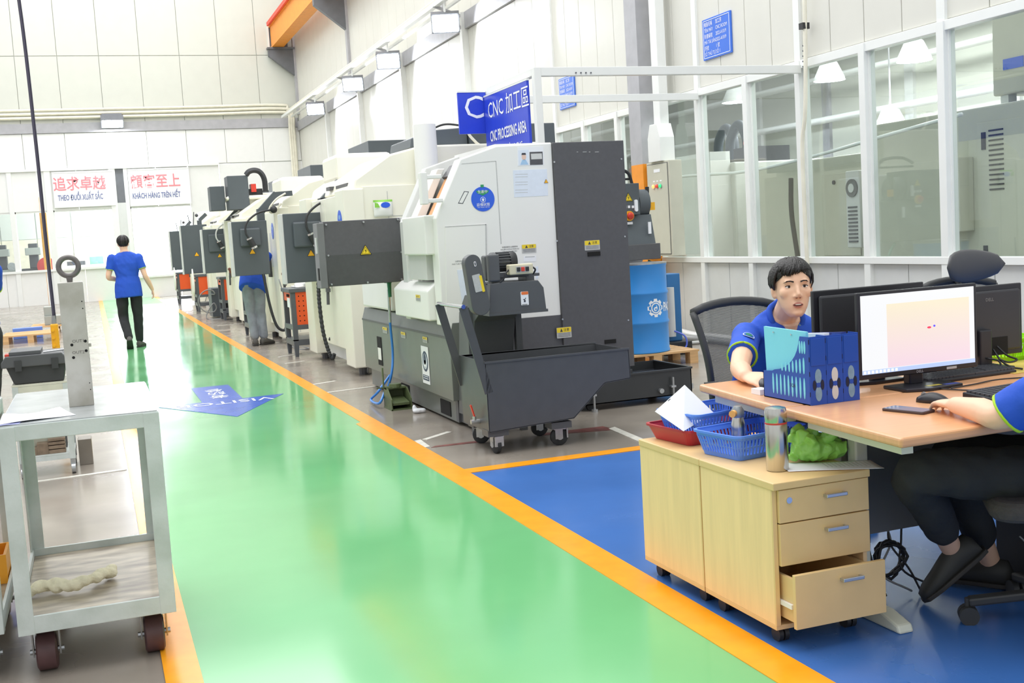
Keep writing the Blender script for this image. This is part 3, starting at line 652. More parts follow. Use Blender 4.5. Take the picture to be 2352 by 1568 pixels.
mk('bracket', MB().box(-0.10, -0.09, 0.06, 0.09, 0.17, 0.34).box(-0.16, -0.03, 0.05, 0.06, 0.17, 0.18), OLIVE, pd)
mk('base_plate', MB().box(-0.09, 0.09, -0.13, 0.13, 0, 0.01), OLIVE, pd)
rag = fuse(MB().sphere((2.36, 8.86, 0.02), 0.05, 0.03, 0.02).sphere((2.33, 8.88, 0.035), 0.018, 0.02, 0.035).sphere((2.39, 8.85, 0.02), 0.03, 0.02, 0.02), 0.008, 2)
solo('paper_scrap', rag, PAPER, 'crumpled white paper scrap on the floor by the lathe', 'paper')

# ---------------------------------------------------------------- chip conveyor of the lathe
cv = thing('chip_conveyor', 'charcoal chip conveyor with finned motor above the chip cart', 'conveyor', (2.65, 7.7, 0))
def CM(name, mb, m, parent=cv, **k): return mk(name, mb, m, parent, w=True, **k)
CGREY = mat('conveyor_grey', '56585A', 0.4, var=0.04)
CM('chute', MB().prism([(7.40, 0.98), (7.40, 0.86), (7.52, 0.80), (7.72, 0.10), (8.02, 0.10), (7.86, 0.85), (7.70, 0.98)], (2.44, 0, 0), (0, 1, 0), (0, 0, 1), 0.30), CGREY, bevel=0.004)
CM('floor_trough', MB().box(2.46, 2.72, 7.68, 8.03, 0.03, 0.16), CGREY)
hd = [(onY(x, y, 7.2).x, onY(x, y, 7.2).z) for x, y in ((1124, 722), (1126, 652), (1160, 647), (1236, 643), (1249, 660), (1256, 714))]
CM('discharge_head', MB().prism(hd, (0, 7.5, 0), (1, 0, 0), (0, 0, 1), 0.30), CGREY, bevel=0.005)
CM('head_rim', MB().box(hd[0][0] - 0.004, hd[5][0] + 0.006, 7.19, 7.51, hd[0][1] - 0.012, hd[0][1] + 0.006), CGREY)
ga, gb = onY(1087, 604, 7.12), onY(1106, 702, 7.12)
ang = math.atan2(gb.z - ga.z, gb.x - ga.x); cap = []
for i in range(13): t = ang + math.pi / 2 + math.pi * i / 12; cap.append((ga.x + 0.056 * math.cos(t), ga.z + 0.056 * math.sin(t)))
for i in range(13): t = ang - math.pi / 2 + math.pi * i / 12; cap.append((gb.x + 0.064 * math.cos(t), gb.z + 0.064 * math.sin(t)))
g = CM('chain_guard', MB().prism(cap, (0, 7.20, 0), (1, 0, 0), (0, 0, 1), 0.075), CGREY, bevel=0.004)
CM('guard_back', MB().box(2.46, 2.54, 7.2, 7.25, 1.08, 1.26), CGREY, bevel=0.01)
def lab(px, py, w_, h_, m, par, yy, tilt=0.0, d=0.003, name='label'):
    q = onY(px, py, yy); ca, sa = math.cos(tilt), math.sin(tilt)
    return plate(name, m, par, (q.x, yy, q.z), (Vector((ca, 0, sa)), Vector((-sa, 0, ca))), rrect(-w_ / 2, w_ / 2, -h_ / 2, h_ / 2, 0.005, 2), d)
lab(1097, 650, 0.055, 0.115, LABELG, g, 7.124, 0.17, 0.002, 'caution_label'); lab(1107, 651, 0.018, 0.11, LABELY, g, 7.124, 0.17, 0.003, 'caution_label')
lab(1091, 606, 0.014, 0.032, PAPER, g, 7.124, 0.1, 0.002); lab(1091, 606, 0.004, 0.022, REDPL, g, 7.124, 0.1, 0.003)
lb = lab(1205, 685, 0.055, 0.092, PAPER, cv, 7.199, 0, 0.002, 'danger_label'); lab(1205, 673, 0.049, 0.020, mat('label_orange', 'EE7A3C', 0.5, var=0), lb, 7.199, 0, 0.003, 'label_header')
q = onY(1205, 689, 7.2)
plate('falling_figure', INK, lb, (q.x, 7.199, q.z), 'F', [(-0.008, -0.012), (0.004, -0.014), (0.006, -0.004), (0.002, 0.004), (0.01, 0.014), (0.006, 0.016), (-0.002, 0.006), (-0.01, 0.008), (-0.012, 0.004), (-0.004, 0.0)], 0.003)
lab(1205, 708 - 9, 0.04, 0.008, LABELG, lb, 7.199, 0, 0.003, 'text_line')
m0, m1 = onY(1128, 603, 7.36), onY(1184, 600, 7.36)
mt = CM('motor', MB().cyl((m0.x, 7.36, m0.z), (m1.x - 0.05, 7.36, m0.z), 0.055, n=20), CGREY, smooth='auto')
fins = MB()
for i in range(20):
    t = 2 * math.pi * i / 20; dv = Vector((0, math.cos(t), math.sin(t)))
    fins.bar(Vector((m0.x + 0.035, 7.36, m0.z)) + dv * 0.06, Vector((m1.x - 0.05, 7.36, m0.z)) + dv * 0.06, 0.016, 0.005, up=tuple(Vector((1, 0, 0)).cross(dv)))
mk('cooling_fins', fins, CGREY, mt, w=True)
mk('fan_cover', MB().lathe([(0.068, 0), (0.07, 0.01), (0.07, 0.035), (0.06, 0.05), (0.03, 0.055)], (m1.x - 0.055, 7.36, m0.z), 'X', 20), BLACK, mt, w=True, smooth='auto')
mk('end_bell', MB().lathe([(0.05, -0.02), (0.068, 0.0), (0.068, 0.025), (0.06, 0.03)], (m0.x, 7.36, m0.z), 'X', 20), CGREY, mt, w=True, smooth='auto')
CM('gearbox', MB().box(m0.x - 0.06, m0.x - 0.015, 7.32, 7.40, m0.z - 0.12, m0.z + 0.05), CGREY, bevel=0.012)
CM('motor_base', MB().box(m0.x - 0.04, m1.x + 0.14, 7.28, 7.44, 1.095, 1.115).box(m0.x + 0.02, m0.x + 0.06, 7.28, 7.44, 1.06, 1.10).box(m1.x + 0.04, m1.x + 0.1, 7.28, 7.44, 1.06, 1.10).box(m0.x, m1.x + 0.06, 7.27, 7.29, 1.10, 1.135), CGREY, bevel=0.003)
b0, b1 = onY(1170, 611, 7.2), onY(1226, 628, 7.2)
sw = CM('switch_box', MB().box(b0.x, b1.x, 7.2, 7.27, 1.115, 1.185), BEIGE, bevel=0.008)
mk('switch_plate', MB().box(b0.x + 0.045, b1.x - 0.035, 7.196, 7.2, 1.13, 1.17), LABELG, sw, w=True)
for k, mm in enumerate((BLACK, REDPL, BLACK)): mk('push_button', MB().box(b0.x + 0.05 + 0.031 * k, b0.x + 0.073 + 0.031 * k, 7.188, 7.2, 1.136, 1.164), mm, sw, w=True, bevel=0.002)
mk('switch_cable', MB().tube(bez([(b0.x, 7.22, 1.15), (b0.x - 0.03, 7.2, 1.13), (b0.x - 0.05, 7.2, 1.09), (b0.x - 0.10, 7.22, 1.06), (b0.x - 0.17, 7.3, 1.07)]), 0.006, 6), BLACK, sw, w=True, smooth=True)
mk('switch_cable', MB().tube(bez([(b1.x, 7.22, 1.16), (b1.x + 0.02, 7.22, 1.14), (b1.x + 0.01, 7.24, 1.11)]), 0.006, 6), BLACK, sw, w=True, smooth=True)
CM('support_leg', MB().box(2.755, 2.80, 7.55, 7.60, 0.0, 0.9), CGREY); CM('support_leg', MB().box(2.40, 2.44, 7.55, 7.60, 0.0, 0.9), CGREY)

# ---------------------------------------------------------------- chip cart
cc = thing('chip_cart', 'charcoal steel chip cart on four casters with a slanted push handle', 'cart', (2.6, 7.05, 0))
def KM(name, mb, m, parent=cc, **k): return mk(name, mb, m, parent, w=True, **k)
CARTG = mat('cart_charcoal', '505255', 0.38, var=0.05, scale=12)
Y0, Y1 = 6.80, 7.33
out = [(2.262, 0.600), (3.257, 0.590), (3.262, 0.398), (3.075, 0.385), (2.845, 0.178), (2.262, 0.150)]
hp_ = MB()
outr = out[::-1]
hp_.prism(outr, (0, Y0 + 0.006, 0), (1, 0, 0), (0, 0, 1), 0.006)
hp_.prism(outr, (0, Y1, 0), (1, 0, 0), (0, 0, 1), 0.006)
for (xa, za), (xb, zb) in zip(out[1:], out[2:] + out[:1]):
    hp_.bar(((xa), (Y0 + Y1) / 2, za), ((xb), (Y0 + Y1) / 2, zb), Y1 - Y0, 0.006, up=(0.01, 0, 1) if abs(xa - xb) > 0.02 else (1, 0, 0))
KM('hopper', hp_, CARTG)
mks('rim', MB().box(2.255, 3.262, Y0 - 0.006, Y0 + 0.006, 0.588, 0.600).box(2.255, 3.262, Y1 - 0.006, Y1 + 0.006, 0.588, 0.600), CARTG, cc, w=True)
for yy in (Y0 + 0.004, Y1 - 0.004):
    KM('handle_bar', MB().bar((2.275, yy, 0.40), (2.14, yy, 0.955), 0.008, 0.055, up=(1, 0, 0.2)), CARTG)
KM('handle_grip', MB().cyl((2.14, Y0 - 0.01, 0.957), (2.14, Y1 + 0.01, 0.957), 0.014, n=12), CHROME, smooth='auto')
for k, (x, y, swv) in enumerate(((2.325, 6.87, 0.1), (2.76, 6.87, 1.45), (2.36, 7.27, 1.1), (2.78, 7.27, 1.5))):
    KM('caster_mount', MB().box(x - 0.07, x + 0.07, y - 0.06, y + 0.06, 0.118, 0.16), CARTG)
    M = Matrix.Translation((x, y, 0)) @ Matrix.Rotation(swv, 4, 'Z')
    cs = KM('caster', MB().box(-0.03, 0.03, -0.055, -0.045, 0.05, 0.115).xf(M), STEELG)
    fk = MB().box(-0.028, -0.022, -0.02, 0.03, 0.045, 0.118).box(0.022, 0.028, -0.02, 0.03, 0.045, 0.118).box(-0.04, 0.04, -0.04, 0.04, 0.108, 0.118)
    mk('caster_fork', fk.xf(M), STEELG, cs, w=True)
    mk('caster_wheel', MB().lathe([(0.05, -0.018), (0.058, -0.012), (0.058, 0.012), (0.05, 0.018)], (0, 0, 0), 'X', 22).xf(M @ Matrix.Translation((0, 0, 0.058))), RUBBER, cs, w=True, smooth='auto')
    mk('wheel_hub', MB().cyl((-0.03, 0, 0.058), (0.03, 0, 0.058), 0.02, n=14).xf(M), STEELG, cs, w=True)
vv = KM('drain_valve', MB().cyl((2.27, 6.98, 0.20), (2.20, 6.98, 0.20), 0.016, n=10).cyl((2.225, 6.98, 0.19), (2.225, 6.98, 0.235), 0.012, n=10), STEELG)
mk('valve_lever', MB().bar((2.225, 6.98, 0.235), (2.205, 6.98, 0.31), 0.022, 0.008, up=(1, 0, 0)), REDPL, vv, w=True)
swarf = MB()
for i in range(120):
    x = random.uniform(3.0, 3.2); y = random.uniform(6.9, 7.25); z = 0.395 + (x - 3.07) * 0.9 * 0.2 if x > 3.07 else 0.385 - (3.07 - x) * 0.9
    a = random.random() * 6.3; swarf.bar((x, y, z + 0.008), (x + 0.018 * math.cos(a), y + 0.018 * math.sin(a), z + 0.014), 0.004, 0.003)
props(KM('metal_swarf', swarf, mat('swarf', 'A09678', 0.35, metal=0.6)), kind='stuff')

# ---------------------------------------------------------------- coolant tank beside the lathe
ct = thing('coolant_tank', 'low black coolant tray on small wheels beside the lathe', 'tank', (3.9, 8.3, 0))
TK = mat('tank_black', '36383A', 0.4)
x0, x1, y0, y1 = 3.42, 4.36, 7.98, 8.62
mk('tray', MB().box(x0, x1, y0, y0 + 0.008, 0.05, 0.26).box(x0, x1, y1 - 0.008, y1, 0.05, 0.26).box(x0, x0 + 0.008, y0, y1, 0.05, 0.26).box(x1 - 0.008, x1, y0, y1, 0.05, 0.26).box(x0, x1, y0, y1, 0.05, 0.058), TK, ct, w=True)
mk('tray_rim', MB().box(x0, x1, y0 - 0.012, y0 + 0.012, 0.248, 0.262).box(x1 - 0.012, x1 + 0.012, y0, y1, 0.248, 0.262), TK, ct, w=True)
mk('coolant', MB().box(x0 + 0.01, x1 - 0.01, y0 + 0.01, y1 - 0.01, 0.17, 0.19), mat('coolant_fluid', '3C4048', 0.06, var=0), ct, w=True)
mk('cover_box', MB().box(3.46, 3.86, y0 + 0.02, y1 - 0.02, 0.2, 0.29), TK, ct, w=True, bevel=0.006)
for x, y in ((3.5, 8.03), (4.3, 8.03), (4.3, 8.57), (3.5, 8.57)): mk('wheel', MB().cyl((x, y - 0.015, 0.035), (x, y + 0.015, 0.035), 0.035, n=14), RUBBER, ct, w=True, smooth='auto')
for x in (3.50, 4.18): mk('jack_bolt', MB().cyl((x, y0 - 0.03, 0.02), (x, y0 - 0.03, 0.2), 0.009, n=8).cyl((x, y0 - 0.03, 0.0), (x, y0 - 0.03, 0.02), 0.025, n=10).box(x - 0.02, x + 0.02, y0 - 0.04, y0, 0.12, 0.135), STEELG, ct, w=True)
mks('fitting', MB().cyl((4.08, y0 - 0.03, 0.1), (4.08, y0, 0.1), 0.02, n=10).box(4.33, 4.40, y0 + 0.05, y0 + 0.12, 0.08, 0.12), STEELG, ct, w=True)

# ---------------------------------------------------------------- row of machining centres behind the lathe
TURQ = mat('sticker_pale', '7FA8E8', 0.4, var=0)
BROWN = mat('brown_knob', '7A4A3A', 0.5)
MZ = [(11.70, 13.20, 'first cream machining centre behind the lathe with a snack-coloured packet on its side', True, 'black'),
      (16.45, 16.25, 'second cream machining centre behind the lathe, where the worker in jeans stands', True, 'black'),
      (21.20, 22.80, 'third cream machining centre with a pale gooseneck lamp', True, 'white'),
      (25.2, 27.80, 'fourth cream machining centre with a tall plain pendant', False, None),
      (30.1, 32.30, 'farthest cream machining centre at the end of the row', False, None)]
def vmc(i, y0, yp, label, bump, neck):
    t = thing('machining_centre', label, 'machine', (3.7, y0 + 0.9, 0), group='machining centres along the aisle')
    def A(name, mb, m, parent=t, **k): return mk(name, mb, m, parent, w=True, **k)
    L_ = 2.45 if i == 0 else 1.85; y1 = y0 + L_; dw = (L_ - 0.88) / 2
    A('side_wall', MB().box(2.68, 5.0, y0 + 0.02, y0 + 0.08, 0.14, 1.96), CREAM, bevel=0.006)
    A('core', MB().box(2.62, 4.9, y0 + 0.08, y1 - 0.05, 0.16, 1.94), CREAM)
    A('front_post', MB().box(2.47, 2.69, y0, y0 + 0.42, 0.09, 1.94), CREAM, bevel=0.012)
    A('front_post', MB().box(2.44, 2.69, y1 - 0.45, y1, 0.09, 1.94), CREAM, bevel=0.012)
    for k in range(2):
        ya = y0 + 0.43 + dw * k; d = A('front_door', MB().box(2.51, 2.63, ya, ya + dw - 0.01, 0.24, 1.90), CREAM, bevel=0.01)
        mk('door_window', MB().box(2.505, 2.512, ya + 0.1, ya + dw - 0.1, 1.1, 1.6), PALEG, d, w=True)
        mk('door_pull', MB().box(2.47, 2.51, ya + (dw - 0.07 if k == 0 else 0.04), ya + (dw - 0.04 if k == 0 else 0.07), 0.95, 1.25), DGREY, d, w=True)
    A('chip_pan', MB().box(2.56, 2.64, y0 + 0.4, y1 - 0.4, 0.10, 0.26), PALEG)
    A('hood', MB().prism([(2.58, 1.92), (2.62, 2.04), (3.0, 2.28), (3.35, 2.36), (4.7, 2.36), (4.7, 1.92)], (0, y1 - 0.03, 0), (1, 0, 0), (0, 0, 1), L_ - 0.07), CREAM, bevel=0.02)
    A('hood_block', MB().box(2.74, 3.4, y1 - 0.95, y1 - 0.08, 2.1, 2.42), CREAM, bevel=0.05)
    A('rail_cover', MB().box(2.60, 2.66, y0 + 0.35, y0 + 0.95, 1.985, 2.02).box(2.56, 2.62, y0 + 1.1, y0 + 1.3, 1.985, 2.025), DGREY)
    A('electric_cabinet', MB().box(3.96, 4.96, y0 + 0.25, y1 - 0.2, 2.0, 2.58 if i == 0 else 2.86), SLATE, bevel=0.01)
    A('cabinet_seam', MB().box(4.47, 4.48, y0 + 0.245, y0 + 0.255, 2.02, 2.56), VOID)
    A('side_seam', MB().box(2.94, 2.946, y0 + 0.016, y0 + 0.022, 0.3, 1.9).box(2.72, 2.728, y0 + 0.017, y0 + 0.022, 0.16, 0.9).box(2.95, 3.6, y0 + 0.016, y0 + 0.022, 1.64, 1.646), LABELG)
    A('side_hatch', MB().box(3.0, 3.5, y0 + 0.0, y0 + 0.03, 0.4, 1.1), PALEG, bevel=0.004)
    for fx in (2.6, 4.7):
        for fy in (y0 + 0.2, y1 - 0.2): A('foot', MB().cyl((fx, fy, 0), (fx, fy, 0.2), 0.05, n=10), DGREY)
    # round blue sticker on the front post
    st = plate('status_sticker', STICKB, t, (2.468, y0 + 0.22, 1.62), 'L', circ(0, 0, 0.10, 28, 0.115), 0.003)
    plate('sticker_field', TURQ, st, (2.468, y0 + 0.22, 1.66), 'L', circ(0, 0, 0.05, 14, 0.025), 0.004)
    # pendant
    zt = 1.70 if bump else 1.72; zb = 0.93 if bump else 0.80
    zt, zb = ((1.76, 0.97), (1.77, 1.02), (1.80, 0.96), (2.01, 0.88), (1.97, 0.92))[i]
    xl = onY((648, 530, 463, 415, 389)[i], 560, yp).x; xr = xl + (0.58, 0.51, 0.58, 0.62, 0.62)[i]
    pn = A('control_pendant', MB().box(xl + 0.03, xr, yp, yp + 0.2, zb, zt), SLATE, bevel=0.008)
    mk('pendant_edge', MB().box(xl, xl + 0.035, yp + 0.01, yp + 0.2, zb - 0.01, zt), PALEG, pn, w=True, bevel=0.006)
    if bump: mk('back_cover', MB().prism(rrect(xl + 0.13, xr - 0.10, zb + 0.40, zt - 0.10, 0.02), (0, yp, 0), (1, 0, 0), (0, 0, 1), 0.05), SLATE, pn, w=True, bevel=0.02)
    triangle_sign(pn, ((xl + xr) / 2 + 0.03, yp - 0.001, zb + 0.33 if bump else zb + 0.45), 'F', 0.045 if bump else 0.06, False)
    if bump:
        xa = xr - 0.06
        A('pendant_arm', MB().box(xa - 0.05, xa + 0.05, yp + 0.05, yp + 0.15, zt - 0.02, zt + 0.16).bar((xa, yp + 0.1, zt + 0.12), (xa + 0.24, yp + 0.1, zt + 0.36), 0.10, 0.10).bar((xa + 0.22, yp + 0.1, zt + 0.35), (xa + 0.46, yp + 0.1, zt + 0.36), 0.09, 0.07), SLATE)
        A('arm_hose', MB().tube(bez([(xa + 0.36, yp + 0.04, zt + 0.36), (xa + 0.22, yp + 0.03, zt + 0.28), (xa + 0.12, yp + 0.03, zt + 0.16), (xa + 0.16, yp + 0.05, zt + 0.10), (xa + 0.3, yp + 0.1, zt + 0.22)]), 0.014, 7), PIPE, smooth=True)
        lm = BLACK if neck == 'black' else PALEG
        g = A('gooseneck_lamp', MB().tube(bez([(xa + 0.14, yp - 0.02, zt + 0.14), (xa - 0.06, yp - 0.06, zt + 0.10), (xa - 0.22, yp - 0.1, zt - 0.02), (xa - 0.25, yp - 0.12, zt - 0.16), (xa - 0.20, yp - 0.12, zt - 0.26)]), 0.014, 8), lm, smooth=True)
        mk('lamp_mount', MB().sphere((xa + 0.17, yp - 0.02, zt + 0.14), 0.05, n=10, m=8), BLACK, g, w=True)
        mk('lamp_head', MB().cyl((xa - 0.21, yp - 0.12, zt - 0.24), (xa - 0.15, yp - 0.13, zt - 0.37), 0.042, n=12), BLACK, g, w=True, smooth='auto')
        mks('lamp_ring', MB().cyl((xa - 0.212, yp - 0.12, zt - 0.235), (xa - 0.205, yp - 0.12, zt - 0.255), 0.044, n=12).cyl((xa - 0.157, yp - 0.13, zt - 0.355), (xa - 0.147, yp - 0.13, zt - 0.38), 0.046, n=12), CHROME, g, w=True, smooth='auto')
    else:
        A('pendant_arm', MB().box(xr - 0.2, xr - 0.1, yp + 0.05, yp + 0.15, zt, zt + 0.1).bar((xr - 0.15, yp + 0.1, zt + 0.1), (2.62, yp + 0.1, zt + 0.24), 0.08, 0.08), SLATE)
        A('top_gear', MB().bar((xl + 0.25, yp + 0.1, zt), (xl + 0.22, yp + 0.1, zt + 0.24), 0.02, 0.02).bar((xl + 0.33, yp + 0.1, zt), (xl + 0.36, yp + 0.1, zt + 0.3), 0.02, 0.02).sphere((xl + 0.42, yp + 0.1, zt + 0.22), 0.04, n=8, m=6), DGREY)
    # hoses and cables under the pendant
    A('flex_hose', MB().tube(bez([(xr - 0.1, yp + 0.02, zb + 0.02), (xr - 0.05, yp - 0.02, 0.6), (xr + 0.02, yp - 0.04, 0.30), (xr + 0.12, yp - 0.02, 0.22), (2.50, yp - 0.02, 0.30)]), 0.02, 8), RUBBER, smooth=True)
    A('cable', MB().tube(bez([(xr + 0.05, yp - 0.4, 0.95), (xr + 0.1, yp - 0.5, 0.6), (xr + 0.06, yp - 0.55, 0.25), (xr + 0.14, yp - 0.6, 0.02), (xr + 0.3, yp - 0.9, 0.015), (2.62, y0 + 0.1, 0.03), (2.75, y0 - 0.04, 0.5), (2.76, y0 - 0.02, 0.95)]), 0.009, 6), CABLEG, smooth=True)
    A('hand_switch', MB().box(2.44, 2.475, yp - 0.42, yp - 0.36, 0.86, 1.0).sphere((2.45, yp - 0.39, 1.02), 0.03, n=8, m=6), BROWN)
    A('air_blow_gun', MB().cyl((2.43, yp - 0.5, 0.72), (2.44, yp - 0.5, 0.95), 0.018, n=8).box(2.42, 2.46, yp - 0.54, yp - 0.46, 0.86, 0.90), DGREY)
    return t
VM = [vmc(i, *a) for i, a in enumerate(MZ)]
# black corrugated hose hanging before the first machining centre, loose wrapping on the floor
hq = [onY(731, 648, 12.9), onY(734, 700, 12.85), onY(743, 765, 12.8), onY(757, 812, 12.75), onY(764, 822, 12.7), onY(768, 812, 12.68)]
HB = bez(hq, 12); mk('corrugated_hose', MB().tube(HB, [0.024 if k_ % 2 else 0.019 for k_ in range(len(HB))], 8), RUBBER, VM[0], w=True)
# packet taped to the first machining centre
q0, q1 = onY(856, 460, 11.70), onY(902, 496, 11.70)
bg = thing('snack_packet', 'colourful green and white plastic packet hanging on the cream machine', 'packet', ((q0.x + q1.x) / 2, 11.68, q1.z))
wd, ht = q1.x - q0.x, q0.z - q1.z
pk = MB(); rs = []
for k in range(9):
    t = k / 8; bul = 0.028 * math.sin(math.pi * t) + 0.002
    rs.append([Vector((-wd / 2 * (1 - 0.04 * math.sin(3 * t)) + wd * s_ / 6, -bul * math.sin(math.pi * s_ / 6), ht * t)) for s_ in range(7)] + [Vector((wd / 2 - wd * s_ / 6, 0.012, ht * t)) for s_ in range(7)])
pk.rings(rs); mk('pouch', pk, mat('packet_white', 'F2F4EE', 0.25, var=0.02), bg, smooth=True)
PKG = mat('packet_green', '8FD04E', 0.3, var=0.05)
for k in range(3): mk('print_band', MB().rings([[v + Vector((0, -0.0015, 0)) for v in rs[j]] for j in ((7, 8),)[0]]) if k == 0 else MB().prism([(-wd * 0.46, 0), (-wd * 0.2, 0), (-wd * 0.3, ht * 0.25), (-wd * 0.46, ht * 0.3)], (0, -0.026, ht * 0.55), (1, 0, 0), (0, 0, 1), 0.003) if k == 1 else MB().prism(circ(0.02, 0, 0.05, 12, 0.03), (0, -0.029, ht * 0.68), (1, 0, 0), (0, 0, 1), 0.003), [PKG, PKG, STICKB][k], bg)
# dark servo gear on the first machine's roof
sv = mk('servo_cover', MB().prism([(3.30, 2.36), (3.32, 2.46), (3.55, 2.54), (3.95, 2.56), (3.95, 2.36)], (0, 12.9, 0), (1, 0, 0), (0, 0, 1), 0.9), SLATE, VM[0], w=True, bevel=0.01)
mk('servo_cable', MB().tube(bez([(3.5, 12.1, 2.52), (3.7, 12.05, 2.60), (3.9, 12.0, 2.58)]), 0.012, 6), BLACK, VM[0], w=True, smooth=True)
mk('white_hose', MB().tube(bez([(4.25, 11.93, 2.585), (4.0, 11.9, 2.60), (3.92, 11.88, 2.5), (4.0, 11.86, 2.38), (4.06, 11.86, 2.32), (3.7, 11.85, 2.32)]), 0.016, 7), PIPE, VM[0], w=True, smooth=True)
mk('column_tube', MB().cyl((3.36, 11.62, 1.2), (3.36, 11.62, 2.56), 0.13, 0.12, 18), LWHITE, VM[0], w=True, smooth='auto')
# spindle motor boxes and cable chain on the third machine
zz = lambda px, py: onY(px, py, 22.0)
a, b = zz(521, 404), zz(573, 455); mk('spindle_motor_cover', MB().box(a.x, b.x, 22.0, 22.5, b.z - 0.2, a.z), SLATE, VM[2], w=True, bevel=0.01)
a, b = zz(483, 427), zz(520, 457); mk('spindle_motor_cover', MB().box(a.x, b.x, 22.2, 22.6, b.z - 0.2, a.z), SLATE, VM[2], w=True, bevel=0.01)
ch = [zz(565, 402), zz(572, 394), zz(585, 391), zz(598, 396), zz(607, 412), zz(610, 440)]
mk('cable_chain', MB().tube(bez(ch, 5), 0.05, 4), RUBBER, VM[2], w=True)
a, b = zz(577, 422), zz(590, 440); mk('red_motor', MB().box(a.x, b.x, 22.05, 22.3, b.z, a.z), REDPL, VM[2], w=True); mk('motor_flange', MB().box(a.x - 0.05, b.x + 0.12, 22.1, 22.4, b.z - 0.1, b.z + 0.06), BLACK, VM[2], w=True)
mk('machine_head', MB().box(zz(520, 450).x, zz(700, 450).x, 22.0, 23.0, 2.3, zz(600, 447).z), CREAM, VM[2], w=True, bevel=0.06)

# ---------------------------------------------------------------- orange and grey tool carts between the machines
TGREY = mat('tool_cart_grey', '5C6167', 0.4); TORANGE = mat('tool_cart_orange', 'F2612A', 0.4, var=0.03)
carts = [((2.30, 14.46), 'nearest orange tool cart, white cloths on its top', 'a'), ((2.24, 18.35), 'orange tool cart in front of the worker in jeans', 'b'), ((2.36, 23.30), 'orange tool cart half hidden by the third machine', 'c'), ((2.20, 27.20), 'orange tool cart with a white bag hung in front, fourth in the row', 'd'), ((2.12, 32.10), 'farthest orange tool cart near the far wall', 'e')]
for k, ((x, y), label, _) in enumerate(carts):
    t = thing('tool_cart', label, 'tool cart', (x, y, 0), group='orange tool carts')
    wx, wy, h = 0.5, 0.62, 0.86
    mk('top_tray', MB().box(-0.02, wx, -0.02, wy + 0.02, h - 0.05, h), TGREY, t, bevel=0.006)
    for lx in (0.0, wx - 0.06):
        for ly in (0.0, wy - 0.06):
            mk('leg', MB().add([(lx, ly, 0.12), (lx + 0.06, ly, 0.12), (lx + 0.06, ly + 0.06, 0.12), (lx, ly + 0.06, 0.12), (lx, ly, h - 0.05), (lx + 0.06, ly, h - 0.05), (lx + 0.06, ly + 0.06, h - 0.05), (lx, ly + 0.06, h - 0.05)], [(0, 3, 2, 1), (4, 5, 6, 7), (0, 1, 5, 4), (1, 2, 6, 5), (2, 3, 7, 6), (3, 0, 4, 7)]).prism([(0, 0.12), (0.06, 0.12), (0.05, 0), (0.01, 0)], (lx, ly + 0.06, 0), (1, 0, 0), (0, 0, 1), 0.06), TGREY, t)
    mk('rail', MB().box(0.06, wx - 0.06, 0.0, 0.03, 0.34, 0.40).box(0.06, wx - 0.06, 0.0, 0.03, 0.14, 0.20).box(0.0, 0.03, 0.06, wy - 0.06, 0.34, 0.40).box(0.0, 0.03, 0.06, wy - 0.06, 0.14, 0.20).box(0.0, wx, 0.0, wy, 0.20, 0.215), TGREY, t)
    pf = mk('perforated_panel', MB().box(0.06, wx - 0.06, 0.005, 0.02, 0.40, h - 0.05), TORANGE, t)
    ps = mk('perforated_panel', MB().box(0.005, 0.02, 0.06, wy - 0.06, 0.70, h - 0.05), TORANGE, t)
    mk('inner_panel', MB().box(wx - 0.09, wx - 0.07, 0.06, wy - 0.06, 0.40, 0.72), mat('inner_red', 'B03A22', 0.5), t)
    if k < 2:
        hol = MB()
        for r_ in range(6):
            for c_ in range(6):
                if r_ in (2, 3) and c_ > 4: continue
                hol.prism(circ(0.10 + 0.055 * c_, 0.45 + 0.062 * r_, 0.008, 8), (0, 0.005, 0), (1, 0, 0), (0, 0, 1), 0.0012)
        mk('panel_holes', hol, VOID, pf)
        mk('shelf_cup', MB().box(0.0, 0.012, 0.10, 0.30, 0.62, 0.74), PAPER, t)
        for r_ in range(6): mk('inner_hole', MB().cyl((wx - 0.095, 0.2, 0.44 + 0.045 * r_), (wx - 0.088, 0.2, 0.44 + 0.045 * r_), 0.012, n=8), PAPER, t)
    mk('panel_knob', MB().cyl((0.003, 0.15, 0.77), (-0.01, 0.15, 0.77), 0.018, n=8).cyl((0.003, 0.25, 0.77), (-0.01, 0.25, 0.77), 0.018, n=8), VOID, t)
cl = MB()
for i in range(9): cl.sphere((2.42 + random.uniform(0, 0.3), 14.6 + random.uniform(0, 0.35), 0.885 + random.uniform(0, 0.05)), random.uniform(0.05, 0.1), random.uniform(0.05, 0.1), random.uniform(0.03, 0.045), rot=Matrix.Rotation(random.uniform(-0.4, 0.4), 3, 'X'))
cl.box(2.4, 2.75, 14.55, 15.0, 0.861, 0.88)
solo('cloth_heap', fuse(cl, 0.012, 3), mat('white_cloth', 'EFEFEB', 0.8, var=0.03, scale=40, bump=0.4, bscale=40), 'heap of white cloths on the nearest orange tool cart', 'cloth', smooth=True)
for x, y, lb in ((2.14, 27.15, 'long white bag hanging before the fourth tool cart'), (2.06, 32.05, 'white bag hanging before the farthest tool cart')):
    b_ = MB(); rs = []
    for k in range(7):
        z = 0.40 + 0.1 * k; r_ = (0.05, 0.08, 0.10, 0.10, 0.09, 0.07, 0.04)[k]
        rs.append([Vector((x + 0.08 * r_ * 4 * math.cos(2 * math.pi * j / 10), y + r_ * math.sin(2 * math.pi * j / 10) * 1.2, z + (0.02 * math.sin(3 * j) if k == 0 else 0))) for j in range(10)])
    solo('hanging_bag', b_.rings(rs), mat('white_plastic_bag', 'F2F1EA', 0.4, var=0.02), lb, 'bag', smooth=True)
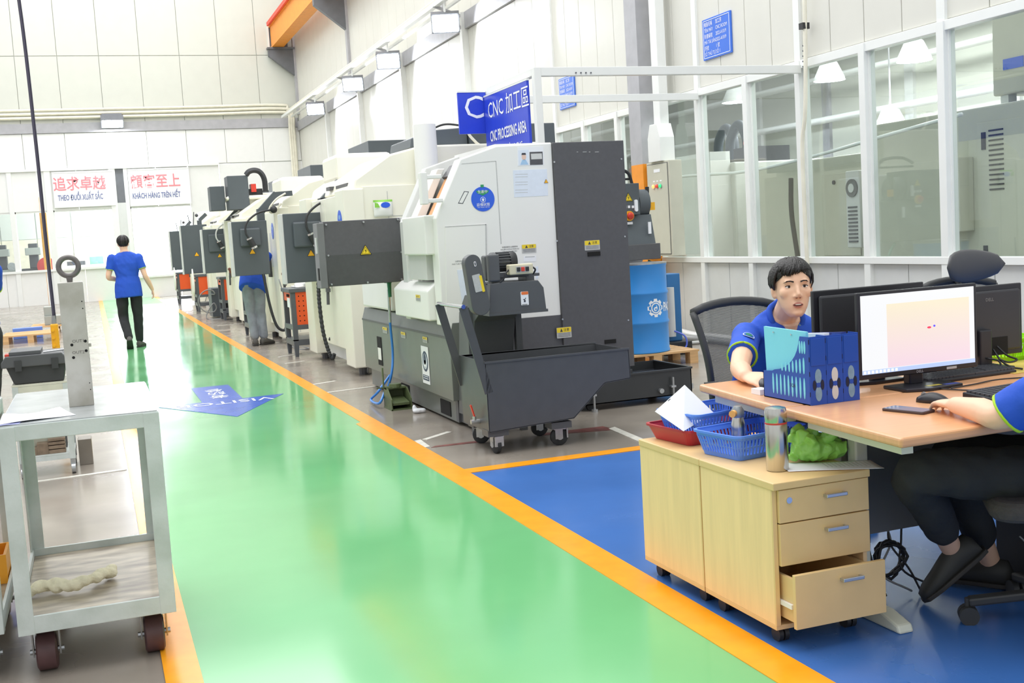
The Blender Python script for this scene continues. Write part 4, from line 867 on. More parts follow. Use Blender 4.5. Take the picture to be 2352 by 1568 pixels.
a = onZ(505, 728); pcb = thing('dark_box', 'dark grey box unit with a coiled cable on the floor between the machines', 'box', (2.30, 24.6, 0))
mk('case', MB().box(-0.05, 0.35, -0.3, 0.35, 0.03, 0.62), SLATE, pcb, bevel=0.01); mk('front_grille', MB().box(0.15, 0.33, -0.306, -0.3, 0.08, 0.55), VOID, pcb)
mk('coiled_cable', MB().tube(bez([(-0.05, -0.3, 0.5)] + [(-0.15 + 0.17 * math.cos(t * 0.8), -0.36 - 0.01 * t, 0.5 - 0.035 * t + 0.16 * math.sin(t * 0.8)) for t in range(10)] + [(-0.2, -0.5, 0.02), (0.2, -0.6, 0.015)], 4), 0.012, 6), CABLEG, pcb, smooth=True)

# ---------------------------------------------------------------- sign frame and area signs
fr = thing('sign_frame', 'white steel frame of posts and beams carrying the area signs', 'frame', (4.02, 10.06, 0))
mk('post', MB().box(3.985, 4.055, 10.025, 10.095, 0, 2.90), FRAMEW, fr, w=True, bevel=0.004)
mk('post', MB().box(3.985, 4.055, 12.115, 12.185, 2.6, 2.90), FRAMEW, fr, w=True, bevel=0.004)
mk('beam', MB().box(4.055, XW - 0.05, 10.025, 10.095, 2.82, 2.90), FRAMEW, fr, w=True, bevel=0.004)
mk('beam', MB().box(4.055, XW - 0.05, 12.115, 12.185, 2.82, 2.90), FRAMEW, fr, w=True, bevel=0.004)
mk('side_beam', MB().box(3.985, 4.055, 10.095, 12.115, 2.83, 2.90), FRAMEW, fr, w=True, bevel=0.004)
for k in range(4):
    q = onY(1323 + 11.5 * k, 167, 10.02); mk('bolt_hole', MB().cyl((q.x, 10.018, q.z), (q.x, 10.03, q.z), 0.008, n=8), MATS['dark_steel'], fr, w=True)
a, b = onX(1213, 172, 3.96), onX(1116, 285, 3.96)
YA, YB = 10.16, b.y
zt_ = onX(1213, 172, 3.96).z; 
s2 = thing('area_sign', 'blue CNC processing area sign board with white writing', 'sign', (3.955, (YA + YB) / 2, 2.2))
mk('board', MB().box(3.955, 3.98, YA, YB, 2.16, 2.80), SIGNB, s2, w=True)
mk('board_edge', MB().box(3.952, 3.983, YA - 0.01, YB + 0.01, 2.80, 2.815), FRAMEW, s2, w=True)
text('CNC 加工區', LETW, s2, (3.955, (YA + YB) / 2 - 0.08, 2.64), 'L', 0.22, d=0.003, sx=0.98)
text('CNC PROCESSING AREA', LETW, s2, (3.955, (YA + YB) / 2 - 0.04, 2.38), 'L', 0.15, d=0.003, sx=0.63, bold=0.003)
text('KHU GIA CÔNG CNC', LETW, s2, (3.955, (YA + YB) / 2 - 0.04, 2.22), 'L', 0.1, d=0.003, sx=0.8)
c0, c1 = onY(1050, 213, YB + 0.02), onY(1116, 293, YB + 0.02)
s1 = thing('area_sign', 'square blue sign board with a large white letter C', 'sign', ((c0.x + c1.x) / 2, YB + 0.03, c1.z))
mk('board', MB().box(c0.x, 3.98, YB + 0.015, YB + 0.04, c1.z - 0.06, c0.z), SIGNB, s1, w=True)
mk('board_edge', MB().box(c0.x, 3.98, YB + 0.01, YB + 0.045, c0.z, c0.z + 0.015), FRAMEW, s1, w=True)
q = onY(1089, 249, YB + 0.015); text('C', LETW, s1, (q.x, YB + 0.015, q.z), 'F', 0.33, d=0.003)
# blue equipment plates on the right wall
for (pa, pb, lb) in (((1614, 48), (1681, 98), 'blue equipment plate with white lines of writing high above the glass'), ((1284, 183), (1322, 232), 'blue equipment plate seen between the white beams')):
    A_, B_ = onX(*pa, XW - 0.012), onX(*pb, XW - 0.012)
    t = thing('equipment_plate', lb, 'sign', (XW - 0.01, (A_.y + B_.y) / 2, B_.z)); hh = onX(pa[0], pa[1] + 56, XW).z
    PB = mat('plate_blue', '3E74DE', 0.35, var=0.03)
    zt2, zb2 = A_.z, A_.z - 0.46 * (1 if pa[0] > 1500 else 1.0)
    mk('board', MB().box(XW - 0.022, XW - 0.003, B_.y, A_.y, zb2, zt2), PB, t, w=True)
    cy_, wy_ = (A_.y + B_.y) / 2, (A_.y - B_.y)
    for x in (1, -1): mk('border_line', MB().box(XW - 0.025, XW - 0.02, cy_ + x * (wy_ / 2 - 0.025) - 0.003, cy_ + x * (wy_ / 2 - 0.025) + 0.003, zb2 + 0.02, zt2 - 0.02), LETW, t, w=True)
    for z in (zb2 + 0.02, zt2 - 0.02): mk('border_line', MB().box(XW - 0.025, XW - 0.02, cy_ - wy_ / 2 + 0.025, cy_ + wy_ / 2 - 0.025, z - 0.003, z + 0.003), LETW, t, w=True)
    for k, (l, r_) in enumerate((('機器名稱', '加工房'), ('TÊN MÁY', 'CNC ROOM'), ('財產編號', '2022-A1019'), ('MÃ TÀI SẢN', '2022-A1019'), ('序號', '1 號'), ('SỐ THỨ TỰ', 'SỐ 1'))):
        z = zt2 - 0.065 - 0.067 * k
        text(l, LETW, t, (XW - 0.022, cy_ + wy_ * 0.43, z), 'L', 0.058, d=0.002, sx=0.8, align='LEFT'); text(r_, LETW, t, (XW - 0.022, cy_ + wy_ * 0.02, z), 'L', 0.058, d=0.002, sx=0.8, align='LEFT')

# ---------------------------------------------------------------- banners on the far wall
BANN = mat('banner_white', 'F3F4F6', 0.5, var=0.01); BRED = mat('glare_washed_red', 'EE8C94', 0.6, var=0); BNAVY = mat('glare_washed_navy', '727AA6', 0.6, var=0)  # red and navy print paled, the lamp glare over them is in the colour
for (p0, p1, zh, vn, lb) in (((118, 395), (266, 470), '追求卓越', 'THEO ĐUỔI XUẤT SẮC', 'white banner with red characters, left of the dark pillar'), ((292, 388), (440, 466), '顧客至上', 'KHÁCH HÀNG TRÊN HẾT', 'white banner with red characters, right of the dark pillar')):
    A_, B_ = onY(*p0, YF - 0.06), onY(*p1, YF - 0.06)
    t = thing('wall_banner', lb, 'banner', ((A_.x + B_.x) / 2, YF - 0.06, B_.z))
    mk('sheet', MB().box(A_.x, B_.x, YF - 0.065, YF - 0.05, B_.z, A_.z - 0.03), BANN, t, w=True)
    mk('top_batten', MB().box(A_.x, B_.x, YF - 0.075, YF - 0.04, A_.z - 0.05, A_.z - 0.01), FRAMEW, t, w=True); mk('bottom_batten', MB().box(A_.x, B_.x, YF - 0.075, YF - 0.04, B_.z - 0.02, B_.z + 0.02), FRAMEW, t, w=True)
    cx_ = (A_.x + B_.x) / 2 - 0.12; H = A_.z - B_.z
    text(zh, BRED, t, (cx_, YF - 0.065, B_.z + 0.62 * H), 'F', 0.46, d=0.006, sx=0.85, bold=0.006)
    text(vn, BNAVY, t, (cx_, YF - 0.065, B_.z + 0.25 * H), 'F', 0.24, d=0.006, sx=0.53, bold=0.005)

# ---------------------------------------------------------------- machine beside the drum, behind the lathe
mb_ = thing('grinding_machine', 'white machine with a dark switch panel behind the blue drum', 'machine', (4.9, 11.6, 0))
def GM(name, mbx, m, parent=mb_, **k): return mk(name, mbx, m, parent, w=True, **k)
GM('body', MB().box(4.25, 5.42, 10.98, 11.7, 0.75, 1.80), LWHITE, bevel=0.02)
GM('lower_body', MB().box(4.25, 5.35, 10.98, 11.7, 0.0, 0.75), PALEG, bevel=0.01)
pn = GM('switch_panel', MB().box(4.7, 5.29, 10.60, 10.96, 1.50, 1.82), SLATE, bevel=0.006)
GM('panel_front', MB().prism([(10.58, 1.06), (10.58, 1.20), (10.66, 1.50), (10.96, 1.50), (10.96, 1.06)], (4.7, 0, 0), (0, 1, 0), (0, 0, 1), 0.74), SLATE, bevel=0.006)
GM('panel_lip', MB().box(4.7, 5.47, 10.54, 10.96, 1.04, 1.20), DGREY, bevel=0.006)
q = onY(1443, 453, 10.6); triangle_sign(mb_, (q.x, 10.599, q.z), 'F', 0.05)
for px in (1436, 1444, 1453): q = onY(px, 475, 10.6); mk('push_button', MB().box(q.x - 0.012, q.x + 0.012, 10.59, 10.6, q.z - 0.013, q.z + 0.013), PAPER, pn, w=True)
q = onY(1460, 472, 10.6); mk('cable_gland', MB().prism(rrect(q.x - 0.017, q.x + 0.017, q.z - 0.06, q.z + 0.06, 0.015), (0, 10.6, 0), (1, 0, 0), (0, 0, 1), 0.02), PAPER, pn, w=True)
q = onY(1444, 496, 10.6); es = mk('stop_collar', MB().cyl((q.x, 10.6, q.z), (q.x, 10.575, q.z), 0.05, n=18), WARN, pn, w=True, smooth='auto'); mk('stop_button', MB().lathe([(0.03, 0), (0.038, -0.02), (0.03, -0.035), (0.0, -0.038)], (q.x, 10.575, q.z), 'Y', 16), REDPL, es, w=True, smooth=True)
mk('stop_tag', MB().box(q.x - 0.04, q.x + 0.04, 10.596, 10.6, q.z - 0.085, q.z - 0.06), PAPER, pn, w=True)
GM('round_housing', MB().cyl((5.30, 10.75, 1.62), (5.42, 10.75, 1.62), 0.14, n=18), SLATE, smooth='auto')
GM('lever', MB().bar((5.42, 10.7, 1.5), (5.43, 10.7, 1.78), 0.03, 0.03), BLACK); GM('yellow_tag', MB().box(5.42, 5.50, 10.68, 10.69, 1.54, 1.62), WARN); GM('level_plate', MB().box(5.36, 5.39, 10.57, 10.585, 1.30, 1.42), PAPER)
GM('spout', MB().cyl((5.2, 10.78, 1.08), (5.2, 10.66, 1.03), 0.10, 0.12, 14), PALEG)
GM('pipe_rail', MB().tube(bez([(4.9, 10.98, 1.92), (5.05, 10.98, 1.98), (5.25, 10.98, 1.98), (5.36, 10.98, 1.94), (5.40, 10.98, 1.82)]), 0.018, 8).tube([(4.9, 10.98, 1.88), (5.37, 10.98, 1.88)], 0.012, 8), BLACK, smooth=True)
GM('green_hose', MB().tube(bez([(5.40, 10.7, 1.02), (5.50, 10.65, 0.95), (5.56, 10.65, 0.8), (5.54, 10.65, 0.65)]), 0.014, 8), mat('green_hose', '3FA090', 0.4, var=0), smooth=True)

# ---------------------------------------------------------------- blue drum on a pallet
WOOD = mat('pallet_wood', 'D8AE7C', 0.7, var=0.15, scale=3, stretch=(1, 8, 8))
DB = mat('drum_blue', '3B8FDC', 0.32, var=0.04, scale=4)
pl = thing('wooden_pallet', 'pale wooden pallet under the blue drum', 'pallet', (5.12, 10.45, 0))
for k in range(6): mk('deck_board', MB().box(-0.46, 0.46, -0.42 + 0.145 * k, -0.42 + 0.145 * k + 0.12, 0.115, 0.135), WOOD, pl)
for x in (-0.42, 0.0, 0.40):
    mk('stringer', MB().box(x - 0.045, x + 0.045, -0.42, 0.42, 0.095, 0.115), WOOD, pl)
    for y in (-0.37, 0.0, 0.37): mk('block', MB().box(x - 0.045, x + 0.045, y - 0.05, y + 0.05, 0.0, 0.095), WOOD, pl)
dr = thing('oil_drum', 'bright blue steel drum with a white gear emblem', 'drum', (5.085, 10.33, 0.135))
R_ = 0.288
prof = [(R_ - 0.01, 0), (R_ + 0.006, 0.006), (R_ + 0.006, 0.02), (R_, 0.03)]
for zc in (0.30, 0.59): prof += [(R_, zc - 0.025), (R_ + 0.010, zc - 0.008), (R_ + 0.010, zc + 0.008), (R_, zc + 0.025)]
prof += [(R_, 0.85), (R_ + 0.006, 0.86), (R_ + 0.006, 0.875), (R_ - 0.004, 0.88)]
mk('shell', MB().lathe(prof, n=48), DB, dr, smooth='auto')
mk('top_rim', MB().lathe([(R_ - 0.012, 0.87), (R_ + 0.008, 0.872), (R_ + 0.008, 0.885), (R_ - 0.012, 0.887)], n=48), STEELG, dr, smooth='auto')
def on_drum(cx, cz, rad):
    def f(u, v):
        t = (cx + u) / R_; return Vector(((rad) * math.sin(t), -(rad) * math.cos(t), cz + v))
    return f
def drum_mark(poly, cx, cz, m, rad, name):
    c = MB(); f = on_drum(cx, cz, rad); g = on_drum(cx, cz, rad - 0.004); n = len(poly)
    c.add([f(*p) for p in poly] + [f(0, 0)], [(i, (i + 1) % n, n) for i in range(n)]); return mk(name, c, m, dr)
gear = []
for i in range(8):
    for da, rr in ((-0.30, 0.072), (-0.2, 0.092), (0.2, 0.092), (0.30, 0.072)):
        t = 2 * math.pi * i / 8 + da; gear.append((rr * math.sin(t), rr * math.cos(t)))
gx = 0.045
em = drum_mark(gear, gx, 0.445, LETW, R_ + 0.0015, 'gear_emblem')
drum_mark(circ(0, 0, 0.060, 24), gx, 0.445, DB, R_ + 0.0022, 'emblem_ring'); drum_mark(circ(0, 0, 0.053, 24), gx, 0.445, LETW, R_ + 0.0029, 'emblem_ring'); drum_mark(circ(0, 0, 0.041, 24), gx, 0.445, DB, R_ + 0.0036, 'emblem_disc')
drum_mark(circ(-0.006, 0.0, 0.020, 14), gx, 0.435, LETW, R_ + 0.0043, 'emblem_mark'); drum_mark([(0.0, 0.0), (0.02, 0.0), (0.008, 0.035)], gx, 0.44, LETW, R_ + 0.0043, 'emblem_mark'); drum_mark(circ(0, 0, 0.010, 12), gx - 0.002, 0.433, DB, R_ + 0.005, 'emblem_mark')
text('PAC', LETW, dr, (0, 0, 0), 'F', 0.12, w=False, align='LEFT', bend=lambda u, v: on_drum(gx + 0.105, 0.445, R_ + 0.002)(u * 0.62, v * 1.0), bold=0.004)
# pump unit behind the drum
pu = thing('pump_unit', 'slim blue and white pump unit standing behind the drum', 'pump', (5.76, 10.98, 0))
mk('tank', MB().box(-0.06, 0.1, -0.1, 0.12, 0.14, 0.86), mat('pump_blue', '2F6FA8', 0.4), pu, bevel=0.01); mk('filter_tube', MB().cyl((-0.06, -0.16, 0.2), (-0.06, -0.16, 0.72), 0.045, n=14), PALEG, pu, smooth='auto')
mk('base', MB().box(-0.15, 0.16, -0.2, 0.16, 0, 0.14), BLACK, pu, bevel=0.01); mk('blue_tube', MB().tube(bez([(-0.05, -0.2, 0.26), (0.05, -0.24, 0.2), (0.06, -0.25, 0.1), (-0.02, -0.25, 0.03)]), 0.01, 6), mat('tube_violet', '6A7CE8', 0.4, var=0), pu, smooth=True)
cd = thing('conduit_hose', 'thick grey conduit hoses lying along the floor by the lower wall', 'hose', (6.4, 12, 0))
for k, pts in enumerate(([(1520, 748, 0.10), (1555, 760, 0.06), (1600, 772, 0.05), (1650, 776, 0.04), (1760, 790, 0.04)], [(1545, 770, 0.03), (1590, 778, 0.03), (1645, 783, 0.03), (1760, 800, 0.03)], [(1530, 793, 0.02), (1580, 788, 0.02), (1640, 783, 0.02), (1700, 780, 0.02), (1800, 785, 0.02)])):
    mk('hose', MB().tube(bez([Vector((min(onZ(a, b, c).x, 6.74 + 0.03 * k), onZ(a, b, c).y, c)) for a, b, c in pts]), (0.05, 0.045, 0.02)[k], 8), PALEG if k != 1 else CABLEG, cd, w=True, smooth=True)

# ---------------------------------------------------------------- electrical wall cabinet with signal lamps and duct
CABB = mat('cabinet_beige', 'C9C8B8', 0.4, var=0.02)
xf, ya, yb, za, zb = 6.70, 12.58, 13.19, 0.99, 2.16
cab = thing('electrical_cabinet', 'beige electrical wall cabinet with three signal lamps', 'cabinet', (6.8, 12.9, za))
mk('body', MB().box(xf, XW - 0.06, ya, yb, za, zb), CABB, cab, w=True, bevel=0.006)
d = mk('door', MB().box(xf - 0.012, xf, ya + 0.05, yb - 0.03, za + 0.03, zb - 0.03), CABB, cab, w=True, bevel=0.003)
mk('door_gap', MB().box(xf - 0.003, xf + 0.001, ya + 0.042, yb - 0.022, za + 0.022, zb - 0.022), DGREY, cab, w=True)
mk('name_plate', MB().box(xf - 0.015, xf - 0.012, 12.81, 12.97, 2.03, 2.07), PAPER, d, w=True)
for k, (yy, hexc) in enumerate(((12.98, 'FF8A50'), (12.89, 'E85038'), (12.80, '38C878'))):
    mk('lamp_bezel', MB().cyl((xf - 0.012, yy, 1.86), (xf - 0.02, yy, 1.86), 0.03, n=14), STEELG, d, w=True)
    mk('signal_lamp', MB().lathe([(0.024, 0), (0.024, -0.012), (0.015, -0.02), (0.0, -0.022)], (xf - 0.02, yy, 1.86), 'X', 14), mat('signal_lamp_%d' % k, hexc, 0.3, var=0, emit=(2.2, 0.3, 0.9)[k]), d, w=True, smooth=True)
    mk('lamp_tag', MB().box(xf - 0.014, xf - 0.012, yy - 0.025, yy + 0.025, 1.915, 1.93), PAPER, d, w=True)
du = thing('cable_duct', 'white sheet-metal cable duct standing on the wall cabinet', 'duct', (6.78, 12.9, zb))
mk('duct_box', MB().prism([(12.72, zb), (13.05, zb), (13.05, 2.45), (12.98, 2.62), (12.79, 2.62), (12.72, 2.45)], (6.66, 0, 0), (0, 1, 0), (0, 0, 1), 0.2), FRAMEW, du, w=True, bevel=0.006)
mk('riser', MB().box(6.72, 6.84, 12.80, 12.97, 2.62, 5.1), FRAMEW, du, w=True, bevel=0.004)

# ---------------------------------------------------------------- machine room behind the glass
wm = mk('wall_room', MB().box(12.4, 12.5, 3, 30, 0, 9), WALLW, kind='structure', label='white back wall of the machine room behind the glass')
for k in range(9): mk('wall_rib', MB().box(12.34, 12.4, 4 + 2.2 * k, 4.2 + 2.2 * k, 0, 9), BANDG if k % 3 == 0 else LOWW, wm)
for z in (3.0, 3.7, 4.6, 5.4): mk('pipe_run', MB().cyl((12.1, 3, z), (12.1, 28, z), 0.06 if z < 4 else 0.04, n=10), FRAMEW, wm, smooth='auto')
for z in (4.2, 6.0): mk('roof_beam', MB().box(11.9, 12.2, 3, 28, z, z + 0.18), BANDG, wm)
ROOMB = mat('room_machine_beige', 'CFCFC0', 0.4, var=0.02); ROOMG = mat('room_machine_grey', 'A8ACA6', 0.4, var=0.03)
def room_machine(y0, y1, x0, x1, h, label, m):
    t = thing('grinder_cabinet', label, 'machine', ((x0 + x1) / 2, (y0 + y1) / 2, 0), group='machines behind the glass')
    mk('body', MB().box(x0, x1, y0, y1, 0, h), m, t, w=True, bevel=0.02)
    return t
r1 = room_machine(7.2, 10.35, 7.9, 9.3, 2.30, 'tall beige machine cabinet with a vertical vent behind the rightmost panes', ROOMB)
mk('vent_door', MB().box(7.885, 7.9, 7.7, 8.72, 0.5, 2.15), ROOMB, r1, w=True, bevel=0.004)
for k in range(13): mk('louvre', MB().box(7.878, 7.886, 8.38, 8.56, 1.52 + 0.045 * k, 1.535 + 0.045 * k), INK, r1, w=True)
for z in (0.85, 1.9): mk('latch', MB().box(7.875, 7.886, 8.60, 8.65, z, z + 0.16), INK, r1, w=True)
mk('wall_box', MB().box(7.72, 7.9, 8.78, 9.06, 1.15, 1.85), ROOMB, r1, w=True, bevel=0.01)
ug = mk('upper_unit', MB().box(8.3, 9.4, 7.2, 8.95, 2.42, 3.2), ROOMB, r1, w=True, bevel=0.02); mk('unit_post', MB().box(8.35, 8.45, 7.3, 7.4, 2.3, 2.45).box(8.35, 8.45, 8.8, 8.9, 2.3, 2.45), FRAMEW, r1, w=True); mk('unit_plate', MB().box(8.29, 8.3, 8.55, 8.8, 2.65, 2.75), STICKB, ug, w=True)
r2 = room_machine(10.6, 13.0, 8.2, 9.8, 2.05, 'beige machine with an inner door and black hose behind the middle panes', ROOMB)
mk('inner_door', MB().box(8.185, 8.2, 10.9, 11.6, 0.9, 1.85), CABB, r2, w=True, bevel=0.004); mk('door_knob', MB().cyl((8.17, 11.35, 1.75), (8.19, 11.35, 1.75), 0.025, n=10), INK, r2, w=True)
mk('black_hose', MB().tube(bez([(8.1, 12.1, 1.85), (8.06, 12.05, 1.4), (8.1, 12.0, 0.8), (8.12, 12.0, 0.3)]), 0.03, 8), BLACK, r2, w=True, smooth=True)
wc = mk('cooler_box', MB().box(7.98, 8.2, 10.62, 10.86, 1.0, 1.85), PALEG, r2, w=True, bevel=0.01); mk('fan_ring', MB().cyl((7.965, 10.74, 1.66), (7.98, 10.74, 1.66), 0.10, n=20), DGREY, wc, w=True); mk('fan_hub', MB().cyl((7.958, 10.74, 1.66), (7.966, 10.74, 1.66), 0.05, n=14), PALEG, wc, w=True)
for k in range(10): mk('cooler_slat', MB().box(7.97, 7.981, 10.66, 10.82, 1.06 + 0.042 * k, 1.08 + 0.042 * k), INK, wc, w=True)
mk('amber_cover', MB().box(8.17, 8.2, 10.92, 11.05, 1.0, 1.6), mat('amber_cover', 'D8B878', 0.4), r2, w=True)
r3 = room_machine(13.4, 15.6, 8.1, 9.8, 2.15, 'pale machine with a folded cable chain behind the third pane', mat('room_machine_pale', 'D6D8D2', 0.4))
mk('front_guard', MB().prism([(13.5, 0.6), (14.1, 0.6), (14.5, 1.2), (14.5, 2.3), (13.5, 2.3)], (8.1, 0, 0), (0, 1, 0), (0, 0, 1), -0.3), LWHITE, r3, w=True)
for k, oy in enumerate((13.7, 14.2)): mk('cable_chain', MB().tube(bez([(8.5 + 0.1 * k, oy, 2.15), (8.5 + 0.1 * k, oy + 0.02, 2.5), (8.5 + 0.1 * k, oy + 0.2, 2.68), (8.5 + 0.1 * k, oy + 0.42, 2.5), (8.5 + 0.1 * k, oy + 0.45, 2.15)]), 0.07, 8), SLATE, r3, w=True, smooth=True)
mk('red_knob', MB().sphere((8.4, 13.55, 2.4), 0.05, n=10, m=8), REDPL, r3, w=True); mk('top_gear', MB().box(8.4, 9.0, 13.45, 13.9, 2.15, 2.35), DGREY, r3, w=True)
r4 = room_machine(16.4, 19.0, 8.0, 9.8, 2.0, 'grey-green machine with a wall box and round gauge behind the fourth pane', ROOMG)
wx_ = mk('wall_box', MB().box(7.75, 8.0, 16.5, 17.15, 0.95, 1.85), ROOMB, r4, w=True, bevel=0.01)
gg = mk('cooler_box', MB().box(7.85, 8.0, 17.25, 17.6, 0.9, 1.85), PALEG, r4, w=True, bevel=0.01); mk('fan_ring', MB().cyl((7.835, 17.42, 1.65), (7.85, 17.42, 1.65), 0.13, n=20), DGREY, gg, w=True); mk('cooler_grille', MB().box(7.84, 7.851, 17.30, 17.55, 0.98, 1.40), INK, gg, w=True); mk('drop_cable', MB().tube(bez([(7.86, 17.3, 0.9), (7.84, 17.25, 0.6), (7.86, 17.2, 0.2)]), 0.012, 6), INK, gg, w=True, smooth=True)
r5 = room_machine(20.0, 22.6, 8.2, 9.9, 2.1, 'pale green machine far behind the glass with a dark slanted hose', mat('room_machine_mint', 'CFD8CC', 0.4))
mk('top_motor', MB().box(8.3, 8.8, 20.3, 21.0, 2.1, 2.7), SLATE, r5, w=True, bevel=0.02); mk('flex_hose', MB().tube(bez([(8.1, 20.1, 1.7), (8.1, 20.5, 2.1), (8.2, 21.2, 2.4), (8.3, 21.8, 2.45)]), 0.05, 8), BLACK, r5, w=True, smooth=True)
a = [Vector((7.35, 8.3, 2.20)), Vector((7.35, 9.3, 2.12)), Vector((7.4, 10.6, 2.02)), Vector((7.4, 12.0, 1.95)), Vector((7.5, 14.0, 2.0)), Vector((7.6, 16.5, 1.9)), Vector((7.6, 20, 2.05))]
mk('air_line', MB().tube(bez(a), 0.018, 8), FRAMEW, wr, smooth=True)
for k, (px, py) in enumerate(((2100, 140), (1905, 185), (1690, 235), (2046, 297))):
    lp_ = onX(px, py, 10.5)
    t = thing('room_lamp', ['high hanging lamp behind the second pane from the right', 'bright hanging lamp left of the white conduit mullion behind the glass', 'hanging lamp behind the pane next to the wall cabinet', 'low hanging lamp behind the glass above the machines'][k], 'lamp', lp_, group='machine room lamps')
    mk('bell', MB().lathe([(0.05, 0.3), (0.12, 0.26), (0.22, 0.05), (0.23, 0.0)], n=18, cap=False), FRAMEW, t, smooth=True); mk('bulb', MB().cyl((0, 0, 0.0), (0, 0, 0.05), 0.2, n=18), LAMPON, t); mk('rod', MB().cyl((0, 0, 0.3), (0, 0, 2.5), 0.012, n=6), BANDG, t)

# ---------------------------------------------------------------- left side: steel trolleys, die block, rolling stand
CARTP = mat('chipped_trolley_paint', 'D3DAD8', 0.45, var=0.0, hex2='BFC8C3', scale=9, bump=0.08, bscale=60)
TOPST = mat('worn_steel_top', 'B7BCBD', 0.22, metal=0.25, var=0.12, scale=7)
SHELF = mat('oily_shelf', 'C2B6A2', 0.35, var=0.0, hex2='7E7264', scale=5, stretch=(1, 3, 1))
WHEELR = mat('dark_red_wheel', '5A3F40', 0.5, var=0.15, scale=20)
def trolley(x0, x1, y0, y1, h, label, wheels=True):
    t = thing('steel_trolley', label, 'trolley', ((x0 + x1) / 2, (y0 + y1) / 2, 0))
    def T(name, mbx, m, parent=t, **k): return mk(name, mbx, m, parent, w=True, **k)
    a = 0.052
    T('top_plate', MB().box(x0 + 0.004, x1 - 0.004, y0 + 0.004, y1 - 0.004, h - 0.006, h), TOPST)
    for (p, q) in (((x0, y0), (x1, y0)), ((x0, y1), (x1, y1))):
        T('top_rail', MB().box(p[0], q[0], p[1] - (0 if p[1] == y0 else 0.01), p[1] + (0.01 if p[1] == y0 else 0), h - 0.055, h - 0.004), CARTP, bevel=0.002)
        T('bottom_rail', MB().box(p[0], q[0], p[1] - (0 if p[1] == y0 else 0.01), p[1] + (0.01 if p[1] == y0 else 0), 0.165, 0.225), CARTP, bevel=0.002)
    for x in (x0, x1 - 0.01):
        T('top_rail', MB().box(x, x + 0.01, y0 + 0.01, y1 - 0.01, h - 0.055, h - 0.004), CARTP); T('bottom_rail', MB().box(x, x + 0.01, y0 + 0.01, y1 - 0.01, 0.165, 0.225), CARTP)
    for sx, x in ((1, x0), (-1, x1)):
        for sy, y in ((1, y0), (-1, y1)):
            L = [(0, 0), (a, 0), (a, 0.006), (0.006, 0.006), (0.006, a), (0, a)]
            pts = [(x + sx * (u - 0.0015), y + sy * (v - 0.0015)) for u, v in L]
            if sx * sy < 0: pts = pts[::-1]
            T('leg', MB().prism(pts, (0, 0, 0.163), (1, 0, 0), (0, 1, 0), h - 0.170), CARTP, bevel=0.0015)
            if wheels:
                cx, cy = x + sx * 0.075, y + sy * 0.10
                c = T('caster', MB().box(cx - 0.045, cx + 0.045, cy - 0.05, cy + 0.05, 0.150, 0.162), STEELG)
                for s in (-1, 1): mk('caster_fork', MB().bar((cx + s * 0.043, cy, 0.15), (cx + s * 0.043, cy + 0.02, 0.055), 0.005, 0.035, up=(0, 1, 0)), STEELG, c, w=True)
                mk('caster_wheel', MB().lathe([(0.055, -0.034), (0.066, -0.028), (0.066, 0.028), (0.055, 0.034)], (cx, cy + 0.02, 0.066), 'X', 24), WHEELR, c, w=True, smooth='auto')
                mk('caster_axle', MB().cyl((cx - 0.055, cy + 0.02, 0.066), (cx + 0.055, cy + 0.02, 0.066), 0.01, n=8), STEELG, c, w=True)
    T('shelf', MB().box(x0 + 0.011, x1 - 0.011, y0 + 0.011, y1 - 0.011, 0.19, 0.196), SHELF)
    return t
HT = 0.87
trolley(-0.335, 0.168, 4.06, 5.03, HT, 'chipped pale green steel trolley in front, die block on top')
trolley(-0.93, -0.385, 4.12, 5.0, HT, 'second steel trolley cut off at the left edge')
DIE = mat('die_steel', 'C6C4BD', 0.4, metal=0.2, var=0.0, hex2='A8A498', scale=9, bump=0.05, bscale=40)
bk = thing('die_block', 'tall grey steel block with an eyebolt on the trolley', 'steel block', (-0.08, 4.44, HT))
mk('block', MB().box(-0.120, -0.036, 4.385, 4.485, HT, 1.316), DIE, bk, w=True, bevel=0.002)
for px, py, r_ in ((165, 792, 0.0052), (169, 821, 0.0052), (196, 783, 0.0052), (198, 805, 0.0052), (188, 692, 0.0022), (190, 708, 0.0022), (206, 879, 0.002), (208, 894, 0.002)):
    q = onY(px, py, 4.385); mk('drilled_hole', MB().cyl((q.x, 4.3845, q.z), (q.x, 4.39, q.z), r_, n=14), VOID, bk, w=True)
for s, py in (('OUT1', 783), ('OUT2', 809)):
    q = onY(180, py, 4.385); text(s, mat('stamped_grey', '6E6A66', 0.5, var=0), bk, (q.x, 4.385, q.z), 'F', 0.0145, d=0.0008, sx=1.1)
q = onY(203, 793, 4.385); mk('side_lug', MB().box(-0.037, -0.027, 4.40, 4.42, q.z - 0.006, q.z + 0.006), DIE, bk, w=True)
eb = MB(); R1, r1 = 0.0335, 0.0095; c0 = Vector((-0.079, 4.43, 1.372)); rg = []
for i in range(28):
    t = 2 * math.pi * i / 28; d = Vector((math.cos(t), 0, math.sin(t)))
    eb.v += [c0 + d * (R1 + r1 * math.cos(2 * math.pi * j / 10)) + Vector((0, r1 * math.sin(2 * math.pi * j / 10), 0)) for j in range(10)]
for i in range(28):
    for j in range(10): eb.f.append((i * 10 + j, i * 10 + (j + 1) % 10, ((i + 1) % 28) * 10 + (j + 1) % 10, ((i + 1) % 28) * 10 + j))
mk('eyebolt', eb, mat('eyebolt_steel', '75716F', 0.4, metal=0.5, var=0.1, scale=40), bk, w=True, smooth=True)
mk('eyebolt_shank', MB().cyl((-0.079, 4.43, 1.312), (-0.079, 4.43, 1.335), 0.009, 0.012, 14), MATS['eyebolt_steel'], bk, w=True, smooth='auto')
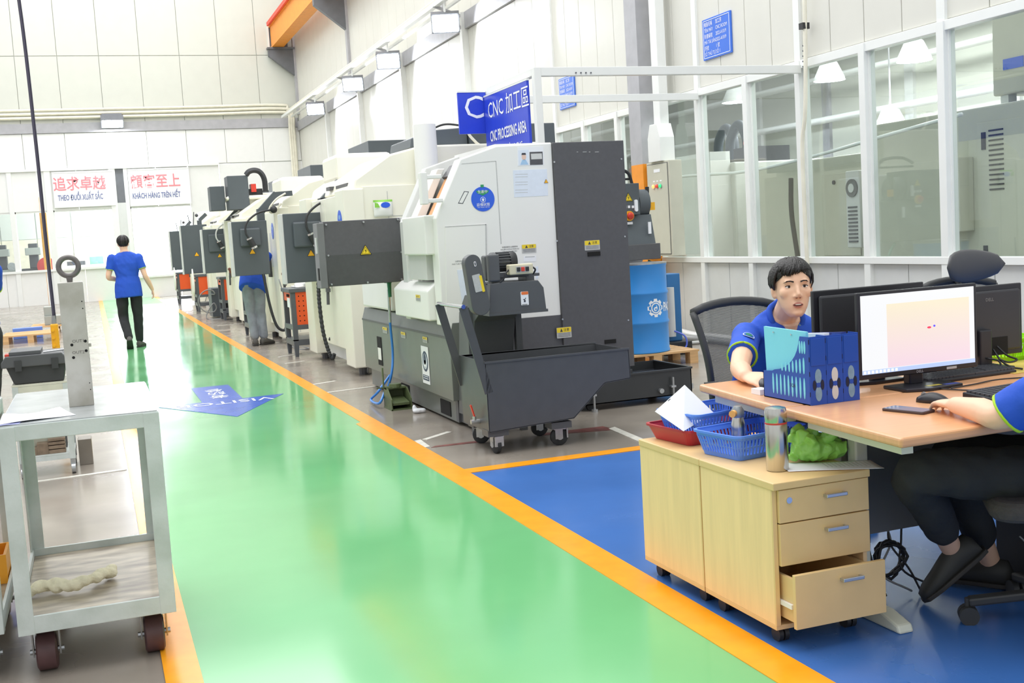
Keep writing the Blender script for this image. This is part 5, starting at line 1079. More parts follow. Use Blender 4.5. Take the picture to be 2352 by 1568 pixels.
# papers on the trolley
pp = thing('paper_sheets', 'curled white paper sheets on the trolley beside the block', 'paper', (-0.2, 4.2, HT))
def sheet(pts, z, amp, m, par, th=0.0008, nx=14, ny=10, ph=0.0):
    a, b, c, d = [Vector(p) for p in pts]; v = []; f = []
    for j in range(ny + 1):
        for i in range(nx + 1):
            u, w_ = i / nx, j / ny; p = (a * (1 - u) + b * u) * (1 - w_) + (d * (1 - u) + c * u) * w_
            v.append((p.x, p.y, z + amp * (0.5 + 0.5 * math.sin(5 * u + 2.3 * w_ + ph)) * (0.4 + 0.6 * w_)))
    n = len(v); v += [(x, y, zz_ + th) for x, y, zz_ in v]
    for j in range(ny):
        for i in range(nx):
            k = j * (nx + 1) + i; q = (k, k + 1, k + nx + 2, k + nx + 1); f.append(q[::-1]); f.append(tuple(i_ + n for i_ in q))
    bd = [i for i in range(nx + 1)] + [j * (nx + 1) + nx for j in range(1, ny + 1)] + [ny * (nx + 1) + i for i in range(nx - 1, -1, -1)] + [j * (nx + 1) for j in range(ny - 1, 0, -1)]
    for a_, b_ in zip(bd, bd[1:] + bd[:1]): f.append((a_, b_, b_ + n, a_ + n))
    return MB().add(v, f)
mk('sheet', sheet([(-0.332, 4.075, 0), (-0.095, 4.15, 0), (-0.15, 4.33, 0), (-0.332, 4.30, 0)], HT + 0.001, 0.012, PAPER, pp), PAPER, pp, w=True, smooth=True)
mk('sheet', sheet([(-0.333, 4.062, 0), (-0.27, 4.07, 0), (-0.26, 4.2, 0), (-0.333, 4.2, 0)], HT + 0.0005, 0.004, PAPER, pp), mat('paper_violet', 'A9AEE0', 0.6, var=0.05), pp, w=True, smooth=True)
# twisted cloth on the lower shelf
cp_ = [onZ(75, 1360, 0.215), onZ(120, 1352, 0.215), onZ(160, 1350, 0.220), onZ(205, 1338, 0.220), onZ(240, 1325, 0.215), onZ(262, 1316, 0.215)]
tw = MB()
for k in range(3):
    pts = bez(cp_, 6); tw.tube([p + Vector((0.010 * math.sin(i * 0.55 + 2.1 * k), 0.014 * math.cos(i * 0.55 + 2.1 * k), 0.012 + 0.008 * math.sin(i * 0.55 + 2.1 * k))) for i, p in enumerate(pts)], [0.016 + 0.006 * math.sin(i * 0.9 + k) for i in range(len(pts))], 8)
twf = fuse(tw, 0.004, 2)
solo('twisted_cloth', twf, mat('cream_cloth', 'F4ECCE', 0.85, var=0.06, scale=40, bump=0.5, bscale=90), 'twisted cream cloth lying on the lower trolley shelf', 'cloth', smooth=True)
# orange bin with paper on the left trolley
bn = thing('orange_bin', 'orange plastic bin with white paper on the left trolley', 'bin', (-0.55, 4.75, 0.197))
OB = mat('bin_orange', 'F2A62C', 0.4)
for a, b in (((-0.16, -0.1), (0.15, -0.09)), ((-0.16, 0.1), (0.15, 0.11)), ((-0.16, -0.09), (-0.15, 0.10)), ((0.14, -0.09), (0.15, 0.10))):
    mk('bin_wall', MB().box(a[0], b[0], a[1], b[1], 0.0, 0.11), OB, bn)
mk('bin_floor', MB().box(-0.15, 0.14, -0.09, 0.1, 0, 0.005), OB, bn); mk('paper_stack', MB().bar((0.08, 0.0, 0.06), (0.12, -0.02, 0.22), 0.16, 0.01, up=(1, 0, 0)), PAPER, bn); mk('blue_print', MB().bar((0.119, -0.025, 0.205), (0.122, -0.0265, 0.217), 0.15, 0.012, up=(1, 0, 0)), STICKB, bn); mk('red_cap', MB().cyl((0.11, -0.05, 0.08), (0.11, -0.05, 0.12), 0.012, n=10), REDPL, bn)

# rolling stand with the black tool case
rs_ = thing('rolling_stand', 'small pale rolling stand carrying the black tool case', 'stand', (-0.38, 8.2, 0))
CREAMP = mat('cream_stand_paint', 'D6D6C4', 0.45, var=0.06, scale=10)
sx0, sx1, sy0, sy1 = -0.55, -0.21, 7.98, 8.42
mk('top_plate', MB().box(sx0, sx1, sy0, sy1, 0.60, 0.612), CREAMP, rs_, w=True)
for y in (sy0, sy1 - 0.012): mk('top_rail', MB().box(sx0 + 0.002, sx1 - 0.002, y + 0.001, y + 0.013, 0.56, 0.598), CREAMP, rs_, w=True); mk('bottom_rail', MB().box(sx0 + 0.002, sx1 - 0.002, y + 0.001, y + 0.013, 0.102, 0.138), CARTP, rs_, w=True)
for x in (sx0, sx1 - 0.035):
    for y in (sy0, sy1 - 0.035):
        mk('leg', MB().box(x - 0.001, x + 0.036, y - 0.002, y + 0.037, 0.10, 0.599), CARTP, rs_, w=True)
        mk('caster_wheel', MB().cyl((x + 0.005, y + 0.02, 0.035), (x + 0.03, y + 0.02, 0.035), 0.035, n=16), STEELG, rs_, w=True, smooth='auto'); mk('caster_stem', MB().box(x + 0.001, x + 0.034, y + 0.01, y + 0.03, 0.05, 0.10), STEELG, rs_, w=True)
mk('shelf', MB().box(sx0, sx1, sy0, sy1, 0.134, 0.14), CARTP, rs_, w=True)
for nm, bx, m, lb in (('parts_bin', (-0.50, -0.37, 8.1, 8.35, 0.14, 0.30), mat('bin_grey', 'B4B4A4', 0.5), 'grey parts bin on the lower shelf of the rolling stand'),
                  ('dark_casting', (-0.36, -0.26, 8.22, 8.38, 0.14, 0.36), DGREY, 'dark casting upright on the lower shelf of the stand')):
    x0, x1, y0, y1, z0, z1 = bx
    t = thing(nm, lb, 'metal part' if 'cast' in nm else 'bin', ((x0 + x1) / 2, (y0 + y1) / 2, z0))
    if 'bin' in nm:
        for bb in ((x0, x1, y0, y0 + 0.01), (x0, x1, y1 - 0.01, y1), (x0, x0 + 0.01, y0 + 0.01, y1 - 0.01), (x1 - 0.01, x1, y0 + 0.01, y1 - 0.01)): mk('bin_wall', MB().box(*bb, z0, z1), m, t, w=True)
        mk('red_part', MB().sphere(((x0 + x1) / 2 + 0.01, y0 + 0.1, z1 - 0.01), 0.045, 0.05, 0.035, n=10, m=8), mat('pinkish_part', 'E88878', 0.5), t, w=True)
    else:
        mk('body', MB().box(x0, x1, y0, y1, z0, z1), m, t, w=True, bevel=0.004); mk('nose', MB().box(x0 - 0.04, x0, y0 + 0.02, y0 + 0.1, z1 - 0.05, z1 - 0.01), m, t, w=True)
BRN = mat('rusty_steel', '8A7866', 0.45, metal=0.3, var=0.2, scale=20)
t = thing('stepped_blocks', 'rusty stepped machine parts on the lower shelf of the stand', 'metal part', (-0.36, 8.06, 0.14))
for b_ in ((-0.49, -0.44, 8.01, 8.1, 0.14, 0.19), (-0.44, -0.37, 8.01, 8.1, 0.14, 0.215), (-0.37, -0.265, 8.01, 8.1, 0.14, 0.165), (-0.37, -0.265, 8.01, 8.1, 0.17, 0.192), (-0.37, -0.265, 8.012, 8.1, 0.197, 0.216), (-0.37, -0.265, 8.012, 8.1, 0.221, 0.238)): mk('step_plate', MB().box(*b_), BRN, t, w=True, bevel=0.002)
solo('steel_cube', MB().box(-0.195, -0.108, 8.26, 8.42, 0, 0.175), mat('brown_grey_steel', '8C857C', 0.4, metal=0.3, var=0.08), 'grey steel block standing on the floor beside the stand', 'metal part', bevel=0.003)
tc_ = thing('tool_case', 'black plastic tool case on the rolling stand', 'case', (-0.42, 8.2, 0.612))
BLK2 = mat('case_black', '3A3C3D', 0.5, var=0.06); BLK3 = mat('case_grey', '56585A', 0.5, var=0.06)
mk('case_base', MB().prism([(-0.575, 0.73), (-0.535, 0.615), (-0.235, 0.615), (-0.215, 0.73)], (0, 8.36, 0), (1, 0, 0), (0, 0, 1), 0.36), BLK2, tc_, w=True, bevel=0.006)
mk('case_lid', MB().prism([(-0.60, 0.725), (-0.205, 0.725), (-0.205, 0.76), (-0.235, 0.80), (-0.57, 0.80), (-0.60, 0.76)], (0, 8.38, 0), (1, 0, 0), (0, 0, 1), 0.40), BLK3, tc_, w=True, bevel=0.006)
mk('lid_tray', MB().box(-0.55, -0.36, 8.0, 8.34, 0.80, 0.825), BLK3, tc_, w=True, bevel=0.004); mk('red_clip', MB().box(-0.575, -0.55, 8.0, 8.1, 0.795, 0.812), REDPL, tc_, w=True)
mk('bright_rod', MB().cyl((-0.345, 8.02, 0.808), (-0.21, 8.02, 0.815), 0.006, n=8), CHROME, tc_, w=True)
for x in (-0.52, -0.3): mk('latch', MB().box(x, x + 0.04, 7.972, 7.982, 0.70, 0.77), BLK2, tc_, w=True)
# crane pendant on its cable
pt = thing('crane_pendant', 'yellow crane pendant hanging from a long black cable', 'pendant', (-0.39, 12, 0.45))
pc_ = [(-0.62, 12, 7.0), (-0.52, 12, 5.2), (-0.43, 12.0, 3.86), (-0.405, 12, 2.6), (-0.40, 12, 1.6), (-0.392, 12, 0.80)]
mk('cable', MB().tube(bez(pc_, 8), 0.011, 8), mat('cable_violet_black', '4A4658', 0.5, var=0), pt, w=True, smooth=True); mk('side_cable', MB().tube(bez([Vector(p) + Vector((0.016, 0.01, 0)) for p in pc_], 8), 0.007, 6), MATS['cable_violet_black'], pt, w=True, smooth=True)
YELP = mat('pendant_yellow', 'F2B01E', 0.4)
mk('body', MB().box(-0.43, -0.36, 11.965, 12.035, 0.36, 0.78), YELP, pt, w=True, bevel=0.012); mk('strain_relief', MB().cyl((-0.393, 12, 0.77), (-0.393, 12, 0.86), 0.026, 0.016, 12), CABLEG, pt, w=True, smooth='auto')
for k in range(5): mk('push_button', MB().cyl((-0.41, 11.967, 0.72 - 0.075 * k), (-0.41, 11.952, 0.72 - 0.075 * k), 0.014, n=10), WARN, pt, w=True)
# pallets and parts far left
for x, y, lb in ((-1.1, 21.9, 'far wooden pallet loaded with machine parts at the left'), (-0.75, 24.2, 'farther wooden pallet behind the loaded one at the left')):
    t = thing('wooden_pallet', lb, 'pallet', (x, y, 0), group='pallets at the left')
    for k in range(5): mk('deck_board', MB().box(-0.45, 0.45, -0.5 + 0.22 * k, -0.5 + 0.22 * k + 0.16, 0.12, 0.145), WOOD, t)
    for k in (-0.4, 0, 0.4): mk('bearer', MB().box(k - 0.05, k + 0.05, -0.5, 0.54, 0, 0.12), WOOD, t)
for bx, m, nm, lb in (((-2.0, -1.62, 21.5, 22.2, 0, 0.42), DGREY, 'machine_vise', 'dark machine part standing left of the pallet'), ((-0.95, -0.62, 23.9, 24.4, 0.146, 0.5), ROOMG, 'grey_casting', 'grey stepped casting on the far pallet')):
    x0, x1, y0, y1, z0, z1 = bx; t = thing(nm, lb, 'metal part', ((x0 + x1) / 2, (y0 + y1) / 2, z0))
    mk('base', MB().box(x0, x1, y0, y1, z0, z0 + (z1 - z0) * 0.5), m, t, w=True, bevel=0.01); mk('upright', MB().box(x0, x0 + (x1 - x0) * 0.45, y0 + 0.05, y1 - 0.05, z0 + (z1 - z0) * 0.5, z1), m, t, w=True, bevel=0.01)
solo('blue_bar', MB().box(-1.45, -0.95, 22.6, 22.75, 0.0, 0.20), mat('bar_blue', '6E90E0', 0.4), 'blue painted bar behind the loaded pallet', 'bar', bevel=0.01)
# machines in the room behind the far windows
for k, (x, lb) in enumerate(((-2.75, 'grey workshop machine behind the leftmost far window'), (-1.75, 'dark workshop machine with a red reel behind the far window'), (-0.3, 'low bench with green box behind the wide far window'))):
    t = thing('workshop_machine', lb, 'machine', (x, 43, 0), group='machines behind the far windows')
    if k < 2:
        mk('bed', MB().box(-0.5, 0.5, -0.4, 0.4, 0, 1.15), ROOMG if k == 0 else DGREY, t, bevel=0.02); mk('column', MB().box(-0.25, 0.05, 0, 0.35, 1.15, 2.0), DGREY, t, bevel=0.02); mk('head', MB().box(-0.35, 0.15, -0.3, 0.1, 1.6, 1.85), ROOMG, t, bevel=0.02); mk('handwheel', MB().cyl((0.2, -0.45, 1.25), (0.2, -0.41, 1.25), 0.14, n=16), STEELG, t)
        if k == 1: mk('red_reel', MB().lathe([(0.12, -0.12), (0.3, -0.1), (0.3, 0.1), (0.12, 0.12)], (0.3, -0.6, 1.2), 'Y', 20), mat('reel_red', 'C8403C', 0.5), t, smooth='auto')
    else:
        mk('bench_top', MB().box(-0.9, 0.9, -0.3, 0.3, 1.1, 1.16), PALEG, t); mk('bench_leg', MB().box(-0.85, -0.78, -0.25, 0.25, 0, 1.1), PALEG, t); mk('bench_leg', MB().box(0.78, 0.85, -0.25, 0.25, 0, 1.1), PALEG, t); mk('green_box', MB().box(0.25, 0.7, -0.2, 0.2, 1.16, 1.42), mat('box_green', '6FB08A', 0.5), t); mk('grey_device', MB().box(-0.5, 0.1, -0.2, 0.2, 1.16, 1.3), DGREY, t)

# ---------------------------------------------------------------- desks
DESKT = mat('desk_laminate', 'DDA679', 0.28, var=0.05, scale=4, stretch=(1, 14, 1))
DESKE = mat('desk_edge', 'E2A868', 0.35, var=0.04)
PALEM = mat('desk_frame_pale', 'DADCCB', 0.4, var=0.02)
MODG = mat('modesty_grey', '6A6B6B', 0.5, var=0.03)
PEDW = mat('maple_laminate', 'F8D49E', 0.4, var=0.05, scale=5, stretch=(6, 6, 0.6))
PEDE = mat('maple_edge', 'E6C48C', 0.4, var=0.04)
def desk(poly, label, front):
    c = Vector((sum(p[0] for p in poly) / len(poly), sum(p[1] for p in poly) / len(poly), 0))
    t = thing('office_desk', label, 'desk', c)
    mk('desk_top', MB().prism(poly, (0, 0, 0.718), (1, 0, 0), (0, 1, 0), 0.032), [DESKT], t, w=True, bevel=0.010, seg=3)
    xs = [p[0] for p in poly]; ys = [p[1] for p in poly]; x0, x1, y0, y1 = min(xs), max(xs), min(ys), max(ys)
    mk('frame_beam', MB().bar((x0 + 0.10, y0 + 0.10, 0.696), (x0 + 0.14, y1 - 0.04, 0.696), 0.04, 0.04), PALEM, t, w=True)
    mk('frame_beam', MB().box(x0 + 0.12, x1 - 0.1, (y0 + y1) / 2 - 0.02, (y0 + y1) / 2 + 0.02, 0.67, 0.716), PALEM, t, w=True)
    mk('modesty_panel', MB().box(x0 + 0.30, x1 - 0.1, front, front + 0.018, 0.27, 0.70), MODG, t, w=True)
    for lx in (x0 + 0.30, x1 - 0.2):
        mk('leg_column', MB().box(lx - 0.025, lx + 0.025, front - 0.06 if front > 3.45 else front - 0.05, front - 0.002, 0.04, 0.70), PALEM, t, w=True, bevel=0.006)
        lo, hi = (3.04, front) if label.startswith('near') else (front - 0.05, 3.98)
        mk('leg_foot', MB().prism([(lo, 0.003), (hi, 0.003), (hi, 0.06), (lo + 0.1, 0.055), (lo + 0.01, 0.03)], (lx - 0.03, 0, 0), (0, 1, 0), (0, 0, 1), 0.06), PALEM, t, w=True, bevel=0.008)
    return t
D1 = desk([(2.120, 2.665), (2.95, 2.70), (3.05, 2.80), (3.9, 2.80), (3.9, 3.337), (2.166, 3.337)], 'near wooden office desk with the lit monitor on it', 3.30)
D2 = desk([(2.168, 3.343), (3.9, 3.343), (3.9, 4.03), (2.238, 4.04)], 'far wooden office desk where the man facing the camera sits', 3.46)

# ---------------------------------------------------------------- two pedestals
def pedestal(y0, y1, label, front):
    x0, x1, zt, zb = 1.985, 2.350, 0.55, 0.075
    t = thing('drawer_pedestal', label, 'cabinet', ((x0 + x1) / 2, (y0 + y1) / 2, 0), group='wooden drawer pedestals')
    def T(name, mbx, m, parent=t, **k): return mk(name, mbx, m, parent, w=True, **k)
    fy = y0 + (0.02 if front else 0.008)
    T('top_board', MB().box(x0 - 0.004, x1 + 0.004, y0 - 0.004, y1 + 0.001, zt - 0.025, zt), PEDE, bevel=0.003)
    for x in (x0, x1 - 0.016): T('side_panel', MB().box(x, x + 0.016, fy, y1, zb, zt - 0.025), PEDW, bevel=0.0015)
    T('back_panel', MB().box(x0 + 0.016, x1 - 0.016, y1 - 0.016, y1, zb, zt - 0.025), PEDW); T('bottom_board', MB().box(x0, x1, fy - 0.006, y1, zb - 0.016, zb), PEDE, bevel=0.0015)
    T('edge_strip', MB().box(x0, x0 + 0.016, fy - 0.008, fy, zb, zt - 0.025), PEDE)
    if front:
        hs = [(0.415, 0.523), (0.273, 0.411), (0.085, 0.262)]
        for k, (za, zb_) in enumerate(hs):
            off = 0.0 if k < 2 else -0.075
            sk = 0.0
            d = T('drawer', MB().box(x0 + 0.018, x1 - 0.001, y0 + off, y0 + off + 0.016, za, zb_), PEDE, bevel=0.0015)
            cx = x0 + 0.225
            mk('handle', MB().box(cx - 0.04, cx + 0.04, y0 + off - 0.024, y0 + off - 0.016, zb_ - 0.042, zb_ - 0.030), ALU, d, w=True, bevel=0.002)
            for s in (-0.036, 0.036): mk('handle_post', MB().box(cx + s - 0.003, cx + s + 0.003, y0 + off - 0.017, y0 + off, zb_ - 0.04, zb_ - 0.032), ALU, d, w=True)
            if k == 0:
                lk = mk('lock', MB().cyl((x0 + 0.055, y0 - 0.004, zb_ - 0.035), (x0 + 0.055, y0, zb_ - 0.035), 0.0105, n=18), CHROME, d, w=True, smooth='auto'); 
            if k == 2:
                for x in (x0 + 0.028, x1 - 0.038): mk('drawer_side', MB().box(x, x + 0.012, y0 - 0.059, y0 + 0.38, za + 0.015, zb_ - 0.02), PEDE, d, w=True)
                mk('drawer_floor', MB().box(x0 + 0.04, x1 - 0.038, y0 - 0.059, y0 + 0.38, za + 0.02, za + 0.026), PEDE, d, w=True)
                mk('runner', MB().box(x0 + 0.018, x0 + 0.027, y0 - 0.05, y0 + 0.38, za + 0.06, za + 0.075), LWHITE, d, w=True)
    for x in (x0 + 0.05, x1 - 0.05):
        for y in (y0 + 0.07, y1 - 0.06):
            c = T('caster', MB().box(x - 0.02, x + 0.02, y - 0.02, y + 0.02, zb - 0.026, zb - 0.016), BLACK)
            for s in (-0.011, 0.011): mk('caster_wheel', MB().cyl((x + s - 0.008, y, 0.026), (x + s + 0.008, y, 0.026), 0.026, n=16), BLACK, c, w=True, smooth='auto')
    return t
pedestal(3.125, 3.60, 'near maple drawer pedestal with its bottom drawer pulled out', True)
pedestal(3.606, 4.085, 'far maple pedestal standing behind the one with the open drawer', False)

# ---------------------------------------------------------------- things on the pedestals
BASKB = mat('basket_blue', '5C8DF2', 0.4, var=0.03)
def basket(cx, cy, z, w0, l0, h, rot, m, label, name='plastic_basket', slots=True, flare=0.025, cat='basket', group=None):
    """open basket of upright slats between rim and floor"""
    t = thing(name, label, cat, (cx, cy, z), rot, group=group)
    hw, hl = w0 / 2, l0 / 2
    b = rrect(-hw + flare, hw - flare, -hl + flare, hl - flare, 0.02, 4); tp = rrect(-hw, hw, -hl, hl, 0.03, 4); n = len(b)
    def band(z0, z1, th=0.003):
        u0, u1 = z0 / h, z1 / h; mb = MB()
        R = [[Vector((b[i][0] + (tp[i][0] - b[i][0]) * u, b[i][1] + (tp[i][1] - b[i][1]) * u, u * h)) for i in range(n)] for u in (u0, u1)]
        inn = [[Vector((p.x * (1 - th / hw), p.y * (1 - th / hl), p.z)) for p in r_] for r_ in R]
        return mb.rings([R[0], R[1], inn[1], inn[0], R[0]], cap=False)
    mk('floor', MB().prism(b, (0, 0, 0), (1, 0, 0), (0, 1, 0), 0.004), m, t)
    if slots:
        mk('lower_band', band(0.0, 0.20 * h), m, t, smooth=False); mk('upper_band', band(0.82 * h, h), m, t); mk('middle_band', band(0.47 * h, 0.54 * h), m, t)
        sl = MB()
        def walk(poly):
            P = [Vector((x, y, 0)) for x, y in poly]; L = []
            for p, q in zip(P, P[1:] + P[:1]):
                k = max(1, int((q - p).length / 0.0155))
                for i in range(k): L.append(((p + (q - p) * (i / k)), (q - p)))
            return L
        for i in range(n):
            j = (i + 1) % n; p0, p1, q0, q1 = Vector((*b[i], 0)), Vector((*b[j], 0)), Vector((*tp[i], h)), Vector((*tp[j], h))
            k = max(1, int((q1 - q0).length / 0.016))
            for s in range(k):
                u = (s + 0.5) / k; lo = p0 + (p1 - p0) * u; hi = q0 + (q1 - q0) * u
                sl.bar(lo.lerp(hi, 0.18), lo.lerp(hi, 0.84), 0.0075, 0.0028, up=tuple((q1 - q0).cross(Vector((0, 0, 1)))))
        o = mk('slats', sl, m, t); o['kind'] = 'stuff'
    else: mk('wall', band(0, h), m, t)
    rim = MB(); ro = [Vector((p[0] * 1.03, p[1] * 1.03, h - 0.004)) for p in tp]; ri = [Vector((p[0] * 0.97, p[1] * 0.97, h - 0.004)) for p in tp]
    rim.rings([ro, [p + Vector((0, 0, 0.008)) for p in ro], [p + Vector((0, 0, 0.008)) for p in ri], ri, ro], cap=False); mk('rim', rim, m, t)
    return t
ZP = 0.551
basket(2.20, 3.965, ZP, 0.34, 0.29, 0.058, 0.12, mat('tray_red', 'B8303A', 0.4, var=0.04), 'dark red plastic tray under the far blue basket', 'plastic_tray', slots=False, cat='tray')
basket(2.235, 3.945, ZP + 0.030, 0.36, 0.25, 0.088, 0.20, BASKB, 'blue slotted basket with a tilted paper sheet, resting in the red tray', group='blue slotted baskets')
basket(2.205, 3.605, ZP, 0.345, 0.255, 0.088, 0.17, BASKB, 'blue slotted basket beside the steel flask', group='blue slotted baskets')
# tilted paper in the far basket
A_, B_, C_, D_ = onY(1573, 884, 3.93), onY(1640, 948, 3.86), onY(1570, 990, 3.80), onY(1505, 945, 3.88)
sp = MB().add([A_, B_, C_, D_] + [p + Vector((0, 0.003, 0)) for p in (A_, B_, C_, D_)], [(0, 3, 2, 1), (4, 5, 6, 7), (0, 1, 5, 4), (1, 2, 6, 5), (2, 3, 7, 6), (3, 0, 4, 7)])
pt2 = thing('paper_card', 'white paper card standing tilted in the far blue basket', 'paper', (D_.x, D_.y, C_.z)); mk('card', sp, PAPER, pt2, w=True)
q = onY(1534, 918, 3.90); plate('printed_mark', INK, pt2, (q.x, q.y - 0.012, q.z), 'F', [(-0.006, -0.003), (0.004, 0.003), (0.004, 0.006), (-0.006, 0.0)], 0.002)
# flask
FX, FY = 2.105, 3.285
fl = thing('steel_flask', 'tall brushed steel vacuum flask with a red ring', 'flask', (FX, FY, ZP))
STEEL = mat('flask_steel', 'C4C2BC', 0.22, metal=1.0, var=0.04, scale=3, stretch=(40, 40, 0.2))
mk('body', MB().lathe([(0.035, 0), (0.0375, 0.004), (0.0375, 0.155), (0.036, 0.160)], n=32), STEEL, fl, smooth='auto'); mk('ring', MB().lathe([(0.0365, 0.158), (0.0372, 0.159), (0.0372, 0.163), (0.0365, 0.164)], n=32), mat('ring_red', 'C83A34', 0.4, var=0), fl, smooth='auto')
mk('cup', MB().lathe([(0.0365, 0.164), (0.0375, 0.166), (0.0375, 0.20), (0.034, 0.212), (0.02, 0.216), (0.0, 0.217)], n=32), STEEL, fl, smooth='auto')
f2 = thing('small_bottle', 'small steel bottle with an orange knob behind the flask', 'bottle', (2.16, 3.62, ZP + 0.005))
mk('body', MB().lathe([(0.024, 0), (0.026, 0.004), (0.026, 0.10), (0.02, 0.125)], n=24), STEEL, f2, smooth='auto'); mk('cap', MB().lathe([(0.021, 0.125), (0.024, 0.13), (0.024, 0.15), (0.014, 0.165), (0.0, 0.166)], n=24), mat('cap_grey', '9AA0A4', 0.3, metal=0.6), f2, smooth='auto'); mk('knob', MB().cyl((-0.022, -0.012, 0.142), (-0.036, -0.022, 0.142), 0.013, n=14), mat('knob_orange', 'F2B060', 0.4), f2, smooth='auto')
# green plastic bag
bgm = MB(); random.seed(11)
bgm.sphere((2.30, 3.34, ZP + 0.045), 0.10, 0.062, 0.05, n=24, m=16)
for i in range(16): bgm.sphere((2.30 + random.uniform(-0.10, 0.09), 3.34 + random.uniform(-0.045, 0.045), ZP + random.uniform(0.02, 0.10)), random.uniform(0.018, 0.04), random.uniform(0.015, 0.03), random.uniform(0.012, 0.028), n=10, m=8, rot=Matrix.Rotation(random.uniform(-1, 1), 3, 'Y'))
bgm.v = [Vector((p.x, p.y, max(p.z, ZP + 0.002))) for p in bgm.v]
bf = fuse(bgm, 0.0045, 1)
from mathutils import noise as _ns
bf.v = [p + Vector((0.010 * _ns.noise(p * 38), 0.010 * _ns.noise(p * 38 + Vector((5, 3, 1))), 0.012 * _ns.noise(p * 45 + Vector((9, 1, 4))))) for p in bf.v]
bf.v = [Vector((p.x, p.y, max(p.z, ZP + 0.001))) for p in bf.v]
GB = mat('green_film', '9ADC64', 0.2, var=0.15, scale=14, bump=0.35, bscale=45)
solo('green_bag', bf, GB, 'crumpled translucent green plastic bag on the pedestal', 'bag', smooth=True)
# printed sheet hanging over the pedestal edge
ps_ = thing('printed_sheet', 'white printed sheet under the green bag, corner over the edge', 'paper', (2.29, 3.2, ZP))
mk('sheet', sheet([(2.115, 3.235, 0), (2.395, 3.10, 0), (2.43, 3.22, 0), (2.16, 3.36, 0)], ZP + 0.0005, 0.003, PAPER, ps_), PAPER, ps_, w=True, smooth=True)
pm = MB()
for i in range(11): u = 0.45 + 0.045 * i; a_ = Vector((2.115, 3.235, 0)).lerp(Vector((2.395, 3.10, 0)), u); b_ = Vector((2.16, 3.36, 0)).lerp(Vector((2.43, 3.22, 0)), u); pm.bar(a_.lerp(b_, 0.25) + Vector((0, 0, ZP + 0.0045)), a_.lerp(b_, 0.8) + Vector((0, 0, ZP + 0.0045)), 0.002, 0.0004)
o = mk('print_lines', pm, LABELG, ps_, w=True); o['kind'] = 'stuff'

# ---------------------------------------------------------------- things on the desks
ZD = 0.7505
FB = mat('file_blue', '2350B0', 0.35, var=0.04, scale=4); FOLD = mat('folder_aqua', '86DDF2', 0.4, var=0.02)
fx0, fx1, fy0, fy1, fh = 2.257, 2.458, 3.305, 3.592, 0.235
fr_ = thing('file_rack', 'blue three-bay magazine file rack on the desk', 'file rack', ((fx0 + fx1) / 2, (fy0 + fy1) / 2, ZD))
side = [(fy0, ZD), (fy1, ZD), (fy1, ZD + 0.095), (fy1 - 0.06, ZD + 0.10)] + [(fy0 + 0.055 + 0.175 * (1 - math.sin(t)), ZD + 0.235 - 0.13 * math.cos(t)) for t in [0.1 + 0.18 * i for i in range(8)]] + [(fy0 + 0.05, ZD + fh), (fy0, ZD + fh)]
for k in range(4):
    x = fx0 + (fx1 - fx0 - 0.003) * k / 3; mk('divider', MB().prism(side, (x, 0, 0), (0, 1, 0), (0, 0, 1), 0.003), FB, fr_, w=True)
for k in range(3):
    xa = fx0 + (fx1 - fx0) * k / 3; xb = xa + (fx1 - fx0) / 3; xm = (xa + xb) / 2
    fp_ = mk('front_panel', MB().box(xa + 0.0005, xb - 0.0005, fy0 - 0.003, fy0, ZD, ZD + fh), FB, fr_, w=True)
    mk('raised_field', MB().box(xa + 0.006, xb - 0.005, fy0 - 0.0055, fy0 - 0.003, ZD + 0.135, ZD + fh - 0.006), FB, fp_, w=True, bevel=0.001)
    for s in (1, -1):
        mk('petal_hole', MB().prism([(xm + 0.013 * math.sin(t) * (1 if s else 1), ZD + 0.068 + s * (0.030 - 0.026 * math.cos(t))) for t in [2 * math.pi * i / 16 for i in range(16)]][::s], (0, fy0 - 0.003, 0), (1, 0, 0), (0, 0, 1), 0.001), PALEG if k == 1 else (MATS['pane_dark'] if 'pane_dark' in MATS else mat('pane_dark', '7FA0B8' if k == 0 else '1B2742', 0.4, var=0.1, scale=40)), fp_, w=True)
        mk('petal_hole', MB().prism([(xm + s * 0.016 + 0.007 * math.cos(t), ZD + 0.068 + 0.018 * math.sin(t)) for t in [2 * math.pi * i / 12 for i in range(12)]], (0, fy0 - 0.003, 0), (1, 0, 0), (0, 0, 1), 0.001), MATS['file_hole_dark'] if 'file_hole_dark' in MATS else mat('file_hole_dark', '14203A', 0.5, var=0), fp_, w=True)
    mk('petal_ring', MB().lathe([(0.0055, 0), (0.0085, 0), (0.0085, -0.0015), (0.0055, -0.0015)], (xm, fy0 - 0.0035, ZD + 0.068), 'Y', 16), FB, fp_, w=True)
    for z in (0.03, 0.10, 0.15, 0.21): mk('joint_slot', MB().box(xa - 0.001, xa + 0.001, fy0 - 0.0035, fy0 - 0.002, ZD + z, ZD + z + 0.016), VOID, fp_, w=True)
mk('base_plate', MB().box(fx0, fx1, fy0, fy1, ZD, ZD + 0.003), FB, fr_, w=True); mk('rear_lip', MB().box(fx0, fx1, fy1 - 0.003, fy1, ZD, ZD + 0.095), FB, fr_, w=True)
for row, (z0, hgt, ys) in enumerate(((0.018, 0.075, [0.03 + 0.024 * i for i in range(9)]), (0.105, 0.058, [0.03 + 0.022 * i for i in range(7)]), (0.175, 0.045, [0.022, 0.036, 0.05]))):
    for i, yy in enumerate(ys):
        hh = hgt * (1.0 if row != 1 else max(0.35, 1 - 0.09 * i))
        mk('slot_hole', MB().prism([(fy0 + yy + 0.0055 * math.cos(t), ZD + z0 + hh / 2 + hh / 2 * math.sin(t)) for t in [-2 * math.pi * j / 12 for j in range(12)]][::1], (fx0, 0, 0), (0, 1, 0), (0, 0, 1), -0.001), FOLD, fr_, w=True)
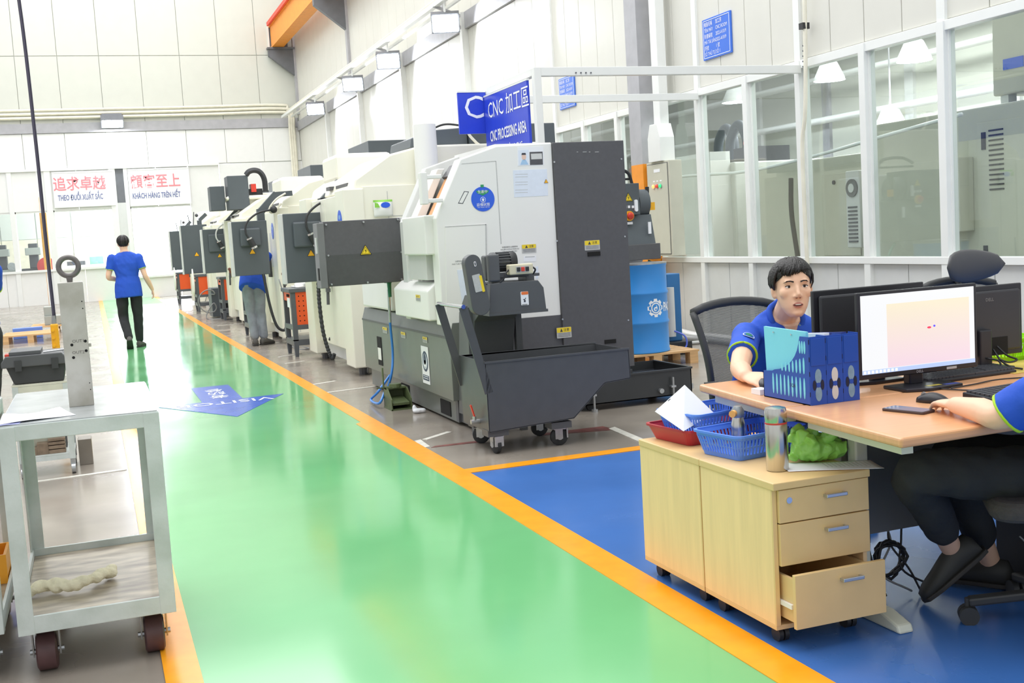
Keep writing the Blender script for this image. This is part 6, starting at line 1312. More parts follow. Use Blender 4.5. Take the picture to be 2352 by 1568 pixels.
text('CQA', INK, fr_, (fx0, fy0 + 0.10, ZD + 0.06), 'L', 0.017, d=0.002)
fo = thing('aqua_folder', 'pale aqua folder standing in the blue file rack', 'folder', (fx0 + 0.03, 3.5, ZD + 0.004))
mk('cover', MB().prism([(fy0 + 0.02, ZD + 0.006), (fy1 - 0.008, ZD + 0.006), (fy1 + 0.004, ZD + 0.255), (fy0 + 0.03, ZD + 0.25)], (fx0 + 0.012, 0, 0), (0, 1, 0), (0, 0, 1), 0.010), FOLD, fo, w=True); mk('rivet', MB().cyl((fx0 + 0.008, 3.53, ZD + 0.238), (fx0 + 0.013, 3.53, ZD + 0.238), 0.003, n=8), CHROME, fo, w=True); mk('rivet', MB().cyl((fx0 + 0.008, 3.42, ZD + 0.236), (fx0 + 0.013, 3.42, ZD + 0.236), 0.003, n=8), CHROME, fo, w=True)
for x, z, m, lb in ((0.07, 0.243, PAPER, 'white sheets standing in the middle bay of the file rack'), (0.14, 0.24, mat('folder_navy', '2A3F8C', 0.4), 'navy folder in the right bay of the file rack')):
    solo('paper_folder', MB().prism([(fy0 + 0.006, ZD + 0.006), (fy1 - 0.02, ZD + 0.006), (fy1 - 0.02, ZD + z - 0.02), (fy0 + 0.006, ZD + z)], (fx0 + x, 0, 0), (0, 1, 0), (0, 0, 1), 0.02), m, lb, 'folder')

SCR = bpy.data.materials.new('screen_image'); SCR.use_nodes = True
nt = SCR.node_tree; bs = nt.nodes['Principled BSDF']; bs.inputs['Base Color'].default_value = (0.02, 0.02, 0.02, 1); bs.inputs['Roughness'].default_value = 0.25
tcn = nt.nodes.new('ShaderNodeTexCoord'); sx_ = nt.nodes.new('ShaderNodeSeparateXYZ'); nt.links.new(tcn.outputs['Generated'], sx_.inputs[0])
rz = nt.nodes.new('ShaderNodeValToRGB'); rz.color_ramp.elements[0].color = lin('FAE0EC'); rz.color_ramp.elements[0].position = 0.1; rz.color_ramp.elements[1].color = lin('FFF4D6'); rz.color_ramp.elements[1].position = 0.9
nt.links.new(sx_.outputs['Z'], rz.inputs[0])
def step_mask(inp, lo, hi):
    a = nt.nodes.new('ShaderNodeMath'); a.operation = 'GREATER_THAN'; a.inputs[1].default_value = lo; nt.links.new(inp, a.inputs[0])
    b = nt.nodes.new('ShaderNodeMath'); b.operation = 'LESS_THAN'; b.inputs[1].default_value = hi; nt.links.new(inp, b.inputs[0])
    c = nt.nodes.new('ShaderNodeMath'); c.operation = 'MULTIPLY'; nt.links.new(a.outputs[0], c.inputs[0]); nt.links.new(b.outputs[0], c.inputs[1]); return c.outputs[0]
ma, mb2 = step_mask(sx_.outputs['X'], 0.22, 0.955), step_mask(sx_.outputs['Z'], 0.06, 0.87)
mm_ = nt.nodes.new('ShaderNodeMath'); mm_.operation = 'MULTIPLY'; nt.links.new(ma, mm_.inputs[0]); nt.links.new(mb2, mm_.inputs[1])
mxc = nt.nodes.new('ShaderNodeMix'); mxc.data_type = 'RGBA'; mxc.inputs[6].default_value = (0.97, 0.98, 1.0, 1); nt.links.new(mm_.outputs[0], mxc.inputs[0]); nt.links.new(rz.outputs[0], mxc.inputs[7])
nt.links.new(mxc.outputs[2], bs.inputs['Emission Color']); bs.inputs['Emission Strength'].default_value = 0.76
BEZ = mat('monitor_black', '26262B', 0.35, var=0.03); BACKP = mat('monitor_back', '35363A', 0.45, var=0.05, bump=0.05, bscale=400)
def monitor(cx, y, z0, wd, ht, face, label, rot=0.0, base=(0.12, 0.09)):
    """face -1: the screen looks at the camera side (-Y)"""
    t = thing('computer_monitor', label, 'monitor', (cx, y, ZD), rot)
    s = face
    mk('panel', MB().box(-wd / 2, wd / 2, -0.006, 0.012, z0 - ZD, z0 + ht - ZD), BEZ, t, bevel=0.004)
    mk('rear_shell', MB().box(-wd / 2 + 0.02, wd / 2 - 0.02, 0.012 if s < 0 else -0.022, 0.03 if s < 0 else -0.006, z0 - ZD + 0.02, z0 + ht - ZD - 0.02), BACKP, t, bevel=0.01)
    nb = MB().box(-0.03, 0.03, 0.012 if s < 0 else -0.05, 0.05 if s < 0 else -0.022, 0.008, z0 - ZD + ht * 0.4); mk('neck', nb, BEZ, t, bevel=0.006)
    yb = -0.02 if s < 0 else 0.0
    mk('stand_base', MB().prism([(-base[0], -0.06), (-base[0] * 0.35, -base[1]), (base[0], -0.07), (base[0], 0.07), (-base[0], 0.07)], (0, yb, 0), (1, 0, 0), (0, 1, 0), 0.012), BEZ, t, bevel=0.003)
    return t
m1 = monitor(2.79, 3.40, 0.80, 0.528, 0.312, -1, 'lit monitor showing a white and pink drawing, screen towards the camera')
mk('screen', MB().box(-0.250, 0.250, -0.0075, -0.006, 0.068, 0.350), SCR, m1)
mk('task_bar', MB().box(-0.250, 0.250, -0.0082, -0.0074, 0.068, 0.083), mat('task_bar_blue', '9FB4D8', 0.4, var=0, emit=0.7), m1)
for k in range(9): mk('task_icon', MB().box(-0.245 + 0.017 * k, -0.236 + 0.017 * k, -0.0088, -0.0081, 0.0705, 0.080), mat('icon_pale', 'E8F0FA', 0.4, var=0, emit=0.8), m1)
for x, z, hx in ((0.045, 0.215, 'E83858'), (0.068, 0.219, '5A50E8')): mk('drawing_mark', MB().prism(circ(x, z, 0.009 if hx[0] == 'E' else 0.005, 10, 0.004), (0, -0.0075, 0), (1, 0, 0), (0, 0, 1), 0.001), mat('mark_' + hx, hx, 0.4, var=0, emit=0.7), m1)
text('DELL', mat('logo_grey', 'B8BABF', 0.4, var=0), m1, (0.0, -0.006, 0.058), 'F', 0.014, d=0.0008, w=False); mk('bezel_tag', MB().box(0.12, 0.165, -0.0075, -0.006, 0.0535, 0.0625), LABELG, m1)
mk('base_sticker', MB().box(-0.02, 0.04, -0.075, -0.055, 0.012, 0.0128), mat('sticker_olive', 'B8A840', 0.4, var=0), m1); mk('base_sticker', MB().box(0.05, 0.11, -0.085, -0.065, 0.012, 0.0128), mat('sticker_navy', '3A4A9C', 0.4, var=0), m1)
m2 = monitor(2.755, 3.63, 0.80, 0.505, 0.315, 1, 'dark monitor seen from behind, beside the seated man', base=(0.11, 0.08))
m3 = monitor(3.238, 3.60, 0.80, 0.44, 0.28, 1, 'dark monitor seen from behind at the right with a cable bay', base=(0.12, 0.09))
mk('cable_bay', MB().box(0.03, 0.13, -0.0235, -0.0215, 0.055, 0.125), VOID, m3); text('DELL', CABLEG, m3, (0.045, -0.0222, 0.275), 'F', 0.018, d=0.0008, w=False)
for pts in ([(0.07, -0.03, 0.09), (0.09, -0.06, 0.055), (0.13, -0.07, 0.035), (0.08, -0.08, 0.03), (0.04, -0.07, 0.045)], [(0.05, -0.03, 0.08), (0.05, -0.07, 0.04), (0.07, -0.1, 0.015), (0.09, -0.14, 0.008)], [(0.0, -0.055, 0.05), (0.03, -0.08, 0.04), (0.03, -0.1, 0.01), (0.02, -0.13, 0.008)]): mk('cable', MB().tube(bez(pts), 0.004, 6), BLACK, m3, smooth=True)
def keyboard(cx, cy, rot, label):
    t = thing('keyboard', label, 'keyboard', (cx, cy, ZD), rot)
    mk('case', MB().prism([(-0.065, 0), (0.065, 0), (0.065, 0.022), (-0.065, 0.012)], (-0.22, 0, 0), (0, 1, 0), (0, 0, 1), 0.44), BEZ, t, bevel=0.004)
    KEY = mat('key_grey', '4A4B50', 0.5, var=0.03)
    kb = MB()
    for r_ in range(6):
        yy = -0.055 + 0.019 * r_; z = 0.0135 + 0.0015 * r_
        c = -0.21
        while c < 0.205:
            w_ = 0.0175 if not (r_ == 0 and -0.09 < c < 0.03) else 0.11
            kb.box(c, c + w_ - 0.0025, yy, yy + 0.0155, z - 0.002, z + 0.006); c += w_ + (0.008 if abs(c - 0.075) < 0.009 else 0)
    o = mk('keys', kb, KEY, t); o['kind'] = 'stuff'
    return t
keyboard(2.945, 3.06, 0.12, 'black keyboard by the hand of the man at the near desk'); keyboard(3.06, 3.495, 0.06, 'black keyboard behind the lit monitor')
def mouse(x, y, rot, label):
    t = thing('computer_mouse', label, 'mouse', (x, y, ZD), rot)
    b = MB(); rs = []
    for k in range(9):
        u = k / 8; wv = 0.029 * math.sin(math.pi * (0.12 + 0.80 * u)) ** 0.6; hv = 0.034 * math.sin(math.pi * (0.10 + 0.78 * u)) ** 0.8
        rs.append([Vector((wv * math.cos(a_), -0.052 + 0.104 * u, max(0, hv * math.sin(a_)))) for a_ in [math.pi * 2 * j / 14 for j in range(14)]])
    mk('shell', b.rings(rs), BEZ, t, smooth=True); mk('wheel', MB().cyl((-0.004, 0.03, 0.026), (0.004, 0.03, 0.026), 0.008, n=10), CABLEG, t)
mouse(2.598, 3.10, 0.55, 'black mouse under the hand on the near desk'); mouse(2.385, 3.80, 2.8, 'dark mouse under the hand of the man facing the camera')
ph = thing('smartphone', 'smartphone lying face up on the near desk', 'phone', (2.425, 3.01, ZD), -0.35 + 0.65)
mk('body', MB().prism(rrect(-0.036, 0.036, -0.077, 0.077, 0.009), (0, 0, 0), (1, 0, 0), (0, 1, 0), 0.008), mat('phone_case', '4A3A3A', 0.4), ph, bevel=0.002); mk('glass', MB().prism(rrect(-0.033, 0.033, -0.073, 0.073, 0.007), (0, 0, 0.008), (1, 0, 0), (0, 1, 0), 0.0008), mat('phone_glass', '3A4252', 0.08, var=0), ph)
nb = solo('note_block', MB().box(2.258, 2.30, 3.62, 3.68, ZD, ZD + 0.02), PAPER, 'small white note block behind the file rack', 'note block')
GRN = mat('basket_lime', '9BE012', 0.4, var=0.04)
basket(3.55, 3.86, ZD, 0.24, 0.34, 0.09, 0.25, GRN, 'lime green basket behind the right monitor', flare=0.02); basket(3.72, 3.62, ZD, 0.2, 0.26, 0.11, 0.1, GRN, 'lime green basket cut by the right edge of the photo', flare=0.02)
solo('desk_mat', MB().box(3.25, 3.85, 3.42, 3.7, ZD, ZD + 0.002), mat('mat_yellow', 'D8BC60', 0.5, var=0.05), 'yellow mat on the far desk under the lime baskets', 'mat')
for k, pts in enumerate(([(2.83, 3.28, 0), (2.95, 3.30, 0), (3.1, 3.33, 0), (3.3, 3.28, 0), (3.5, 3.3, 0)], [(2.85, 3.45, 0), (2.80, 3.30, 0), (2.86, 3.18, 0), (2.95, 3.12, 0)], [(2.95, 3.58, 0), (3.0, 3.48, 0), (3.05, 3.44, 0)])):
    solo('desk_cable', MB().tube(bez([Vector((x, y, ZD + 0.004)) for x, y, _ in pts]), 0.0028, 6), BLACK, ['long black cable across the near desk', 'black cable running to the keyboard', 'short cable behind the lit monitor'][k], 'cable', smooth=True)
# cables and computer under the desk
pcs = thing('computer_tower', 'dark computer tower under the near desk with a small red light', 'computer', (3.17, 3.22, 0)); mk('case', MB().box(-0.1, 0.1, -0.18, 0.12, 0.02, 0.42), BLACK, pcs, bevel=0.006); mk('front', MB().box(-0.09, 0.09, -0.186, -0.18, 0.04, 0.40), VOID, pcs); mk('red_light', MB().cyl((-0.04, -0.19, 0.33), (-0.04, -0.184, 0.33), 0.005, n=8), mat('led_red', 'FF5030', 0.4, var=0, emit=6), pcs); mk('foot', MB().box(-0.08, 0.08, -0.15, -0.1, 0, 0.02), BLACK, pcs)
mk('foot', MB().box(-0.08, 0.08, 0.05, 0.1, 0, 0.02), BLACK, pcs)
cq = onZ(2040, 1262, 0.10); ring = []
for k in range(60): t = k * 0.42; rr = 0.062 + 0.006 * math.sin(k * 1.3); ring.append(Vector((2.52 + rr * math.cos(t) + 0.105, 3.38 + 0.012 * math.sin(k), 0.14 + rr * math.sin(t) + 0.005 * math.cos(k * 0.9))))
solo('cable_coil', MB().tube(ring, 0.006, 6), BLACK, 'coiled black cable bundle hanging under the near desk', 'cable', smooth=True)
for k in range(6):
    x = 2.45 + 0.05 * k; pts = [(x, 3.40, 0.30), (x + random.uniform(-0.04, 0.04), 3.39, 0.2), (x + random.uniform(-0.06, 0.06), 3.36, 0.1), (x + random.uniform(0, 0.12), 3.34, 0.02)]
    solo('hanging_cable', MB().tube(bez(pts), 0.004, 6), BLACK if k != 3 else CABLEG, 'thin cable hanging under the desk beside the coil', 'cable', group='cables under the desk', smooth=True)
for k in range(5):
    pts = [(2.85 + 0.03 * k, 2.99 + 0.01 * k, 0.28 - 0.02 * k), (2.90 + 0.02 * k, 2.96, 0.22), (2.98, 2.97, 0.20 + 0.03 * k), (3.05 + 0.02 * k, 2.96, 0.14)]
    solo('hanging_cable', MB().tube(bez(pts), 0.003, 6), CABLEG, 'thin grey cable in front of the computer tower', 'cable', group='cables by the computer', smooth=True)

# ---------------------------------------------------------------- chairs
MESH = bpy.data.materials.new('mesh_fabric'); MESH.use_nodes = True; nt = MESH.node_tree; b = nt.nodes['Principled BSDF']; b.inputs['Base Color'].default_value = lin('4A4C4B'); b.inputs['Roughness'].default_value = 0.8
tcn = nt.nodes.new('ShaderNodeTexCoord'); wv = nt.nodes.new('ShaderNodeTexWave'); wv.bands_direction = 'Z'; wv.inputs['Scale'].default_value = 60; nt.links.new(tcn.outputs['Object'], wv.inputs[0]); mr = nt.nodes.new('ShaderNodeMapRange'); mr.inputs[3].default_value = 0.45; mr.inputs[4].default_value = 0.95; nt.links.new(wv.outputs['Fac'], mr.inputs[0]); nt.links.new(mr.outputs[0], b.inputs['Alpha']); MATS['mesh_fabric'] = MESH
CHB = mat('chair_black', '38393A', 0.5, var=0.05); SEATF = mat('seat_fabric', '4A4744', 0.9, var=0.1, scale=60, bump=0.3, bscale=200)
def star_base(t, r=0.29, a0=0.0, zc=0.0):
    for k in range(5):
        a = a0 + 2 * math.pi * k / 5; d = Vector((math.cos(a), math.sin(a), 0))
        l = mk('base_arm', MB().bar(d * 0.03 + Vector((0, 0, 0.115)), d * r + Vector((0, 0, 0.078)), 0.045, 0.03), CHB, t, bevel=0.008)
        c = d * r; tn = Vector((-d.y, d.x, 0))
        for s in (-1, 1): mk('caster_wheel', MB().cyl(c + tn * s * 0.006 + Vector((0, 0, 0.032)), c + tn * s * 0.026 + Vector((0, 0, 0.032)), 0.032, n=16), CHB, t, smooth='auto')
        mk('caster_stem', MB().cyl(c + Vector((0, 0, 0.04)), c + Vector((0, 0, 0.09)), 0.012, n=8), CHB, t)
    mk('gas_lift', MB().cyl((0, 0, 0.1), (0, 0, 0.41), 0.028, n=14), CHB, t, smooth='auto')
def seat(t, hw=0.25, hl=0.24, z=0.41):
    b_ = MB().prism(rrect(-hw, hw, -hl, hl, 0.08, 6), (0, 0, z), (1, 0, 0), (0, 1, 0), 0.07); return mk('seat', b_, SEATF, t, bevel=0.03, seg=3)
def mesh_back(t, wt, wb, z0, z1, y, lean, m=MESH, fr=0.035):
    """frame with stretched mesh, local -y is the front"""
    n = 12; L = []; Rr = []
    for k in range(n + 1):
        u = k / n; w_ = (wb + (wt - wb) * u ** 0.8) / 2; z = z0 + (z1 - z0) * u; yy = y + lean * u - 0.04 * math.sin(math.pi * u)
        L.append(Vector((-w_, yy, z))); Rr.append(Vector((w_, yy, z)))
    mk('back_frame', MB().tube(L[::-1] + [Vector((x * wb / 2, y + 0.02, z0 - 0.01)) for x in (-0.6, 0, 0.6)] + Rr, fr / 2, 8), CHB, t, smooth=True)
    top = [L[-1].lerp(Rr[-1], s / 8) + Vector((0, 0.025 * math.sin(math.pi * s / 8), 0.035 * math.sin(math.pi * s / 8) ** 0.7 if 0 < s < 8 else 0)) for s in range(9)]
    mk('top_rail', MB().tube(top, fr / 1.6, 8), CHB, t, smooth=True)
    g = MB(); v = []; f = []
    for k in range(n + 1):
        for s in range(9):
            u = s / 8; p = L[k].lerp(Rr[k], u) + Vector((0, 0.03 * math.sin(math.pi * u), 0)); 
            if k == n: p = top[s].copy()
            v.append(p)
    for k in range(n):
        for s in range(8): i = k * 9 + s; f.append((i, i + 1, i + 10, i + 9))
    mk('mesh_panel', g.add(v, f), m, t, smooth=True)
ch1 = thing('mesh_chair', 'black mesh-back office chair of the man facing the camera', 'chair', (3.02, 4.72, 0), 0.12); star_base(ch1, a0=0.3); seat(ch1); mesh_back(ch1, 0.50, 0.42, 0.50, 0.955, 0.20, 0.08); mk('back_bracket', MB().bar((0, 0.1, 0.40), (0, 0.26, 0.56), 0.06, 0.03), CHB, ch1)
for s in (-1, 1): mk('armrest', MB().bar((s * 0.29, -0.12, 0.62), (s * 0.29, 0.12, 0.62), 0.06, 0.025).bar((s * 0.29, 0.05, 0.45), (s * 0.29, 0.05, 0.61), 0.03, 0.02).bar((s * 0.29, 0.05, 0.455), (s * 0.2, 0.05, 0.44), 0.03, 0.02), CHB, ch1)
ch2 = thing('headrest_chair', 'empty dark office chair with a padded headrest', 'chair', (4.40, 4.78, 0), -0.1); star_base(ch2, a0=0.1); seat(ch2); mesh_back(ch2, 0.46, 0.42, 0.48, 0.96, 0.22, 0.06)
hs = MB(); rs = []
for k in range(11):
    u = k / 10; s = math.sin(math.pi * u) ** 0.35 if 0 < u < 1 else 0.05
    rs.append([Vector((-0.178 + 0.356 * u, 0.17 + 0.05 * (2 * u - 1) ** 2 * -1 + 0.035 * s * math.cos(a_), 1.075 + (0.088 - 0.012 * (2 * u - 1)) * s * math.sin(a_))) for a_ in [2 * math.pi * j / 18 for j in range(18)]])
mk('headrest', hs.rings(rs), mat('headrest_leather', '4C4C4E', 0.45, var=0.03), ch2, smooth=True); mk('headrest_stem', MB().tube(bez([(0, 0.26, 0.93), (0, 0.28, 1.0), (0, 0.22, 1.06)]), 0.018, 8), CHB, ch2, smooth=True); mk('back_bracket', MB().bar((0, 0.1, 0.40), (0, 0.26, 0.56), 0.06, 0.03), CHB, ch2)
ch3 = thing('task_chair', 'worn dark task chair of the man at the near desk', 'chair', (2.91, 2.86, 0), 0.95); star_base(ch3, a0=1.62, r=0.30); seat(ch3, 0.25, 0.25, 0.40); mesh_back(ch3, 0.44, 0.40, 0.5, 0.95, -0.27, -0.06)
mk('back_bracket', MB().bar((0, -0.1, 0.40), (0, -0.30, 0.56), 0.06, 0.03), CHB, ch3)

# ---------------------------------------------------------------- people
SKIN = mat('skin', 'F0C4A6', 0.5, var=0.03, scale=12); SKINL = mat('lip', 'C98578', 0.45, var=0.03); HAIR = mat('black_hair', '1E1B1A', 0.42, var=0.1, scale=60, bump=0.5, bscale=120)
SHIRT = mat('blue_shirt', '1E52C4', 0.75, var=0.07, scale=9, bump=0.3, bscale=18); LIME = mat('lime_trim', 'A9D228', 0.6, var=0); TROU = mat('black_trousers', '2A2C2E', 0.85, var=0.12, scale=10, bump=0.35, bscale=20); JEANS = mat('grey_jeans', '8A9099', 0.85, var=0.15, scale=9, bump=0.4, bscale=25)
SHOE = mat('grey_shoe', '55534F', 0.7, var=0.12, scale=20); SOLE = mat('shoe_sole', '3A3836', 0.7); EYEW = mat('eye_white', 'EDEAE6', 0.3, var=0); IRIS = mat('iris_dark', '2A1C16', 0.2, var=0); LASH = mat('brow_black', '2A2220', 0.6, var=0); TEETH = mat('teeth', 'F0ECE4', 0.3, var=0)
def ortho(d, ref):
    d = d.normalized(); a = (ref - d * ref.dot(d)).normalized(); return a
def loft(mb, secs, n=18):
    """secs: (centre, lateral vector, forward vector) already scaled"""
    return mb.rings([mb.ring(c, a, b, n) for c, a, b in secs])
def limb(mb, pts, rad, n=12, k=4):
    P = bez(pts, k); R = []
    for i in range(len(P)):
        t = i / k; j = min(int(t), len(rad) - 2); R.append(rad[j] + (rad[j + 1] - rad[j]) * (t - j))
    mb.tube(P, R, n); mb.sphere(pts[0], rad[0] * 0.98, n=10, m=8); mb.sphere(pts[-1], rad[-1] * 0.98, n=10, m=8)
    return mb
def hand(mb, wrist, fwd, back, thumb_side, curl=0.35, s=1.0, spread=0.06):
    """palm and five separate fingers; back: normal of the back of the hand"""
    f = fwd.normalized(); b = ortho(f, back); l = f.cross(b); l = l if l.dot(thumb_side) > 0 else -l
    W = Vector(wrist)
    loft(mb, [(W - f * 0.01, l * 0.024 * s, b * 0.018 * s), (W + f * 0.02 * s, l * 0.030 * s, b * 0.016 * s), (W + f * 0.055 * s, l * 0.040 * s, b * 0.014 * s), (W + f * 0.085 * s, l * 0.041 * s, b * 0.012 * s), (W + f * 0.094 * s, l * 0.036 * s, b * 0.009 * s)], 14)
    for i, (off, ln) in enumerate(((0.030, 0.070), (0.010, 0.080), (-0.010, 0.074), (-0.029, 0.058))):
        base = W + f * (0.082 - 0.004 * (i == 3)) * s + l * off * s; d = (f + l * spread * (1.5 - i)).normalized(); ang = 0.15; pts = [base - f * 0.02 * s]; p = base
        for sg, fr_ in ((0, 0.45), (1, 0.3), (2, 0.25)):
            pts.append(p.copy()); dd = d * math.cos(ang) - b * math.sin(ang); p = p + dd * ln * fr_ * s; ang += curl * (1.2 if sg == 0 else 1.0)
        pts.append(p); mb.tube(pts, [0.0095 * s, 0.0095 * s, 0.0088 * s, 0.0078 * s, 0.0062 * s], 8)
        mb.sphere(p, 0.0062 * s, n=8, m=6)
    tb = W + f * 0.025 * s + l * 0.024 * s; td = (f * 0.75 + l * 0.65 - b * 0.15).normalized()
    t2 = tb + td * 0.038 * s; t3 = t2 + (f * 0.95 + l * 0.2 - b * 0.2).normalized() * 0.032 * s
    mb.tube([tb - td * 0.015 * s, tb, t2, t3], [0.012 * s, 0.0125 * s, 0.010 * s, 0.007 * s], 8); mb.sphere(t3, 0.007 * s, n=8, m=6)
    return mb
def head_shape(mb, M, s=1.0):
    h = MB()
    h.sphere((0, -0.012, 0.035), 0.075, 0.094, 0.082, n=20, m=14)
    loft(h, [(Vector((0, y, z)), Vector((rx, 0, 0)), Vector((0, ry, 0))) for z, y, rx, ry in ((0.07, 0.002, 0.066, 0.078), (0.03, 0.006, 0.069, 0.083), (-0.01, 0.010, 0.068, 0.079), (-0.045, 0.016, 0.062, 0.071), (-0.075, 0.025, 0.052, 0.061), (-0.10, 0.036, 0.037, 0.045), (-0.114, 0.043, 0.022, 0.026))], 22)
    h.tube([(0, 0.082, 0.022), (0, 0.092, 0.002), (0, 0.104, -0.024), (0, 0.096, -0.034)], [0.007, 0.008, 0.0105, 0.009], 10)
    for x in (-1, 1):
        h.sphere((x * 0.0115, 0.091, -0.030), 0.0085, 0.011, 0.007, n=10, m=8); h.sphere((x * 0.040, 0.052, -0.014), 0.026, 0.026, 0.026, n=12, m=8)
        h.sphere((x * 0.028, 0.076, 0.030), 0.022, 0.010, 0.009, n=12, m=8)
        h.sphere((x * 0.076, -0.012, -0.002), 0.008, 0.018, 0.031, n=12, m=10, rot=Matrix.Rotation(-0.35 * x, 3, 'Z')); h.sphere((x * 0.073, -0.004, -0.026), 0.007, 0.010, 0.012, n=10, m=8)
    h.sphere((0, 0.078, -0.062), 0.025, 0.014, 0.016, n=12, m=8); h.sphere((0, 0.070, -0.098), 0.022, 0.018, 0.014, n=12, m=8)
    h.v = [M @ (v * s) for v in h.v]; o = len(mb.v)
    mb.v += h.v; mb.f += [tuple(i + o for i in f) for f in h.f]
    return mb
def hair_cap(M, s, front=0.076, side=-0.005, nape=-0.075, seed=3, tex=0.006, spikes=150):
    """hair mass over the skull with a fringe of separate locks"""
    rnd = random.Random(seed); n, m = 40, 16; out = MB(); C0 = Vector((0, -0.014, 0.034)); R = Vector((0.083, 0.103, 0.093)); outer = []; inner = []
    for j in range(m + 1):
        ro, ri = [], []
        for i in range(n):
            a = 2 * math.pi * i / n; fx, fy = math.sin(a), math.cos(a)          # a = 0 is the front
            w_f = max(0, fy) ** 0.8; w_b = max(0, -fy) ** 0.7; w_s = max(0, 1 - w_f - w_b)
            zl = (front + 0.012 * math.sin(4 * a + 1)) * w_f + nape * w_b + side * w_s; zl = max(-0.085, zl)
            tl = math.acos(max(-0.95, min(0.98, (zl - C0.z) / R.z))); t = max(0.02, tl * j / m)
            d = Vector((math.sin(t) * fx, math.sin(t) * fy, math.cos(t)))
            k = 1 + tex / 0.09 * (_ns.noise(d * 7 + Vector((seed, 0, 0))) + 0.5 * _ns.noise(d * 17)) + 0.05 * max(0, d.z) * (1 if fy > 0 else 0.4)
            taper = 1 if j < m - 1 else 0.955
            ro.append(C0 + Vector((d.x * R.x * k * taper, d.y * R.y * k * taper, d.z * R.z * k))); ri.append(C0 + Vector((d.x * R.x * 0.88, d.y * R.y * 0.88, d.z * R.z * 0.88)))
        outer.append(ro); inner.append(ri)
    out.rings(outer + inner[::-1], cap=True)
    for q in range(spikes):
        a = rnd.uniform(-1.5, 1.3) if q % 4 else rnd.uniform(0, 6.28); t0 = rnd.uniform(0.05, 0.75); fy = math.cos(a)
        sweep = rnd.uniform(0.18, 0.42) if fy > 0 else rnd.uniform(-0.1, 0.1)
        a1 = a + sweep
        zl = (front - 0.010 - 0.016 * math.exp(-((a1 - 0.35) / 0.45) ** 2) + 0.008 * rnd.random()) if math.cos(a1) > 0.35 else (side + 0.01 * rnd.random() if math.cos(a1) > -0.4 else nape + 0.02)
        t1 = math.acos(max(-0.9, min(0.95, (zl - C0.z) / R.z))); P_ = []
        for k in range(6):
            u = k / 5; tt = t0 + (t1 - t0) * u; aa = a + sweep * u; lift = 1.035 + 0.025 * math.sin(math.pi * u) - (0.03 if k == 5 else 0) - (0.05 if k == 0 else 0)
            P_.append(C0 + Vector((math.sin(tt) * math.sin(aa) * R.x, math.sin(tt) * math.cos(aa) * R.y, math.cos(tt) * R.z)) * lift + Vector((0, 0, 0)) if True else None)
        out.tube(P_, [0.003, 0.0062, 0.0066, 0.006, 0.0045, 0.0012], 5)
    out.v = [M @ (v * s) for v in out.v]
    return out
def head_matrix(c, fwd, up):
    f = fwd.normalized(); u = ortho(f, up); r = f.cross(u); return Matrix(((r.x, f.x, u.x, c.x), (r.y, f.y, u.y, c.y), (r.z, f.z, u.z, c.z), (0, 0, 0, 1)))

